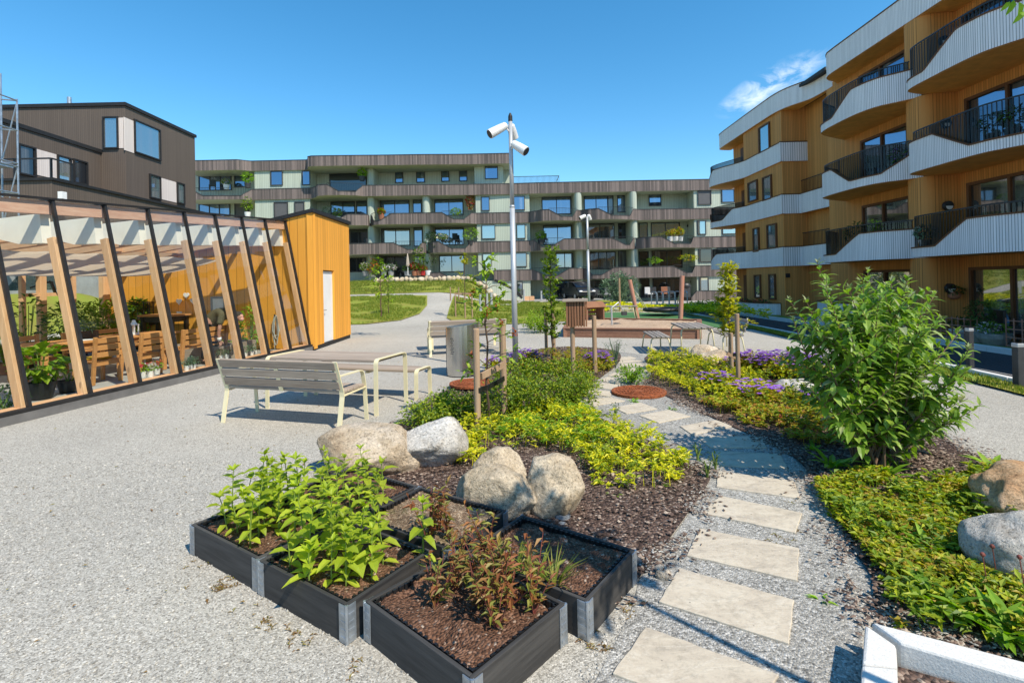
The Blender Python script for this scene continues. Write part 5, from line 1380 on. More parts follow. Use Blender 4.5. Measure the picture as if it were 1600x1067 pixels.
WOOD('black_plank_y', (.080, .077, .074), (.022, .0215, .022), 1, .7, 0, 12, .4)
def corner(near, ang, L, W):   # near = right front corner
    return V((near.x-cos(ang)*L, near.y-sin(ang)*L, 0))
aA = radians(-33.9)
cA = V((-2.159, 3.392, 0)); collar('A', cA, aA, .80, .60, 'black planter box of leafy green plants, leftmost in the front row')
uA = V((cos(aA), sin(aA), 0)); vA = V((-uA.y, uA.x, 0))
cB = cA+uA*.822+vA*-.005; collar('B', cB, aA, .77, .60, 'black planter box of leafy green plants, middle of the front row')
aC = radians(-42); cC = corner(V((-.19, 2.02, 0)), aC, .77, .62); collar('C', cC, aC, .77, .62, 'black planter box with reddish plants, nearest the camera')
aD = radians(-36.5); uD = V((cos(aD), sin(aD), 0)); vD = V((-uD.y, uD.x, 0)); D2 = V((.675, 2.955, 0)); cD = D2-uD*.80-vD*.58; collar('D', cD, aD, .80, .58, 'black planter box in tree shade, rightmost of the back row', 'soil')
aE = radians(-33.5); uE = V((cos(aE), sin(aE), 0)); vE = V((-uE.y, uE.x, 0)); cE = V((-.069, 3.50, 0))-uE*.80-vE*.60; collar('E', cE, aE, .80, .60, 'black planter box of dry weedy soil, middle of the back row', 'dry_soil')
cF = cE-uE*.822; collar('F', cF, aE, .80, .60, 'black planter box hidden by leafy plants, leftmost of the back row', 'soil')
def boxpt(k, a, b, z=.15):
    c, u, v, L, W = BOXES[k]; return c+u*(L*a)+v*(W*b)+V((0, 0, z))

# ---------------------------------------------------------------- tall green plants
def tall_plant(h, seed, lean=.06, sc=1):
    rnd = random.Random(seed); pts = []; a0 = rnd.uniform(0, 6.3); l = rnd.uniform(0, lean)
    n = 7
    for i in range(n): t = i/(n-1); pts.append((l*t*t*cos(a0)*h*3, l*t*t*sin(a0)*h*3, h*t))
    lv = []; k = int(h/.05); ph = rnd.uniform(0, 3)
    for i in range(1, k+1):
        t = i/k; z = h*t; f = min(n-2, int(t*(n-1))); q = V(pts[f]).lerp(V(pts[f+1]), t*(n-1)-f)
        if rnd.random() < .18*(1-t): continue
        for s in (0, pi):
            a = ph+i*1.57+s+rnd.uniform(-.35, .35)
            L = (.058+.070*sin(pi*min(1, t*.85+.12)))*rnd.uniform(.75, 1.25)*sc
            up = lerp(-.10, .75, t**1.5)+rnd.uniform(-.2, .2)
            lv.append((q, V((cos(a), sin(a), up)), L, L*rnd.uniform(.42, .58), rnd.uniform(.15, .45)))
    for j in range(6):
        a = rnd.uniform(0, 6.3); lv.append((V(pts[-1]), V((cos(a), sin(a), rnd.uniform(.6, 1.6))), .065*rnd.uniform(.7, 1.1)*sc, .022, .12))
    return [(pts, lv)]
PROT = []
for i, h in enumerate((.30, .36, .42, .40, .24, .19)):
    PROT.append(tall_plant(h, 100+i))
def place_tall(spots, grp, lab):
    for (k, a, b, v, s) in spots:
        p = boxpt(k, a, b, .14)
        kk = 'tp%d' % v
        if kk not in PR: PR[kk] = plant('leafy_plant', p, lab[k], 'plant', PROT[v], 'leaf_lime', 'stem_green', grp, U(0, 6), .0065, True)
        else: dup(PR[kk], p, U(0, 6.3), lab[k], s, grp)
PR = {}
SP = [('A', .15, .35, 1, .8), ('A', .28, .20, 4, 1.0), ('A', .50, .90, 3, .95), ('A', .70, .15, 0, .9), ('A', .12, .80, 1, .95), ('A', .22, .62, 2, .8), ('A', .35, .88, 2, .95), ('A', .30, .40, 0, .8), ('A', .48, .62, 0, .9), ('A', .60, .85, 2, .95), ('A', .55, .42, 1, 1.0), ('A', .62, .30, 3, 1.0), ('A', .72, .70, 1, .95), ('A', .85, .85, 3, .9), ('A', .88, .50, 1, .95), ('A', .42, .22, 4, .95), ('A', .10, .55, 4, 1.1), ('A', .2, .9, 0, 1.), ('A', .08, .92, 0, 1.),
      ('B', .08, .82, 2, .95), ('B', .20, .60, 3, .95), ('B', .16, .35, 2, .9), ('B', .36, .22, 3, .95), ('B', .50, .36, 1, .95), ('B', .72, .30, 2, .82), ('B', .76, .24, 1, .85), ('B', .70, .40, 0, .95), ('B', .86, .42, 1, .8), ('B', .44, .66, 2, .92), ('B', .62, .55, 3, .85), ('B', .32, .50, 1, 1.0), ('B', .80, .62, 0, .9), ('A', .72, .45, 0, 1.0), ('A', .40, .70, 1, .9), ('B', .58, .78, 1, .9), ('B', .46, .14, 4, .9), ('B', .52, .08, 5, .8), ('B', .25, .12, 5, 1.), ('B', .66, .18, 0, .8),
      ('F', .25, .40, 2, .8), ('F', .50, .35, 3, .8), ('F', .62, .55, 2, .85), ('F', .75, .45, 1, .85), ('F', .82, .25, 3, .8), ('F', .92, .5, 0, 1.), ('F', .4, .2, 0, 1.), ('E', .10, .18, 1, .9), ('B', .97, .93, 1, .95)]
place_tall(SP, 'bright green leafy plants in the planter boxes', {'A': 'bright green leafy plant in the leftmost front planter box', 'B': 'bright green leafy plant in the middle front planter box', 'F': 'bright green leafy plant in the hidden back-left planter box', 'E': 'bright green leafy plant at the edge of the dry middle back box'})
# reddish plants
def red_plant(h, seed, n=6, spread=.16):
    rnd = random.Random(seed); st = []
    for j in range(n):
        a = rnd.uniform(0, 6.3); sp = rnd.uniform(.2, 1)*spread; hh = h*rnd.uniform(.65, 1.1)
        pts = [(cos(a)*sp*t**1.2*1.4, sin(a)*sp*t**1.2*1.4, hh*t) for t in (0, .25, .5, .75, 1)]
        lv = []; k = int(hh/.020)
        for i in range(2, k+1):
            t = i/k; f = min(3, int(t*4)); q = V(pts[f]).lerp(V(pts[f+1]), t*4-f); b = rnd.uniform(0, 6.3)
            L = rnd.uniform(.035, .068); lv.append((q, V((cos(b), sin(b), rnd.uniform(-.1, .9))), L, L*.36, rnd.uniform(0, .5)))
        st.append((pts, lv))
    return st
RSP = [('C', .30, .62, .28, 7, .15), ('C', .45, .80, .31, 7, .15), ('C', .55, .58, .29, 8, .17), ('C', .70, .72, .29, 8, .17), ('C', .78, .50, .28, 7, .12), ('C', .33, .38, .24, 7, .10), ('C', .60, .86, .33, 7, .12), ('C', .86, .82, .30, 7, .12), ('C', .18, .80, .28, 6, .1), ('E', .72, .10, .36, 8, .10), ('E', .84, .24, .30, 6, .09), ('E', .70, .30, .26, 5, .09), ('D', .10, .20, .34, 6, .10)]
RL = ['leftmost of the middle row in the nearest box', 'at the back left of the nearest box', 'in the centre of the nearest box', 'right of the centre in the nearest box', 'at the right side of the nearest box', 'low and green, at the front of the nearest box', 'at the back of the nearest box', 'in the right back corner of the nearest box', 'in the left back corner of the nearest box', 'tall, at the near edge of the dry weedy box', 'at the right edge of the dry weedy box', 'shorter, in the right half of the dry weedy box', 'in the left corner of the shaded box']
for i, ((k, a, b, h, n, s), w_) in enumerate(zip(RSP, RL)):
    plant('reddish_plant', boxpt(k, a, b, .14), 'reddish narrow-leaved plant '+w_, 'plant', red_plant(h, 300+i, n, s), 'leaf_red', 'stem_red', 'reddish plants in the planter boxes', 0, .0035)
# small grass tufts and weeds
def tuft(loc, label, n, h, w_, mat, cat='weed', name='grass_tuft', grp='small weeds', broad=False):
    m = MB()
    for _ in range(n):
        a = U(0, 6.3); d = V((cos(a), sin(a), U(.5, 2.2) if not broad else U(.15, 1.2)))
        m.leaf(V((cos(a)*w_*.15, sin(a)*w_*.15, 0)), d, V((0, 0, 1)), h*U(.6, 1.15), (.008 if not broad else h*.28), U(.1, .5), .3, True)
    o = m.build(name, mat, None, loc=loc); o.rotation_euler.z = U(0, 6)
    return tag(o, label, cat, grp)
for k, a, b, lab in (('D', .72, .10, 'right of the red plants'), ('D', .60, .08, 'beside the right-hand tuft'), ('D', .40, .12, 'left of its neighbours')):
    tuft(boxpt(k, a, b, .15), 'tuft of green grass blades in the shaded box, '+lab, 34, .20, .1, 'grass_blade')
for px, py, lab, n, h in ((610, 672, 'big-leaved weed between the bench and the pale boulder', 18, .17), (1285, 938, 'small weed beside the second slab', 8, .06), (1550, 735, 'tall upright weed at the right end of the big shrub bed', 12, .2), (958, 775, 'small weed on the mulch right of the upright boulder', 8, .08), (1030, 762, 'small weed at the edge of the yellow ground cover', 9, .09), (1272, 705, 'broad-leaved weed in the shrub\'s shadow', 12, .15), (990, 628, 'fresh weed in front of the round rusty grate', 12, .10), (1050, 640, 'fresh weed right of the round rusty grate', 12, .07)):
    tuft(G(px, py), lab, n, h, .1, 'leaf_fresh', 'weed', 'weed', 'broad-leaved weeds', True)
# ---------------------------------------------------------------- ground cover (nobody could count it)
def cover(name, poly, n, hmin, hmax, L, W, mat, label, ros=5, mound=1.6, sd=0):
    m = MB()
    for x, y in scatter(poly, n):
        hh = hmin+(hmax-hmin)*max(0, min(1, .5+.9*mnoise.noise(V((x*mound, y*mound, sd)))))
        if mnoise.noise(V((x*2.3, y*2.3, sd+9)))+.35*mnoise.noise(V((x*7, y*7, sd))) < -.26: continue
        z = hh*U(.55, 1.05)
        for k in range(ros):
            a = U(0, 6.3); l = L*U(.65, 1.25)
            m.leaf(V((x+U(-.015, .015), y+U(-.015, .015), z+U(-.03, .01))), V((cos(a), sin(a), U(-.05, .9))), V((0, 0, 1)), l, W*l/L, U(.05, .5))
        if R() < .3: m.tube([(x, y, 0), (x+U(-.02, .02), y+U(-.02, .02), z)], .0028, 3, False)
    return tag(m.build(name, mat), label, 'ground cover', None, 'stuff')
cover('yellow_ground_cover', PX([(700, 712), (735, 668), (800, 655), (880, 640), (925, 645), (1000, 690), (1085, 735), (1050, 768), (990, 770), (930, 762), (915, 720), (850, 702), (770, 708), (728, 738)]), 1650, .03, .27, .056, .024, 'leaf_yellow', 'bright yellow-green ground cover behind the cream boulders', 5, 3.2)
cover('green_ground_cover', PX([(760, 690), (820, 650), (900, 640), (940, 665), (960, 700), (900, 712), (800, 700)]), 170, .10, .28, .065, .018, 'leaf_fresh', 'fresh green weeds growing through the yellow ground cover', 6, 2.2, 4)
cover('yellow_ground_cover', PX([(1015, 562), (1100, 560), (1150, 585), (1205, 620), (1150, 640), (1090, 628), (1045, 612), (1010, 590)]), 1500, .08, .30, .058, .028, 'leaf_yellow', 'yellow-green ground cover along the far end of the slab path')
cover('mixed_ground_cover', PX([(1090, 628), (1150, 632), (1210, 618), (1290, 610), (1340, 640), (1330, 700), (1260, 700), (1190, 672), (1130, 655)]), 1700, .06, .24, .05, .030, 'leaf_cover_red', 'mixed green and reddish ground cover below the flat grey boulder')
FRONT = PX([(1275, 762), (1340, 748), (1440, 760), (1560, 742), (1640, 770), (1700, 850), (1640, 1010), (1560, 1022), (1400, 985), (1395, 930), (1360, 880), (1320, 830), (1290, 800)])
cover('mixed_ground_cover', FRONT, 3600, .04, .14, .042, .026, 'leaf_cover', 'low green and bronze ground cover in front of the big shrub', 5, 1.8, 2)
cover('mixed_ground_cover', PX([(1320, 800), (1420, 790), (1500, 850), (1540, 930), (1450, 940), (1380, 890)]), 500, .06, .14, .04, .022, 'leaf_cover_red', 'reddish patch in the low ground cover left of the grey boulder', 5, 2, 5)
cover('mixed_ground_cover', PX([(800, 575), (900, 555), (960, 560), (955, 580), (930, 600), (900, 590), (850, 590)]), 900, .10, .30, .05, .03, 'leaf_cover_red', 'mixed green ground cover round the insect hotel posts', 5, 2, 7)
def blades(poly, n, h, mat, name, label, z=HT):
    m = MB()
    for x, y in scatter(poly, n):
        a = U(0, 6.3); m.leaf(V((x, y, z(x, y)+.02)), V((cos(a)*.4, sin(a)*.4, 1)), V((cos(a), sin(a), .2)), h*U(.5, 1.2), .012, U(.1, .5))
    return tag(m.build(name, mat), label, 'grass', None, 'stuff')
blades([(lx(y)-(.62+.004*y+.02*max(0, y-8)), y) for y in (5, 8, 11, 14, 17, 20)]+[(lx(y)-.12, y) for y in (20, 17, 14, 11, 8, 5)], 9000, .06, 'grass_blade', 'grass', 'short grass of the strip along the street')
# loose stones and chips lying on the ground
def chips(name, poly, n, s, mat, label, zf=lambda x, y: .0, flat=.6):
    m = MB()
    for x, y in scatter(poly, n):
        k = s*U(.5, 1.3); q = Matrix.Rotation(U(0, 6.3), 3, 'Z') @ Matrix.Rotation(U(-.5, .5), 3, 'X')
        vs = [V((k*U(.7, 1.2), 0, 0)), V((-k*U(.7, 1.2), k*.2, 0)), V((0, k*U(.5, 1), 0)), V((k*.1, -k*U(.5, 1), 0)), V((0, 0, k*flat*U(.6, 1.2))), V((0, 0, -k*flat))]
        m.add([q @ v+V((x, y, zf(x, y)+k*.2)) for v in vs], [(0, 2, 4), (2, 1, 4), (1, 3, 4), (3, 0, 4), (2, 0, 5), (1, 2, 5), (3, 1, 5), (0, 3, 5)])
    return tag(m.build(name, mat), label, 'gravel', None, 'stuff')
LEAF('chip_grey', [(.22, .21, .19), (.36, .345, .31), (.45, .43, .385), (.60, .575, .52)], 0, .8)
LEAF('chip_bark', [(.035, .022, .017), (.11, .070, .054), (.19, .13, .10), (.44, .36, .28)], 0, .85)
LEAF('chip_soil', [(.06, .032, .02), (.14, .072, .044), (.20, .115, .075), (.36, .27, .20)], 0, .9)
NEAR = PX([(-150, 720), (560, 720), (700, 1120), (-400, 1120)])
chips('gravel', NEAR, 9000, .010, 'chip_grey', 'loose grey gravel chips left of the planters')
chips('gravel', PX([(1040, 870), (1110, 742), (1255, 745), (1290, 800), (1340, 900), (1350, 1100), (880, 1100), (960, 960)]), 6500, .010, 'chip_grey', 'loose grey gravel chips between the stepping slabs')
chips('bark_mulch', [p for p in BEDL], 7000, .018, 'chip_bark', 'dark bark chips of the left bed', lambda x, y: .03, .25)
chips('bark_mulch', PX([(1240, 716), (1280, 765), (1318, 840), (1362, 905), (1372, 965), (1480, 985), (1600, 1000), (1600, 780), (1440, 690), (1340, 650)]), 5500, .018, 'chip_bark', 'dark bark chips of the right bed', lambda x, y: .03, .25)
for k in 'ABCDEF':
    P = [boxpt(k, a, b) for a, b in ((.06, .07), (.94, .07), (.94, .93), (.06, .93))]
    chips('soil_crumbs', [(p.x, p.y) for p in P], 420, .009, 'chip_soil', 'brown soil crumbs in the '+{'A': 'leftmost front', 'B': 'middle front', 'C': 'nearest', 'D': 'shaded right', 'E': 'dry middle back', 'F': 'hidden back-left'}[k]+' planter box', lambda x, y: .150)
# weeds hugging the planters' foot
m = MB()
for (a, b, n) in (((310, 890), (560, 1040), 150), ((330, 880), (400, 940), 60), ((900, 1040), (1010, 930), 110), ((1215, 870), (1260, 780), 90)):
    for _ in range(n):
        t = R(); p = G(lerp(a[0], b[0], t)+U(-30, 10), lerp(a[1], b[1], t)+U(-8, 26)); an = U(0, 6.3)
        if mnoise.noise(V((p.x*5, p.y*5, 2))) < .02: continue
        for k in range(3): an += 2; m.leaf(p+V((0, 0, .004)), V((cos(an), sin(an), U(.1, .8))), V((0, 0, 1)), U(.014, .032), .008, .3)
tag(m.build('weeds', 'dry_blade'), 'thin dry yellowish weeds in the gravel at the foot of the planters', 'weeds', None, 'stuff')

def lawn_blades(poly, n, name, label, h=.09):
    m = MB()
    for x, y in scatter(poly, n):
        if mnoise.noise(V((x*.6, y*.6, 5)))+.25*mnoise.noise(V((x*3, y*3, 1))) < -.22: continue
        z = HT(x, y)+.025; a = U(0, 6.3)
        m.leaf(V((x, y, z)), V((cos(a)*.7, sin(a)*.7, 1)), V((cos(a), sin(a), .2)), h*U(.5, 1.3), .03, U(.1, .6))
    tag(m.build(name, 'grass_blade'), label, 'grass', None, 'stuff')
lawn_blades([(-3.0, 23.6), (-2.3, 21.7), (-.6, 21.0), (1.5, 21.5), (3.3, 22.7), (4.5, 26), (4.9, 33), (4.3, 40), (.9, 43.4), (-.3, 35.4), (-1.6, 33.8), (-3.8, 33.8), (-3.4, 28.5)], 24000, 'grass', 'short mown grass of the lawn right of the gravel path')
lawn_blades([(-11, 21.8), (-6.3, 21.9), (-5.1, 22.9), (-4.65, 25), (-4.85, 28.5), (-5.65, 33.3), (-7, 33.8), (-13, 33.5)], 22000, 'grass', 'short mown grass of the lawn between the shed and the gravel path')
lawn_blades([(-14, 35.1), (-7, 35.2), (-1.5, 35.5), (-.5, 37), (.5, 44.2), (-1.5, 46.8), (-14, 47.2)], 18000, 'grass', 'short mown grass of the upper lawn below the green block', .13)

# bark and stray stones that have wandered over the bed edges, and dead leaves on the gravel
def edge_chips(P, n, spread, s, mat, name, label, seg=None):
    m = MB(); N = len(P)
    for _ in range(n):
        i = random.randrange(N); a, b = P[i], P[(i+1) % N]; t = R(); x = lerp(a[0], b[0], t)+random.gauss(0, spread); y = lerp(a[1], b[1], t)+random.gauss(0, spread)
        if y > 9 or mnoise.noise(V((x*2.6, y*2.6, 8))) < -.15: continue
        k = s*U(.5, 1.4); q = Matrix.Rotation(U(0, 6.3), 3, 'Z') @ Matrix.Rotation(U(-.4, .4), 3, 'X')
        vs = [q @ V(v)*k+V((x, y, .024)) for v in ((1.3, 0, 0), (-1.1, .2, 0), (0, .55, 0), (.1, -.5, 0), (0, 0, .3), (0, 0, -.3))]
        m.add(vs, [(0, 2, 4), (2, 1, 4), (1, 3, 4), (3, 0, 4), (2, 0, 5), (1, 2, 5), (3, 1, 5), (0, 3, 5)])
    tag(m.build(name, mat), label, 'mulch', None, 'stuff')
edge_chips(BEDL, 5200, .085, .015, 'chip_bark', 'bark_mulch', 'bark chips strayed over the edge of the left bed')
edge_chips(BEDR, 5200, .10, .015, 'chip_bark', 'bark_mulch', 'bark chips strayed over the edge of the right bed')
edge_chips(BEDL, 2600, .06, .010, 'chip_grey', 'gravel', 'gravel strayed onto the left bed')
edge_chips(BEDR, 2600, .06, .010, 'chip_grey', 'gravel', 'gravel strayed onto the right bed')
m = MB()
for x, y in scatter(PX([(0, 690), (480, 560), (680, 560), (560, 760), (300, 860), (560, 1067), (-100, 1067)]), 150):
    m.leaf(V((x, y, .012)), V((U(-1, 1), U(-1, 1), .15)), V((0, 0, 1)), U(.015, .045), U(.010, .02), .3)
tag(m.build('dead_leaves', 'dry_blade'), 'few dry brown leaves blown over the open gravel', 'leaf litter', None, 'stuff')
cover('green_ground_cover', PX([(715, 708), (760, 668), (850, 650), (930, 655), (1000, 695), (1060, 735), (1000, 762), (930, 750), (860, 705), (770, 710)]), 300, .06, .28, .055, .022, 'leaf_hedge', 'darker green sprigs among the yellow ground cover', 5, 3, 12)
cover('green_ground_cover', PX([(1020, 565), (1150, 590), (1300, 620), (1340, 680), (1250, 690), (1130, 645), (1050, 610)]), 420, .10, .36, .06, .030, 'leaf_hedge', 'taller green sprigs in the right bed along the path', 5, 2.6, 14)
cover('green_ground_cover', FRONT, 900, .05, .19, .055, .026, 'leaf_hedge', 'darker green sprigs in the low cover before the big shrub', 5, 2.4, 15)
# ---------------------------------------------------------------- shrubs of the hedge
def shrub(name, loc, label, h, r, n, L, W, mat, grp=None, cat='shrub', stems=7, seed=0, fine=False, flowers=None, fn=0, fl=.03, stemmat='stem_brown', up=.6):
    rt = T(name, loc, label, cat, 0, grp); sm = MB(); lf = MB()
    tips = []
    for k in range(stems):
        a = 2*pi*k/stems+U(-.3, .3); rr = r*U(.35, .95); hh = h*U(.75, 1.05)
        pts = [(rr*cos(a)*t**1.3*(.9), rr*sin(a)*t**1.3*.9, hh*t*(1-.18*(rr/r)**2*t)) for t in (0, .25, .5, .75, 1)]
        sm.tube(pts, [.009, .008, .006, .005, .003], 5); tips.append(pts)
    for _ in range(n):
        if R() < .55:
            pts = random.choice(tips); t = U(.15, 1); f = min(3, int(t*4)); p = V(pts[f]).lerp(V(pts[f+1]), t*4-f)+rvec()*r*.26*U(.2, 1)
        else:
            v = rvec(); k = U(.72, 1.0)*(1+.22*mnoise.noise(v*2.4+V((seed, loc[0], loc[1])))); p = V((v.x*r*k, v.y*r*k, h*(.52+.5*v.z*k)))
        if p.z < .03: p.z = U(.03, .12)
        d = V((p.x, p.y, up*h*U(0, 1.2))).normalized()+rvec()*.75
        s = U(.65, 1.3); lf.leaf(p, d, V((0, 0, 1)), L*s, W*s, U(0, .4), .3, fine)
    sm.build('stem', stemmat, rt); lf.build('leaves', mat, rt)
    if flowers:
        fm = MB()
        for _ in range(fn):
            a = U(0, 6.3); rr = r*sqrt(R())*1.02; z = h*(1.06-.35*(rr/r)**2)+U(-.01, .07)
            c = V((rr*cos(a), rr*sin(a), z)); b0 = U(0, 6)
            for k in range(5):
                b = b0+k*1.2566; fm.leaf(c, V((cos(b), sin(b), .35)), V((0, 0, 1)), fl*U(.8, 1.1), fl*.85, .1)
        fm.build('blossoms', flowers, rt)
    return rt
HL = ['left end of the hedge beside the pale boulder', 'second from the left end of the hedge', 'left of the apple sapling stake', 'right of the apple sapling trunk', 'front middle of the hedge', 'front right of the hedge by the slab path', 'back right of the hedge', 'back middle of the hedge', 'back left of the hedge by the rusty disc', 'right end of the hedge']
HS = [(672, 668, .30, .36), (700, 655, .34, .34), (738, 662, .34, .34), (798, 650, .50, .42), (846, 652, .48, .42), (893, 642, .46, .36), (880, 610, .48, .42), (825, 612, .52, .42), (798, 622, .46, .34), (912, 622, .38, .28)]
for i, (px, py, h, r) in enumerate(HS):
    p = G(px, py); shrub('shrub', p, 'small-leaved green and yellow shrub, '+HL[i], h, r, int(1500*r/.4), .042, .030, 'leaf_hedge', 'small-leaved shrubs of the low hedge', seed=i)
# purple cranesbill clumps
GL = [(1180, 588, .38, .42, 'leftmost of the row behind the flat grey boulder'), (1222, 592, .40, .45, 'middle of the row behind the flat grey boulder'), (1262, 592, .38, .40, 'rightmost of the row behind the flat grey boulder'), (1160, 582, .26, .34, 'at the foot of the yellow sapling'), (1120, 612, .24, .32, 'on the ground cover left of the flat boulder'), (1180, 628, .24, .36, 'in front of the flat grey boulder'), (1285, 640, .2, .3, 'between the flat boulder and the big shrub'), (822, 578, .34, .34, 'behind the hedge at the lamp post'), (935, 578, .30, .30, 'between the insect hotel posts'), (775, 582, .25, .22, 'left of the lamp post foot')]
for i, (px, py, h, r, w_) in enumerate(GL):
    p = G(px, py); nfl = [130, 160, 130, 60, 40, 75, 30, 90, 90, 50][i]
    shrub('cranesbill', p, 'purple flowering cranesbill clump '+w_, h, r, int(620*r/.35), .065, .055, 'leaf_cover' if i not in (7,) else 'leaf_cover_red', 'purple cranesbill clumps', 'flower', 8, i+30, False, 'petal_purple', nfl, .044, 'stem_green')
for px, py, w_ in ((1228, 668, 'left'), (1275, 672, 'right')):
    p = G(px, py); shrub('red_flower', p, 'small plant with red flowers in the mixed ground cover, the %s one' % w_, .16, .12, 60, .045, .03, 'leaf_cover_red', 'small red flowers', 'flower', 4, 3, False, 'petal_red', 10, .025, 'stem_green')
shrub('wispy_plant', G(962, 575), 'thin wispy grey-green plant at the far end of the slab path', .60, .26, 190, .05, .012, 'leaf_grey', None, 'plant', 16, 3, stemmat='leaf_grey')
shrub('shrub', G(1000, 612)+V((.02, .62, 0)), 'fresh green low shrub behind the round rusty grate', .30, .30, 520, .055, .03, 'leaf_fresh', None, seed=5)
for px, py, w_ in ((1105, 748, 'left'), (1118, 735, 'middle'), (1090, 720, 'right'), (962, 650, 'far')):
    shrub('upright_weed', G(px, py), 'upright dark weed beside the slab path, the %s one of a loose row' % w_, .17, .06, 36, .035, .012, 'leaf_dark', 'upright weeds beside the path', 'weed', 4, 2, stemmat='stem_green')
# ---------------------------------------------------------------- the big shrub on the right
def big_shrub():
    b = V((3.12, 4.50, 0)); rt = T('butterfly_bush', b, 'big green butterfly bush with long narrow leaves on the right', 'shrub')
    sm = MB(); lf = MB(); pale = MB(); rnd = random.Random(5)
    tops = [(1272, 412), (1352, 424), (1425, 436), (1285, 450), (1395, 470), (1330, 470), (1435, 490), (1262, 470), (1300, 560), (1348, 560), (1238, 500), (1300, 470), (1350, 440), (1385, 448), (1420, 455), (1458, 462), (1490, 520), (1512, 545), (1330, 520), (1405, 500), (1250, 560), (1275, 610), (1440, 540), (1480, 600), (1360, 560), (1310, 600), (1390, 600), (1500, 640), (1430, 640), (1345, 480), (1465, 500), (1290, 520), (1322, 452), (1370, 520), (1400, 440), (1445, 580), (1470, 660), (1375, 470), (1228, 470), (1350, 620), (1415, 560), (1300, 560)]
    for (px, py) in tops:
        dep = 4.5+rnd.uniform(-.55, .55); t = D(px, py, dep)-b; s0 = V((rnd.uniform(-.14, .14), rnd.uniform(-.12, .12), 0))
        pts = []
        for i in range(9):
            u = i/8; p = s0.lerp(V((t.x, t.y, t.z)), u); p.x = lerp(s0.x, t.x, u**1.06); p.z = t.z*(u**.92)
            p += V((.03*sin(u*6+px), .03*cos(u*5+py), 0)); pts.append(p)
        sm.tube(pts, [.012*(1-.72*i/8) for i in range(9)], 6)
        Ls = sum((pts[i+1]-pts[i]).length for i in range(8)); k = int(Ls/.052); ph = rnd.uniform(0, 6)
        def node(pts, q, dirn, t, ph, i, L0):
            pass
        def along(pts, u):
            f = min(len(pts)-2, int(u*(len(pts)-1))); return pts[f].lerp(pts[f+1], u*(len(pts)-1)-f), (pts[f+1]-pts[f]).normalized()
        def pairs(pts, k, L0, start):
            for i in range(k):
                u = start+(1-start)*(i+.5)/k; q, dn = along(pts, u); a = ph+i*1.57
                sd = dn.cross(V((cos(a), sin(a), .2))).normalized()
                for s in (1, -1):
                    L = L0*rnd.uniform(.75, 1.2)*(1-.45*max(0, u-.8)/.2)
                    d = (sd*s+dn*rnd.uniform(.25, .9)+V((0, 0, rnd.uniform(-.12, .45)))).normalized()
                    (pale if rnd.random() < .06 else lf).leaf(q, d, V((0, 0, 1)), L, L*rnd.uniform(.32, .44), rnd.uniform(.05, .5), .3, True)
        pairs(pts, k, .148, .2)
        # side shoots
        for j in range(rnd.randint(5, 8)):
            u = rnd.uniform(.22, .85); q, dn = along(pts, u); a = rnd.uniform(0, 6.3); d = (dn*.55+V((cos(a), sin(a), .15))).normalized(); L = rnd.uniform(.16, .38)
            sp = [q+d*L*v+V((0, 0, .06*v*v)) for v in (0, .33, .66, 1)]
            sm.tube(sp, [.005, .004, .003, .002], 4); pairs(sp, int(L/.040), .118, .1)
        # pale young tip
        q = pts[-1]
        for j in range(8):
            a = rnd.uniform(0, 6.3); pale.leaf(q, V((cos(a)*.6, sin(a)*.6, rnd.uniform(.4, 1.8))), V((0, 0, 1)), rnd.uniform(.04, .075), .014, .2, .3, True)
    sm.build('stem', 'stem_brown', rt); lf.build('leaves', 'leaf_shrub', rt); LEAF('leaf_pale', [(.26, .32, .17), (.36, .38, .20), (.30, .40, .14)], .3); pale.build('young_leaves', 'leaf_pale', rt)
big_shrub()
# tall dock-like leaves in the front right cover
DL = ['under the left side of the big shrub', 'under the middle of the big shrub', 'in the middle of the low ground cover', 'left of the grey boulder', 'behind the granite edging, left', 'behind the granite edging, middle', 'behind the granite edging, right', 'at the right edge behind the edging', 'at the left edge of the low cover']
for (px, py, h), w_ in zip([(1300, 735, .20), (1385, 752, .20), (1400, 850, .13), (1455, 870, .15), (1470, 960, .16), (1520, 975, .17), (1560, 1000, .17), (1590, 1010, .19), (1345, 815, .12)], DL):
    m = MB()
    for _ in range(17):
        a = U(0, 6.3); L = h*U(.7, 1.25); m.leaf(V((cos(a)*.03, sin(a)*.03, .02)), V((cos(a), sin(a), U(.5, 1.8))), V((0, 0, 1)), L, L*.26, U(.15, .5), .3, True)
    tag(m.build('broad_leaved_weed', 'leaf_fresh', None, loc=G(px, py)), 'rosette of long fresh green leaves '+w_, 'weed', 'long-leaved rosettes in the right bed')
for px, py, w_ in ((1540, 945, 'left'), (1555, 930, 'middle'), (1598, 950, 'right')):
    m = MB(); b0 = G(px, py)
    pts = [V((0, 0, 0)), V((.01, 0, .12)), V((.0, .01, .26))]; m.tube(pts, .0028, 5); m.sphere(pts[-1], .012, 8, 6)
    tag(m.build('seed_stalk', 'stem_red', None, loc=b0), 'thin reddish seed stalk before the grey boulder, the %s one' % w_, 'plant', 'reddish seed stalks')

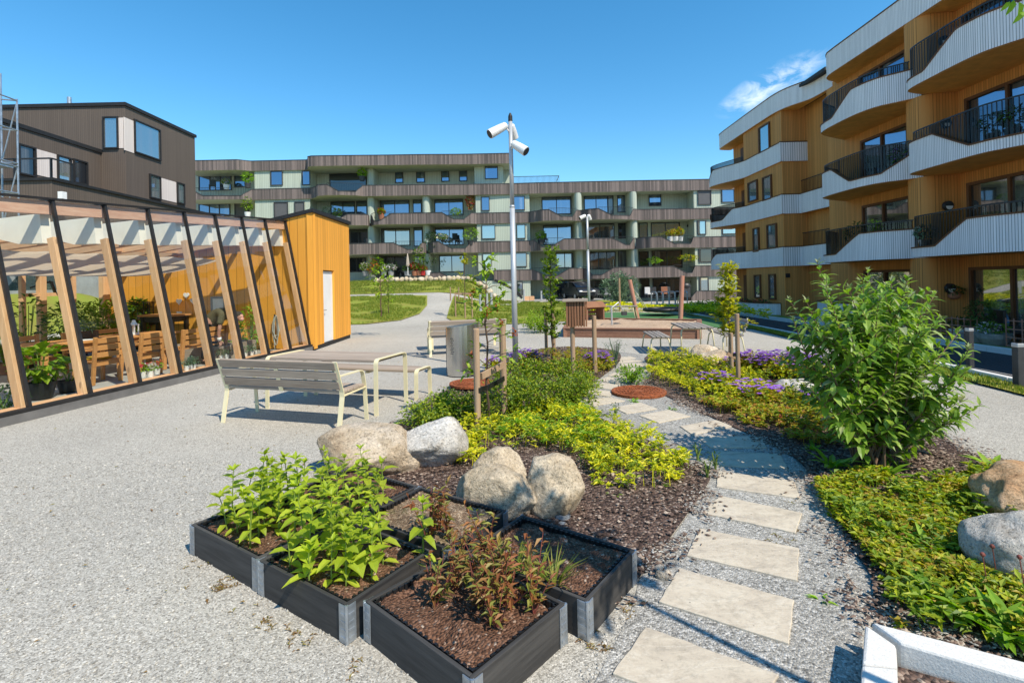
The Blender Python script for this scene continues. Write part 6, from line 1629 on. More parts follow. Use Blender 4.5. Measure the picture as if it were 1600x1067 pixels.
# ---------------------------------------------------------------- saplings, stakes and ties
def stake(px, py0, py1, label, r=.038, mat='stake_wood', lean=(0, 0), loc=None, h=None):
    b = loc or G(px, py1)
    z = h or D(px, py0, b.y).z
    m = MB(); m.tube([(0, 0, -.05), (lean[0], lean[1], z-.012), (lean[0], lean[1], z)], [r, r, r*.86], 12)
    return tag(m.build('tree_stake', mat, None, loc=b, smooth=False), label, 'stake')
def sapling(name, base, h, label, mat, branches, leafL=.07, leafW=.04, n=14, tr=.016, fruit=None, crown0=.3, width=.3, col=False, nb=30):
    rt = T(name, base, label, 'tree'); tm = MB(); lf = MB(); fr = MB()
    pts = [V((.015*sin(i*2.1), .012*cos(i*1.7), h*i/8)) for i in range(9)]; tm.tube(pts, [tr*(1-.7*i/8) for i in range(9)], 8)
    def spray(p, d, L):
        e = [p, p+d*L*.5+V((0, 0, .02)), p+d*L]; tm.tube(e, [.006, .0045, .003], 5)
        for _ in range(n):
            t = U(.25, 1.05); q = p+d*L*t+rvec()*.045; dd = d+rvec()*.9+V((0, 0, .1)); s = U(.7, 1.25); lf.leaf(q, dd, V((0, 0, 1)), leafL*s, leafW*s, U(.1, .5), .35, True)
        if fruit and R() < fruit:
            c = p+d*L
            for _ in range(12): fr.leaf(c+rvec()*.03, rvec()+V((0, 0, .4)), V((0, 0, 1)), .05, .028, .2)
    for z, dx, dy, dz, L in branches: spray(V((0, 0, z)), V((dx, dy, dz)).normalized(), L)
    for i in range(nb):
        t = crown0+(1-crown0)*(i+.5)/nb; a = i*2.4+U(-.3, .3); w_ = width*(1-.55*abs(t-crown0-.45*(1-crown0))/(1-crown0))*U(.5, 1.1)
        spray(V((0, 0, h*t)), V((cos(a), sin(a), U(.3, 1.1) if col else U(.1, .8))).normalized(), w_)
    tm.build('trunk', 'bark', rt); lf.build('crown', mat, rt)
    if fr.v: fr.build('blossoms', 'petal_orange', rt)
    return rt
b1 = G(763, 668)
sapling('apple_sapling', b1, 2.02, 'young apple sapling with sparse leaves tied between two wooden stakes', 'leaf_tree', [(.62, -1, -.2, .25, .33), (.75, -.9, .2, .5, .22), (.80, .95, -.3, .35, .42), (1.02, .9, -.2, .35, .36), (.95, -.7, -.5, .4, .2)], .095, .046, 12, .017, .35, .55, .28, False, 14)
stake(747, 513, 677, 'thick round wooden stake left of the apple sapling')
stake(788, 505, 655, 'thick round wooden stake right of the apple sapling', .042)
p, q = D(752, 588, 6.0), D(786, 570, 6.45); m = MB(); m.bar((0, 0, 0), q-p, .03, .075); tag(m.build('stake_rail', 'stake_wood', None, loc=p), 'short wooden rail between the two apple sapling stakes', 'rail')
p, q = D(747, 609, 5.96), D(788, 591, 6.5); m = MB(); mid = V((b1.x-p.x, b1.y-p.y, -.02)); m.bar(V((-.02, -.04, 0)), mid, .012, .06); m.bar(mid, q-p, .012, .06); m.lathe((0, 0, -.03), [(.043, 0), (.043, .06)], 14); m.lathe(mid-V((0, 0, .03)), [(.022, 0), (.022, .06)], 10); tag(m.build('tree_tie', 'plastic_black', None, loc=p), 'black rubber tie holding the apple sapling to its stakes', 'tie')
b2 = G(863, 563)
sapling('columnar_tree', b2, 2.42, 'slim columnar young tree with dense round leaves left of the insect hotel', 'leaf_tree', [(1.0, -.9, -.2, .3, .3), (.7, .9, 0, .35, .45), (.9, .9, .2, .5, .5)], .085, .064, 20, .02, None, .18, .27, True, 36)
stake(866, 478, 558, 'wooden stake in front of the columnar young tree'); stake(854, 489, 556, 'wooden stake left of the columnar young tree')
stake(801+0, 508, 560, 'short grey wooden stake near the second bench', .03, loc=V((.05, 11.6, 0)), h=.8)
b3 = G(1141, 592)
sapling('yellow_tree', b3, 1.92, 'slim young tree with yellow-green leaves by the slatted tables', 'leaf_yellowtree', [(.75, .9, -.3, .6, .42), (1.2, -.6, .1, 1, .25), (.9, -.7, .2, .6, .28)], .090, .058, 18, .016, None, .36, .20, True, 30)
stake(1154, 490, 606, 'round wooden stake in front of the yellow-green sapling', .034); stake(1144, 520, 596, 'shorter wooden stake behind the yellow-green sapling', .03)
p = D(1136, 552, 8.25); m = MB(); m.bar((0, 0, 0), V((.17, .05, -.09)), .02, .05); tag(m.build('stake_rail', 'stake_wood', None, loc=p), 'short wooden rail nailed to the stake of the yellow-green sapling', 'rail')
p = D(1147, 554, 8.1); m = MB(); m.bar((-.02, 0, 0), V((.09, -.03, .0)), .05, .05); tag(m.build('tree_tie', 'plastic_black', None, loc=p), 'black tie on the stake of the yellow-green sapling', 'tie')
def gt(px, py): return GT(px, py)
g = gt(607, 492); sapling('young_tree', g, 1.75, 'small bushy young tree on the lawn just right of the shed', 'leaf_tree', [], .10, .05, 16, .02, None, .28, .5, False, 20)
g = gt(727, 497); sapling('young_tree', g, 2.9, 'tall thin young tree with yellow-green leaves in a three-post frame', 'leaf_yellowtree', [(1.6, -.9, 0, .6, .5), (1.75, .9, 0, .4, .6), (1.9, -.6, .3, .5, .5), (1.55, .7, .3, .3, .5)], .12, .09, 14, .024, None, .84, .2, False, 6)
g = gt(563, 455); sapling('young_tree', g, 1.7, 'small upright young tree on the upper lawn beside the shed roof', 'leaf_tree', [], .13, .08, 14, .03, None, .25, .45, True, 14)
g = gt(595, 463); sapling('young_tree', g, 1.5, 'small loose young tree on the upper lawn left of the gravel path', 'leaf_tree', [], .12, .06, 12, .025, None, .25, .6, False, 14)
for px, y0, y1, w_ in ((712, 461, 496, 'left'), (727, 462, 498, 'middle'), (738, 458, 497, 'right')):
    g = gt(px, y1); stake(px, y0, y1, 'thin pale post of the three-post tree frame, the %s one' % w_, .035, loc=g, h=D(px, y0, g.y).z-g.z)
g = gt(712, 496); p, q = D(710, 459, g.y), D(740, 459, g.y); m = MB(); m.bar((0, 0, 0), q-p, .04, .09); tag(m.build('stake_rail', 'stake_wood', None, loc=p), 'top rail of the three-post tree frame on the lawn', 'rail')
g = gt(712, 496); p, q = D(710, 472, g.y), D(726, 474, g.y); m = MB(); m.bar((0, 0, 0), q-p, .03, .05); tag(m.build('tree_tie', 'plastic_black', None, loc=p), 'black tie across the three-post tree frame', 'tie')
for px, w_ in ((704, 'left'), (717, 'right')):
    g = gt(px, 470); stake(px, 449, 470, 'thin post of the small far tree frame by the cross path, the %s one' % w_, .04, loc=g, h=.85)
# a tree just outside the frame on the right: it shades the planters, one twig hangs into view
def near_tree():
    b = V((2.16, 1.17, 0)); rt = T('shade_tree', b, 'young tree at the right edge with one leafy twig hanging in from the top corner', 'tree'); tm = MB(); lf = MB()
    tm.tube([V((0, 0, 0)), V((.02, .01, 1.2)), V((.0, .0, 2.5)), V((.03, 0, 4.1))], [.028, .024, .018, .01], 8)
    for i in range(26):
        a = i*2.4; z = 2.95+1.2*i/26; L = U(.32, .5)*(1-.4*i/26)
        d = V((cos(a), sin(a), .35)).normalized()
        if d.x < -.15: L *= .55
        e = [V((0, 0, z)), V((0, 0, z))+d*L*.5, V((0, 0, z))+d*L]; tm.tube(e, [.009, .007, .004], 5)
        for _ in range(26): lf.leaf(V((0, 0, z))+d*L*U(.2, 1.1)+rvec()*.08, d+rvec(), V((0, 0, 1)), U(.07, .11), U(.04, .06), U(.1, .5), .3, True)
    tw = D(1590, 4, 1.9)-b; tm.tube([V((0, 0, 2.5)), V((-.2, .25, 2.78)), tw], [.008, .006, .003], 5)
    for px, py, dx, dz, L in ((1584, 0, -.25, -1, .055), (1600, 18, -.55, -.75, .05), (1592, 3, .3, -1, .06), (1578, 3, -.5, -.6, .04)):
        lf.leaf(D(px, py, 1.9)-b, V((dx, .1, dz)), V((0, -1, .2)), L, L*.42, .3, .3, True)
    tm.build('trunk', 'bark', rt); lf.build('crown', 'leaf_fresh', rt)
near_tree()
# ---------------------------------------------------------------- benches and tables of grey slats on cream steel frames
def strip(m, pts, w, t=.012, x=0):
    """flat steel band of width w (along x) bent along pts in the y-z plane"""
    P = [V((0, p[0], p[1])) for p in pts]; n = len(P); L = []; Rr = []
    for i in range(n):
        d = (P[min(n-1, i+1)]-P[max(0, i-1)]).normalized(); nn = V((0, -d.z, d.y)); L.append(P[i]+nn*t/2); Rr.append(P[i]-nn*t/2)
    q = []
    for a, b in zip(L, Rr): q += [a+V((x-w/2, 0, 0)), a+V((x+w/2, 0, 0)), b+V((x+w/2, 0, 0)), b+V((x-w/2, 0, 0))]
    f = [(3, 2, 1, 0), tuple(4*(n-1)+k for k in range(4))]
    for i in range(n-1):
        for k in range(4): f.append((4*i+k, 4*i+(k+1) % 4, 4*i+4+(k+1) % 4, 4*i+4+k))
    return m.add(q, f)
def roundc(pts, r=.06, n=5):
    out = [pts[0]]
    for i in range(1, len(pts)-1):
        a, b, c = V((*pts[i-1], 0)), V((*pts[i], 0)), V((*pts[i+1], 0)); u, v = (a-b).normalized(), (c-b).normalized()
        for k in range(n+1):
            t = k/n; p = (b+u*r)*(1-t)**2+b*2*t*(1-t)+(b+v*r)*t*t; out.append((p.x, p.y))
    out.append(pts[-1]); return out
def slat(r, name, c, size, L=None):
    m = MB(); m.box(c, size); return m.build(name, 'grey_wood', r, bevel=.006)
def back_bench(loc, rz, label, L=1.84):
    r = T('park_bench', loc, label, 'bench', rz)     # y=0 rear feet, +y the way it faces
    for s in (-1, 1):
        x = s*(L/2-.035); m = MB()
        strip(m, [(0, 0), (.075, .40), (.07, .46), (-.06, .84)], .062, .014, x)
        strip(m, roundc([(.0, .66), (.50, .66), (.55, .44), (.58, 0)], .07), .055, .012, x)
        strip(m, [(.075, .41), (.545, .43)], .05, .012, x)
        m.build('end_frame', 'cream_metal', r)
    m = MB(); strip(m, [(.065, .44), (-.06, .835)], .06, .012, 0); m.build('bracket', 'cream_metal', r)
    Ls = L-.08
    for k in range(3):
        z = .545+k*.122; y = .075-(z-.45)*.33
        m = MB(); m.box((0, 0, 0), (Ls, .036, .105), mat=Matrix.Rotation(radians(18), 3, 'X')); 
        for i, p in enumerate(m.v): m.v[i] = (p[0], p[1]+y, p[2]+z)
        m.build('back_slat', 'grey_wood', r, bevel=.006)
    for k in range(4): slat(r, 'seat_slat', (0, .13+k*.118, .455), (L-.01 if 0 else Ls+.02, .105, .036))
    return r
def leg_frame(r, x, dp, h, w=.062):
    m = MB(); strip(m, roundc([(-dp/2-.012, 0), (-dp/2, h), (dp/2, h), (dp/2+.012, 0)], .075, 6), w, .013, x); m.build('leg_frame', 'cream_metal', r)
def slat_table(loc, rz, label, L=1.86, dp=.78, h=.745, n=5, name='park_table', cat='table'):
    r = T(name, loc, label, cat, rz)
    for s in (-1, 1): leg_frame(r, s*(L/2-.033), dp, h)
    w = (dp-.05)/n
    for k in range(n): slat(r, 'slat', (0, -dp/2+.025+w*(k+.5), h-.026), (L-.10, w-.010, .038))
    m = MB(); m.box((0, 0, h-.07), (.05, dp-.12, .03)); m.build('brace', 'cream_metal', r)
    return r
a1 = math.atan2(-.558, 1.778); u1 = V((cos(a1), sin(a1), 0)); v1 = V((-u1.y, u1.x, 0)); m0 = V((-2.954, 6.40, 0))
back_bench(m0, a1, 'grey slatted bench with cream steel frame nearest the camera, seen from behind')
slat_table(m0+u1*.02+v1*(.77+.39), a1, 'grey slatted table with cream legs in front of the nearest bench')
slat_table(m0+u1*.12+v1*(1.92), a1, 'grey slatted backless bench beyond the nearest table', 1.86, .44, .45, 3, 'backless_bench', 'bench')
a2 = math.atan2(.47, 1.885); u2 = V((cos(a2), sin(a2), 0)); v2 = V((-u2.y, u2.x, 0)); m2_ = V((-1.09, 12.43, 0))
back_bench(m2_, a2, 'grey slatted bench half hidden behind the steel litter bin', 1.9)
slat_table(m2_+u2*.1+v2*1.25, a2, 'grey slatted table behind the litter bin and its bench')
# third group by the sandbox: planks run away from the camera, thin tube legs
def tube_table(c, rz, label, W, L, h, name='slatted_table', cat='table', n=5):
    r = T(name, c, label, cat, rz)
    for s in (-1, 1):
        m = MB(); y = s*(L/2-.16)
        pts = [(x_*W/2*.98, 0, 0) if z == 0 else (x_*W/2*.9, 0, z) for x_, z in ((-1, 0), (-1, h-.08), (1, h-.08), (1, 0))]
        P = roundc([(-W/2, 0), (-W/2+.03, h-.03), (W/2-.03, h-.03), (W/2, 0)], .09, 6)
        m.tube([(p[0], y+s*(.12*(1-p[1]/h)), p[1]) for p in P], .017, 8, True); m.build('leg_frame', 'cream_metal', r, smooth=True)
    w = (W-.04)/n
    for k in range(n):
        m = MB(); m.box((-W/2+.02+w*(k+.5), 0, h), (w-.022, L, .034)); m.build('slat', 'grey_wood_y', r, bevel=.005)
    return r
WOOD('grey_wood_y', (.33, .30, .27), (.18, .155, .135), 1, .8)
A_, B_, C_ = G(1062, 555.6), G(1110.7, 551), G(1087, 542)
# corner legs of the table on the ground
nr = (A_+B_)/2; ry = math.atan2(.30, 1)*0+radians(8)
tube_table(V((4.22, 12.15, 0)), radians(-6), 'low grey slatted table on thin cream legs beside the sandbox', .74, 1.35, .62)
tube_table(V((3.45, 12.4, 0)), radians(-5), 'low grey slatted stool bench left of the table by the sandbox', .46, 1.3, .40, 'slatted_bench', 'bench', 4)
rr = tube_table(V((5.08, 12.3, 0)), radians(-5), 'grey slatted bench with backrest right of the table by the sandbox', .48, 1.35, .42, 'slatted_bench', 'bench', 4)
for k in range(3):
    m = MB(); m.box((.24+.03*k, 0, .53+k*.10), (.03, 1.35, .08)); m.build('back_slat', 'grey_wood_y', rr, bevel=.005)
m = MB()
for s in (-1, 1): m.tube([(.22, s*.55, .42), (.33, s*.55, .82)], .016, 8)
for s in (-1, 1): m = MB(); m.tube([(.22, s*.55, .40), (.34, s*.55, .80)], .016, 8); m.build('back_frame', 'cream_metal', rr)
# ---------------------------------------------------------------- litter bin
b = G(724, 585.5)
r = T('litter_bin', (b.x, b.y, 0), 'round brushed steel litter bin with slanted top beside the path', 'litter bin', radians(-6))
m = MB(); n = 40; R0 = .315
for k in range(n):
    a = 2*pi*k/n; m.v += [(R0*cos(a), R0*sin(a), .02), (R0*cos(a), R0*sin(a), .915+.035*cos(a))]
m.f = [(2*k, 2*((k+1) % n), 2*((k+1) % n)+1, 2*k+1) for k in range(n)]; m.f += [tuple(2*k+1 for k in range(n))]
m.build('body', 'steel', r)
m = MB(); m.v = [(1.015*R0*cos(2*pi*k/n), 1.015*R0*sin(2*pi*k/n), .918+.035*cos(2*pi*k/n)) for k in range(n)]+[(1.015*R0*cos(2*pi*k/n), 1.015*R0*sin(2*pi*k/n), .945+.035*cos(2*pi*k/n)) for k in range(n)]
m.f = [(k, (k+1) % n, n+(k+1) % n, n+k) for k in range(n)]+[tuple(n+k for k in range(n))]; m.build('lid', 'steel', r)
m = MB()
for i in range(9):
    for j in range(2):
        a = radians(238+j*7+(i % 2)*3); z = .44+i*.035; p = V((R0*1.004*cos(a), R0*1.004*sin(a), z)); m.sphere(p, (.014, .014, .010), 8, 5)
m.build('pictogram', 'dark_grey', r)
m = MB(); m.lathe((0, 0, 0), [(R0*.96, 0), (R0*.96, .025)], 30); m.build('base', 'dark_grey', r)
a = radians(200); m = MB(); m.bar((R0*1.003*cos(a), R0*1.003*sin(a), .05), (R0*1.003*cos(a), R0*1.003*sin(a), .9), .006, .006, (0, 1, 0)); m.build('door_gap', 'dark_grey', r)
# ---------------------------------------------------------------- lamp posts
def lamp(base, ztop, label, heads, rb=.055, rt=.042, fin=True):
    r = T('lamp_post', base, label, 'street lamp'); h = ztop
    m = MB(); m.tube([(0, 0, 0), (0, 0, h*.66)], [rb, rb*.9], 16, True); m.build('lower_pole', 'lamp_grey', r, smooth=True)
    m = MB(); m.tube([(0, 0, h*.66), (0, 0, h)], [rt, rt*.9], 16, True); m.build('upper_pole', 'lamp_grey', r, smooth=True)
    m = MB(); m.lathe((0, 0, h*.66-.02), [(rb*.92, 0), (rb*.92, .03), (rt, .05)], 16); m.build('collar', 'lamp_grey', r, smooth=True)
    if fin: m = MB(); m.tube([(0, 0, h), (0, 0, h+.10), (0, 0, h+.16)], [rt, rt*.95, rt*.35], 12); m.build('cap', 'black_trim', r)
    for a, b, rad in heads:
        a, b = V(a), V(b); d = (b-a).normalized()
        m = MB(); m.tube([a, a+d*.02, a.lerp(b, .45), b-d*.01, b], [rad*.6, rad*.8, rad*.95, rad*1.05, rad*1.05], 20); ho = m.build('lamp_head', 'lamp_white', r, smooth=False)
        m = MB(); m.tube([b-d*.004, b+d*.012], [rad*.88, rad*.88], 20); m.build('lens', 'dark_grey', ho)
        m = MB(); m.tube([V((0, 0, a.z-.10)), V((a.x*.55, a.y*.55, a.z-.10)), a-V((0, 0, .05))], .016, 8); m.build('arm', 'lamp_white', ho, smooth=True)
    return r
b = G(806, 583); zt = D(796.5, 190, b.y).z
k = b.y/800
def hd(px0, py0, px1, py1, dy0, dy1):
    p, q = D(px0, py0, b.y+dy0), D(px1, py1, b.y+dy1); return (p-b, q-b, .088)
lamp(b, zt, 'tall grey lamp post with three white spotlights beside the hedge', [hd(791, 196, 765, 210, -.04, -.16), hd(801, 224, 822, 237, -.06, -.18), hd(798, 195, 803, 216, .12, .30)])
b = V((3.72, 24.9, 0)); zt = D(917.5, 339, 24.9).z
def hd2(px0, py0, px1, py1, dy0, dy1):
    p, q = D(px0, py0, b.y+dy0), D(px1, py1, b.y+dy1); return (p-b, q-b, .10)
lamp(b, zt, 'slimmer lamp post with two white spotlights behind the insect hotel', [hd2(915, 337, 906, 341.5, -.05, -.12), hd2(919.5, 336, 921.5, 343, .08, .22)], .07, .055, False)
# ---------------------------------------------------------------- rusty grates
def grate(p, R_, label):
    r = T('rusty_grate', p, label, 'manhole cover'); m = MB(); m.lathe((0, 0, .012), [(R_, 0), (R_, .035), (R_-.03, .042), (R_-.05, .036), (.08, .036), (0, .036)], 48); m.build('disc', 'rust', r)
    m = MB()
    for rr_ in [R_*f for f in (.25, .38, .51, .64, .77)]:
        m.lathe((0, 0, .046), [(rr_, 0), (rr_, .010), (rr_+.018, .010), (rr_+.018, 0)], 40)
    m.build('rings', 'rust', r)
    m = MB()
    for i in range(12): a = i*pi/6; m.bar((R_*.22*cos(a), R_*.22*sin(a), .052), (R_*.86*cos(a), R_*.86*sin(a), .052), .014, .012)
    m.build('ribs', 'rust', r)
grate(G(998, 615, .0), .41, 'round rusty iron grate lying beside the slab path')
grate(G(738, 606, .0)+V((.0, .0, .045)), .38, 'round rusty iron grate behind the apple sapling stakes')
# ---------------------------------------------------------------- insect hotel
b = G(896, 590); b2_ = G(930, 583)
hx = (b+b2_)/2; ang = math.atan2(b2_.y-b.y, b2_.x-b.x)
r = T('insect_hotel', (hx.x, hx.y, 0), 'small reddish slatted wooden insect hotel on two round posts', 'insect hotel', radians(-8))
d1, d2_ = V((b.x-hx.x, b.y-hx.y, 0)), V((b2_.x-hx.x, b2_.y-hx.y, 0)); rm = Matrix.Rotation(radians(8), 3, 'Z')
for q, zt in ((d1, .96), (d2_, 1.08)):
    q = rm @ q; m = MB(); m.tube([(q.x, q.y, -.05), (q.x*1.0, q.y, zt)], [.042, .042], 12); m.build('post', 'stake_wood', r)
x0, x1, y0, y1, z0, z1 = -.31, .04, -.32, .02, .92, 1.37
for k in range(7):
    m = MB(); m.box((x0+.025+k*.05, y0, (z0+z1)/2), (.036, .03, z1-z0)); m.build('slat', 'hotel_wood', r)
m = MB(); m.box(((x0+x1)/2, (y0+y1)/2+.03, (z0+z1)/2), (x1-x0-.04, y1-y0-.03, z1-z0-.03)); m.build('box', 'bark', r)
for k in range(5):
    m = MB(); m.box((x1+.015, y0+.04+k*.075, (z0+z1)/2), (.025, .06, z1-z0)); m.build('slat', 'hotel_wood', r)
m = MB(); m.box(((x0+x1)/2, (y0+y1)/2, z1+.02), (x1-x0+.10, y1-y0+.12, .035)); m.build('roof', 'grey_wood', r)
# ---------------------------------------------------------------- sandbox and play surface
S = [V((1.62, 15.9, 0)), V((5.30, 14.65, 0)), V((6.55, 18.0, 0)), V((2.3, 20.2, 0))]
sheet('sand', [(p.x, p.y) for p in S], 'sand', .235, .25, lambda x, y: 0, .12)
r = T('sandbox', (S[0]+S[2])/2, 'low sandbox framed with reddish brown timber', 'sandbox'); o = (S[0]+S[2])/2
for i in range(4):
    a, c = S[i], S[(i+1) % 4]; e = (c-a).normalized()*.05
    for z in (.065, .195):
        m = MB(); m.bar(a-e+V((0, 0, z)), c+e*(-1)+V((0, 0, z)), .10, .126); m.build('timber', 'redbrown_timber', r, o, bevel=.01)
    m = MB(); m.bar(a-e+V((0, 0, .275)), c-e+V((0, 0, .275)), .16, .03); m.build('seat_board', 'redbrown_timber', r, o, bevel=.006)
    m = MB(); m.box((a.x, a.y, .13), (.13, .13, .26)); m.build('corner_post', 'redbrown_timber', r, o)
sheet('play_surface', smooth_poly([(5.9, 19.0), (7.9, 17.2), (9.2, 19.5), (8.6, 23.5), (6.4, 26.5), (4.1, 26.6), (3.9, 22.0)]), 'rubber_green', .022, .5)
# wooden posts, swing basket
def post(px, py0, py1, label, r_=.075, mat='pink_post', lean=(0, 0)):
    g = G(px, py1); z = D(px, py0, g.y).z; m = MB(); m.tube([(0, 0, -.02), (lean[0], lean[1], z), ], r_, 14); return tag(m.build('play_post', mat, None, loc=g), label, 'post'), g, z
P1 = post(997, 437, 499.5, 'leaning reddish wooden post left of the rope basket', .085, lean=(-.32, 0)); P2 = post(1063, 431, 503, 'thick reddish wooden post right of the rope basket', .092, lean=(.12, 0)); post(968.5, 434.5, 486, 'thin wooden post behind the play area', .06, 'stake_wood')
c = V((7.0, 24.0, .30)); r = T('swing_basket', c, 'black round rope swing basket hanging between the reddish posts', 'swing')
m = MB(); m.tube([(.80*cos(a), .80*sin(a), 0) for a in [2*pi*i/40 for i in range(41)]], .085, 10, False); m.build('rim', 'plastic_black', r, smooth=True)
m = MB(); m.lathe((0, 0, -.05), [(.74, 0), (.74, .03), (0, .02)], 32); m.build('net', 'dark_grey', r)
for P, s in ((P1, -1), (P2, 1)):
    g, z = P[1], P[2]; t = V((g.x, g.y, z*.84))-c; t.x += (-.26 if s < 0 else .1)
    for yy in (-.25, .25):
        m = MB(); m.tube([t, V((s*.74, yy, .04))], .018, 6); m.build('rope', 'hose', r)
# playhouse, small table and lever in the sand
g = V((3.0, 19.4, .22)); r = T('playhouse', g, 'tiny open wooden playhouse with pitched roof in the sandbox', 'playhouse', radians(20))
for x in (-.35, .35):
    for y in (-.25, .25): m = MB(); m.box((x, y, .26), (.06, .06, .52)); m.build('post', 'redbrown_timber', r)
for k, z in enumerate((.15, .30, .45)): m = MB(); m.box((.0, .26, z), (.74, .02, .11)); m.build('wall_board', 'redbrown_timber', r)
m = MB(); m.box((.36, 0, .28), (.02, .5, .42)); m.build('side_wall', 'redbrown_timber', r)
m = MB(); m.ext([(-.45, -.34, .50), (-.45, 0, .70), (.45, 0, .70), (.45, -.34, .50)], (0, 0, .02)); m.build('roof', 'hotel_wood', r)
m = MB(); m.ext([(-.45, .34, .50), (-.45, 0, .70), (.45, 0, .70), (.45, .34, .50)], (0, 0, .02)); m.build('roof', 'hotel_wood', r)
tube_table(V((4.35, 21.6, 0)), radians(70), 'far grey slatted table at the back of the sandbox', .7, 1.8, .62)
g = V((3.3, 17.1, .2)); r = T('sand_digger', g, 'small grey steel sand digger standing in the sandbox', 'play equipment')
m = MB(); m.tube([(0, 0, 0), (0, 0, .62)], .03, 8); m.build('post', 'lamp_grey', r); m = MB(); m.tube([(0, 0, .6), (.25, .1, .78), (.42, .15, .5)], .022, 8); m.build('arm', 'lamp_grey', r)
m = MB(); m.box((.45, .15, .4), (.16, .2, .12)); m.build('bucket', 'dark_grey', r)
# planting beyond the play area
cover('play_border', smooth_poly([(3.6, 27.2), (6.2, 27.4), (8.7, 24.6), (9.6, 20.5), (10.4, 21), (9.5, 26), (7, 29.5), (3.4, 30)]), 1500, .15, .55, .14, .08, 'leaf_yellow', 'yellow-green border planting behind the play area', 5, .9, 3)
for i, (px, py, h, rr_, w_) in enumerate(((1125, 497, .9, .8, 'nearest the street, left of the dark hedge'), (1085, 492, .7, .7, 'behind the right reddish post'), (1100, 487, .7, .8, 'at the far side of the play border'))):
    shrub('shrub', GT(px, py), 'round green shrub of the play border '+w_, h, rr_, 900, .11, .07, 'leaf_tree', 'green shrubs of the play border', seed=i+60)
shrub('shrub', V((6.9, 33.0, 0)), 'tall pale green shrub growing behind the rope basket', 2.1, 1.25, 1500, .2, .10, 'leaf_grey', None, seed=71)
shrub('shrub', V((13.6, 33.3, -.45)), 'dark clipped shrub beside the white planter wall', .8, .7, 700, .12, .07, 'leaf_dark', None, seed=72)
shrub('shrub', GT(845, 520)+V((0, 0, 0)), 'green shrub beside the columnar young tree', .75, .55, 900, .08, .045, 'leaf_tree', None, seed=73)
shrub('shrub', GT(830, 515), 'loose green shrub left of the columnar young tree at the path edge', .55, .45, 500, .08, .04, 'leaf_tree', None, seed=74)
# ---------------------------------------------------------------- bollards, cycle stands
def bollard(p, h, label, mat='lamp_grey', w=.11, sq=False):
    r = T('bollard', p, label, 'bollard'); m = MB()
    if sq: m.box((0, 0, h/2), (w, w, h)); m.build('body', mat, r, bevel=.01); m = MB(); m.box((0, 0, h-.03), (w+.006, w+.006, .06)); m.build('cap', 'lamp_grey', r, bevel=.01)
    else: m.tube([(0, 0, 0), (0, 0, h)], w/2, 14); m.build('body', mat, r); m = MB(); m.tube([(0, 0, h), (0, 0, h+.03)], w/2+.01, 14); m.build('cap', mat, r)
bollard(G(1592, 606), D(1592, 536, G(1592, 606).y).z, 'square dark bollard with light cap at the right edge of the street', 'dark_grey', .10, True)
g = V((8.50, 9.55, -.1)); bollard(g, .80, 'square dark bollard half hidden behind the big shrub', 'dark_grey', .09, True)
for px, y0, y1, lab in ((751, 460, 487, 'pale round bollard on the lawn behind the litter bin, nearest one'), (761, 459, 480, 'pale round bollard on the lawn, middle one of three'), (768, 458, 478, 'pale round bollard on the lawn, farthest of three'), (846, 455, 470, 'grey round bollard at the end of the lawn by the driveway'), (819, 453, 470, 'thin grey bollard beside the orange wooden planters')):
    g = GT(px, y1); bollard(g, D(px, y0, g.y).z-g.z, lab, 'lamp_grey', .16)
for i in range(6):
    g = D(1022+i*9.5, 478, 30.5); g.z = 0; r = T('cycle_stand', g, 'thin dark steel cycle stand behind the rope basket, %s from the left' % ('first', 'second', 'third', 'fourth', 'fifth', 'sixth')[i], 'cycle stand', .3, 'cycle stands behind the play area')
    m = MB(); P = roundc([(-.35, 0), (-.35, .95), (.35, .95), (.35, 0)], .12, 5); m.tube([(p[0]*.15, p[0], p[1]) for p in P], .03, 8); m.build('hoop', 'galvanised', r)
# ---------------------------------------------------------------- stone row on the upper lawn
rs = random.Random(9); xa = D(585, 440, 43.6).x; xb = D(772, 440, 43.6).x; x = xa; i = 0
while x < xb:
    w_ = rs.uniform(.35, .75); p = V((x+w_/2, 43.5+rs.uniform(-.12, .12), HT(x, 43.5)))
    o_ = rock('wall_stone', p, (w_*.55, .28, rs.uniform(.20, .30)), 'pale rough stone in the low stone row on the upper lawn', 'rock_cream', 500+i, rs.uniform(-.2, .2), 5, 'stone', .05, 2); o_['group'] = 'stones of the low row on the upper lawn'
    x += w_*.82; i += 1
# ---------------------------------------------------------------- pots, plants and furniture outside the green block
def bgplant(px, yb, h, r_, label, mat='leaf_tree', pot=None, fl=None, y=48.6, n=160, L=.22):
    p = D(px, yb, y); g = V((p.x, y, p.z)); rt = T('potted_plant' if pot else 'plant', g, label, 'plant'); z0 = 0
    if pot: m = MB(); m.lathe((0, 0, 0), [(.22, 0), (.30, .45), (.27, .45), (0, .42)], 14); m.build('pot', pot, rt); z0 = .42
    lf = MB()
    for q, d, l, w_, b_ in bushy(h, r_, n, L, L*.5): lf.leaf(q+V((0, 0, z0)), d, V((0, 0, 1)), l, w_, b_)
    if fl:
        m = MB()
        for q, d, l, w_, b_ in bushy(h*1.05, r_*1.05, n//2, L*.9, L*.7): m.leaf(q+V((0, 0, z0)), d, V((0, 0, 1)), l, w_, b_)
        m.build('blossoms', fl, rt)
    lf.build('leaves', mat, rt)
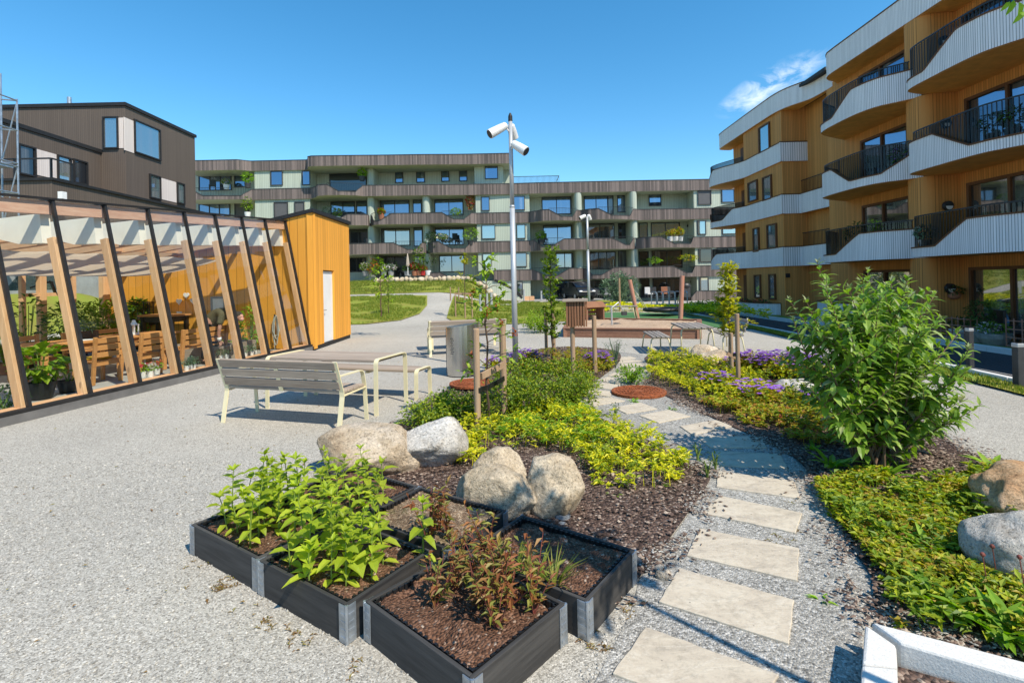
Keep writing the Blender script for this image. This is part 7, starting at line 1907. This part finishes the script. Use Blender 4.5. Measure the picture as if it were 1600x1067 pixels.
for a in ((571, 431, .8, .45, 'flowering pot plant on the terrace nearest the shed', 'leaf_tree', 'grey_pot', 'petal_white'), (583, 431.5, 1.6, .5, 'plant with orange foliage on the green block terrace', 'leaf_tree', None, 'petal_orange'), (591, 431.5, 1.9, .5, 'tall green plant right of the orange one on the terrace', 'leaf_fresh', None), (600, 431, .6, .4, 'white flowering pot plant left of the closed parasol', 'leaf_tree', 'grey_pot', 'petal_white'), (611, 431, .7, .4, 'pale flowering pot plant on the terrace edge', 'leaf_grey', 'grey_pot', 'petal_white'), (636, 431, .5, .35, 'low pot plant at the foot of the closed parasol', 'leaf_dark', 'grey_pot'), (648, 431, .8, .4, 'red flowering pot plant right of the closed parasol', 'leaf_tree', 'terracotta', 'petal_red'), (655, 430.5, 2.3, .55, 'bright green tall pot plant on the terrace', 'leaf_fresh', 'terracotta'), (661, 430.5, .5, .35, 'second red flowering pot plant beside the white tub', 'leaf_tree', 'red_cloth', 'petal_red'), (669, 430, 3.0, 1.0, 'large dark green pot tree in a white tub on the terrace', 'leaf_dark', 'plastic_white')): bgplant(*a)
def parasol(px, yb, y, h, label):
    p = D(px, yb, y); r = T('parasol', p, label, 'parasol')
    m = MB(); m.tube([(0, 0, 0), (0, 0, h)], .03, 8); m.build('pole', 'lamp_white', r); m = MB(); m.lathe((0, 0, h*.42), [(.10, 0), (.16, .15), (.12, h*.3), (.03, h*.58)], 12); m.build('canopy', 'shade_cloth', r)
    m = MB(); m.lathe((0, 0, 0), [(.3, 0), (.3, .08), (.05, .1)], 14); m.build('base', 'grey_pot', r)
parasol(637.5, 431, 48.2, 2.1, 'closed white parasol on the terrace of the green block')
# balcony greenery and furniture
for a in ((354, 296, .5, .35, 'white flowering pot on the top left balcony of the green block', 'leaf_tree', 'plastic_white', 'petal_white', 50.4), (387, 294, 1.1, .5, 'bushy yellow-green plant at the right end of the top left balcony', 'leaf_fresh', 'dark_grey', None, 49.3), (387, 339, 1.6, .5, 'tall plant on the second balcony from the top left', 'leaf_tree', 'plastic_white', None, 49.4), (566, 283, .7, .4, 'round yellow-green plant behind the railing of the big top balcony', 'leaf_fresh', 'dark_grey', None, 49.2), (515, 345, 1.5, .6, 'grey leafy plant on the balcony above the shed roof', 'leaf_grey', None, None, 49.6), (527, 346, .8, .4, 'green plant right of the grey one above the shed roof', 'leaf_tree', 'plastic_white', None, 49.4), (712, 337, .7, .5, 'low plants on the balcony with the white bench', 'leaf_fresh', None, None, 49.8), (735, 330, 1.6, .35, 'dark red leaved plant hanging at the balcony end', 'leaf_red', None, 'petal_red', 49.8), (735, 383, 1.2, .8, 'big yellow-green plant at the balcony end by the pale bay', 'leaf_fresh', 'dark_grey', None, 49.2), (676, 376, .8, .6, 'dark plants at the left end of a middle balcony', 'leaf_dark', None, None, 49.3), (690, 374, .5, .6, 'flowering plants on a middle balcony rail', 'leaf_tree', None, 'petal_white', 49.3), (845, 382, .9, .4, 'plant beside the dark chair on the balcony right of the lamp', 'leaf_fresh', 'dark_grey', None, 49.4), (1047, 377, .6, .3, 'orange-leaved plant in a white pot, left of three', 'leaf_cover_red', 'plastic_white', None, 49.0), (1055, 377, .7, .3, 'orange-leaved plant in a white pot, middle of three', 'leaf_cover_red', 'plastic_white', None, 49.0), (1063, 377, .9, .3, 'orange-leaved plant in a white pot, right of three', 'leaf_cover_red', 'plastic_white', None, 49.0), (1023, 412, .6, .7, 'trailing green plants on the lowest right balcony', 'leaf_fresh', None, None, 49.0), (1075, 408, .6, .9, 'trailing yellow plants over the sloping balcony edge', 'leaf_cover', None, None, 49.2), (915, 466, .8, .6, 'round green shrub at the foot of the far lamp post', 'leaf_fresh', None, None, 46.5), (596, 343, .6, .3, 'yellow flowering pot at the balcony corner beside the fin', 'leaf_fresh', 'terracotta', 'petal_orange', 49.4)): bgplant(*a[:7], a[7], y=a[8])
def patio_chair(px, yb, y, label, mat, rz=0):
    p = D(px, yb, y); r = T('patio_chair', p, label, 'chair', rz)
    m = MB(); m.box((0, 0, .42), (.58, .56, .12)); m.build('seat', mat, r, bevel=.03); m = MB(); m.box((0, .26, .75), (.58, .10, .6)); m.build('backrest', mat, r, bevel=.03)
    for sx in (-1, 1):
        for sy in (-1, 1): m = MB(); m.box((sx*.25, sy*.24, .18), (.05, .05, .36)); m.build('leg', 'dark_grey', r)
patio_chair(1014, 466, 48.4, 'white cushioned patio chair under the lowest right balcony', 'curtain', .3); patio_chair(1021, 466, 48.8, 'grey patio chair right of the white one', 'dark_grey', -.2); patio_chair(1038, 465.5, 48.4, 'tan patio chair in front of the right patio', 'terracotta', -.3); patio_chair(1047, 465, 48.8, 'dark patio chair beside the tan one', 'dark_grey', .5)
patio_chair(935, 467, 48.6, 'dark patio armchair behind the far lamp post', 'dark_grey', .3); patio_chair(949, 467, 48.4, 'grey patio armchair right of the far lamp post', 'grey_pot', -.4)
patio_chair(332, 297, 50.3, 'dark chair on the top left balcony of the green block', 'dark_grey', .4); patio_chair(713, 381, 50.2, 'black chair on the balcony behind the glass railing', 'black_metal', .6); patio_chair(851, 381, 50.0, 'black chair on the balcony right of the tall lamp post', 'black_metal', .2)
p = D(1072, 464, 48.0); r = T('barbecue', p, 'black covered barbecue beside the sloping terrace edge', 'barbecue')
m = MB(); m.sphere((0, 0, 1.0), (.5, .3, .35), 14, 8); m.build('lid', 'black_metal', r, smooth=True); m = MB(); m.box((0, 0, .45), (.7, .45, .9)); m.build('cart', 'dark_grey', r)
for px, lab in ((823, 'orange wooden planter box by the lowest bay, left one'), (831, 'orange wooden planter box by the lowest bay, right one')):
    p = D(px, 470, 46.5); p.z = HT(p.x, p.y); r = T('wooden_planter', p, lab, 'planter'); m = MB()
    for s in (-1, 1): m.box((s*.21, 0, .2), (.03, .44, .4)); m.box((0, s*.21, .2), (.39, .03, .4))
    m.build('box', 'glulam_x', r); m = MB(); m.box((0, 0, .17), (.38, .38, .3)); m.build('soil', 'soil', r)
# stair wall down the bank beside the lowest bay
p, q = D(773, 436, 46.2), D(800, 449, 46.2); m = MB(); m.bar((0, 0, -.1), q-p-V((0, 0, .1)), .18, .22); m.bar(q-p-V((0, 0, .1)), q-p+V((.9, 0, -1.0)), .18, .22)
tag(m.build('bank_wall', 'black_trim', None, loc=p), 'dark capped wall stepping down the bank beside the lowest bay', 'wall')
# ---------------------------------------------------------------- parked car
def car(loc, rz):
    r = T('parked_car', loc, 'dark grey parked car under the balconies behind the columnar tree', 'car', rz)
    prof = [(-2.1, .35), (-2.12, .75), (-1.95, 1.0), (-1.55, 1.08), (-1.15, 1.5), (-.4, 1.62), (.6, 1.55), (1.25, 1.10), (1.9, .95), (2.12, .72), (2.1, .35)]
    m = MB(); n = len(prof)
    for y, s in ((-.84, .97), (-.7, 1), (.7, 1), (.84, .97)):
        for x, z in prof: m.v.append((x*s, y*(1 if z < 1.09 else .86), z))
    for k in range(3): m.f += [(k*n+i, (k+1)*n+i, (k+1)*n+(i+1) % n, k*n+(i+1) % n) for i in range(n)]
    m.f += [tuple(range(n)), tuple(3*n+i for i in range(n-1, -1, -1))]
    m.build('body', 'car_paint', r, bevel=.04)
    for sy in (-1, 1): m = MB(); m.quad(*[(x, sy*.80, z) for x, z in ((-1.25, 1.10), (-1.0, 1.45), (-.35, 1.54), (.5, 1.48), (1.0, 1.12))]); m.build('side_window', 'window_dark', r)
    m = MB(); m.quad((.72, -.62, 1.53), (.72, .62, 1.53), (1.27, .70, 1.115), (1.27, -.70, 1.115)); m.build('windscreen', 'window_dark', r)
    for sx in (-1.3, 1.3):
        for sy in (-1, 1):
            m = MB(); m.tube([(sx, sy*.66, .32), (sx, sy*.86, .32)], .32, 18); w_ = m.build('wheel', 'plastic_black', r); m = MB(); m.tube([(sx, sy*.85, .32), (sx, sy*.87, .32)], .2, 14); m.build('rim', 'galvanised', w_)
    for sy in (-1, 1): m = MB(); m.sphere((2.06, sy*.6, .75), (.07, .18, .09), 10, 6); m.build('headlight', 'lamp_white', r)
p = D(905, 466, 46.6); car(V((p.x-.1, 46.4, HT(p.x, 46.4)+.02)), radians(-75))
# ---------------------------------------------------------------- patio of the near right block
def bowl(px, py, y, R_, h, lab, mat='grey_pot', leaf='leaf_fresh', fl=None, n=200, ph=.3):
    p = D(px, py, y); g = V((p.x, y, -.42)); rt = T('potted_plant', g, lab, 'plant'); m = MB(); m.lathe((0, 0, 0), [(R_*.55, 0), (R_*.9, h*.6), (R_, h), (R_*.88, h), (0, h*.9)], 24); m.build('pot', mat, rt, smooth=False)
    lf = MB()
    for q, d, l, w_, b_ in bushy(ph, R_*.95, n, .09, .05): lf.leaf(q+V((0, 0, h*.9)), d, V((0, 0, 1)), l, w_, b_)
    lf.build('leaves', leaf, rt)
    if fl:
        m = MB()
        for q, d, l, w_, b_ in bushy(ph*1.1, R_*.8, 80, .06, .06): m.leaf(q+V((-.18, 0, h*.9)), d, V((0, 0, 1)), l, w_, b_)
        m.build('blossoms', fl, rt)
bowl(1553, 520, 15.0, .42, .36, 'wide grey bowl of green and white flowers on the right patio', fl='petal_white', ph=.32)
bowl(1532, 516, 15.5, .36, .42, 'tall green bush in a grey tub behind the flower bowl', leaf='leaf_dark', n=420, ph=.95)
bowl(1500, 500, 16.4, .30, .34, 'dark plant in a white tub by the patio wall, left one', 'plastic_white', 'leaf_dark', ph=.4); bowl(1515, 500, 16.4, .30, .34, 'dark plant in a white tub by the patio wall, right one', 'plastic_white', 'leaf_dark', ph=.4)
g = V((15.05, 15.45, -.42)); r = T('patio_armchair', g, 'black patio armchair with a pale blue cushion on the right patio', 'chair', radians(70))
m = MB(); m.box((0, 0, .35), (.62, .6, .1)); m.build('seat', 'black_metal', r, bevel=.02); m = MB(); m.box((0, .3, .68), (.62, .08, .62)); m.build('backrest', 'black_metal', r, bevel=.02)
for s in (-1, 1): m = MB(); m.box((s*.31, 0, .48), (.05, .6, .06)); m.build('armrest', 'black_metal', r, bevel=.01); m = MB(); m.box((s*.29, -.26, .15), (.05, .05, .3)); m.build('leg', 'black_metal', r); m = MB(); m.box((s*.29, .26, .15), (.05, .05, .3)); m.build('leg', 'black_metal', r)
m = MB(); m.sphere((0, .2, .66), (.26, .09, .26), 16, 10); m.build('cushion', 'blue_cloth', r, smooth=True)
def trellis(a, b_, z0, z1, lab):
    r = T('trellis', V((a[0], a[1], z0)), lab, 'fence'); A, B_ = V((*a, 0)), V((*b_, 0)); L = (B_-A).length; m = MB()
    k = int(L/.22)
    for i in range(k+1): p = A.lerp(B_, i/k)-A; m.bar(p, p+V((0, 0, z1-z0)), .025, .02, (0, 1, 0))
    for i in range(4): z = (z1-z0)*(.08+.28*i); m.bar(V((0, 0, z)), B_-A+V((0, 0, z)), .02, .025)
    m.build('lattice', 'pink_post', r)
trellis((13.95, 17.6), (13.95, 15.4), -.42, .35, 'low pinkish wooden trellis left of the flower bowl'); trellis((13.95, 14.5), (13.95, 11.5), -.42, .42, 'low pinkish wooden trellis at the right edge of the patio')
p = V((15.1, 17.5, .95)); r = T('hanging_basket', p, 'hanging basket of dark leaves beside the patio lamp', 'hanging basket'); m = MB(); m.sphere((0, 0, 0), (.2, .16, .14), 12, 8); m.build('bowl', 'terracotta', r); lf = MB()
for q, d, l, w_, b_ in bushy(.3, .28, 160, .09, .05): lf.leaf(q, d, V((0, 0, 1)), l, w_, b_)
lf.build('leaves', 'leaf_dark', r)
def balc(y, zb, lab, mat='leaf_tree', pot='grey_pot', x=14.5, fl=None, h=.6, r_=.3):
    rt = T('potted_plant', V((x, y, zb+.27)), lab, 'plant'); m = MB(); m.lathe((0, 0, 0), [(.14, 0), (.2, .3), (.18, .3), (0, .28)], 14); m.build('pot', pot, rt); lf = MB()
    for q, d, l, w_, b_ in bushy(h, r_, 170, .13, .07): lf.leaf(q+V((0, 0, .28)), d, V((0, 0, 1)), l, w_, b_)
    lf.build('leaves', mat, rt)
    if fl:
        m = MB()
        for q, d, l, w_, b_ in bushy(h, r_, 70, .07, .06): m.leaf(q+V((0, 0, .3)), d, V((0, 0, 1)), l, w_, b_)
        m.build('blossoms', fl, rt)
balc(14.6, 5.1, 'dark pot plant behind the railing of the near second balcony', 'leaf_dark', 'dark_grey', 13.8); balc(14.1, 5.1, 'second dark pot plant behind the railing of the near second balcony', 'leaf_dark', 'black_metal', 13.9)
balc(20.6, 2.27, 'bushy dark plant at the left end of the first balcony', 'leaf_dark', 'dark_grey', 13.9, h=1.0, r_=.4); balc(17.0, 2.27, 'white flowering plant at the notch of the near first balcony', 'leaf_grey', 'grey_pot', 13.75, 'petal_white', .5); balc(19.6, 2.27, 'yellow-green plant on the first balcony before the window', 'leaf_fresh', 'dark_grey', 14.0, h=.9, r_=.25); balc(18.7, 5.1, 'purple flowering plant on the second balcony before the window', 'leaf_dark', 'grey_pot', 14.25, 'petal_purple', .7)
# ---------------------------------------------------------------- last tidying
def check_unique():
    seen = {}
    for o in bpy.data.objects:
        if o.parent is None and 'label' in o:
            seen.setdefault(o['label'], []).append(o.name)
    for k, v in seen.items():
        if len(v) > 1: print('SAME', k, len(v))
check_unique()
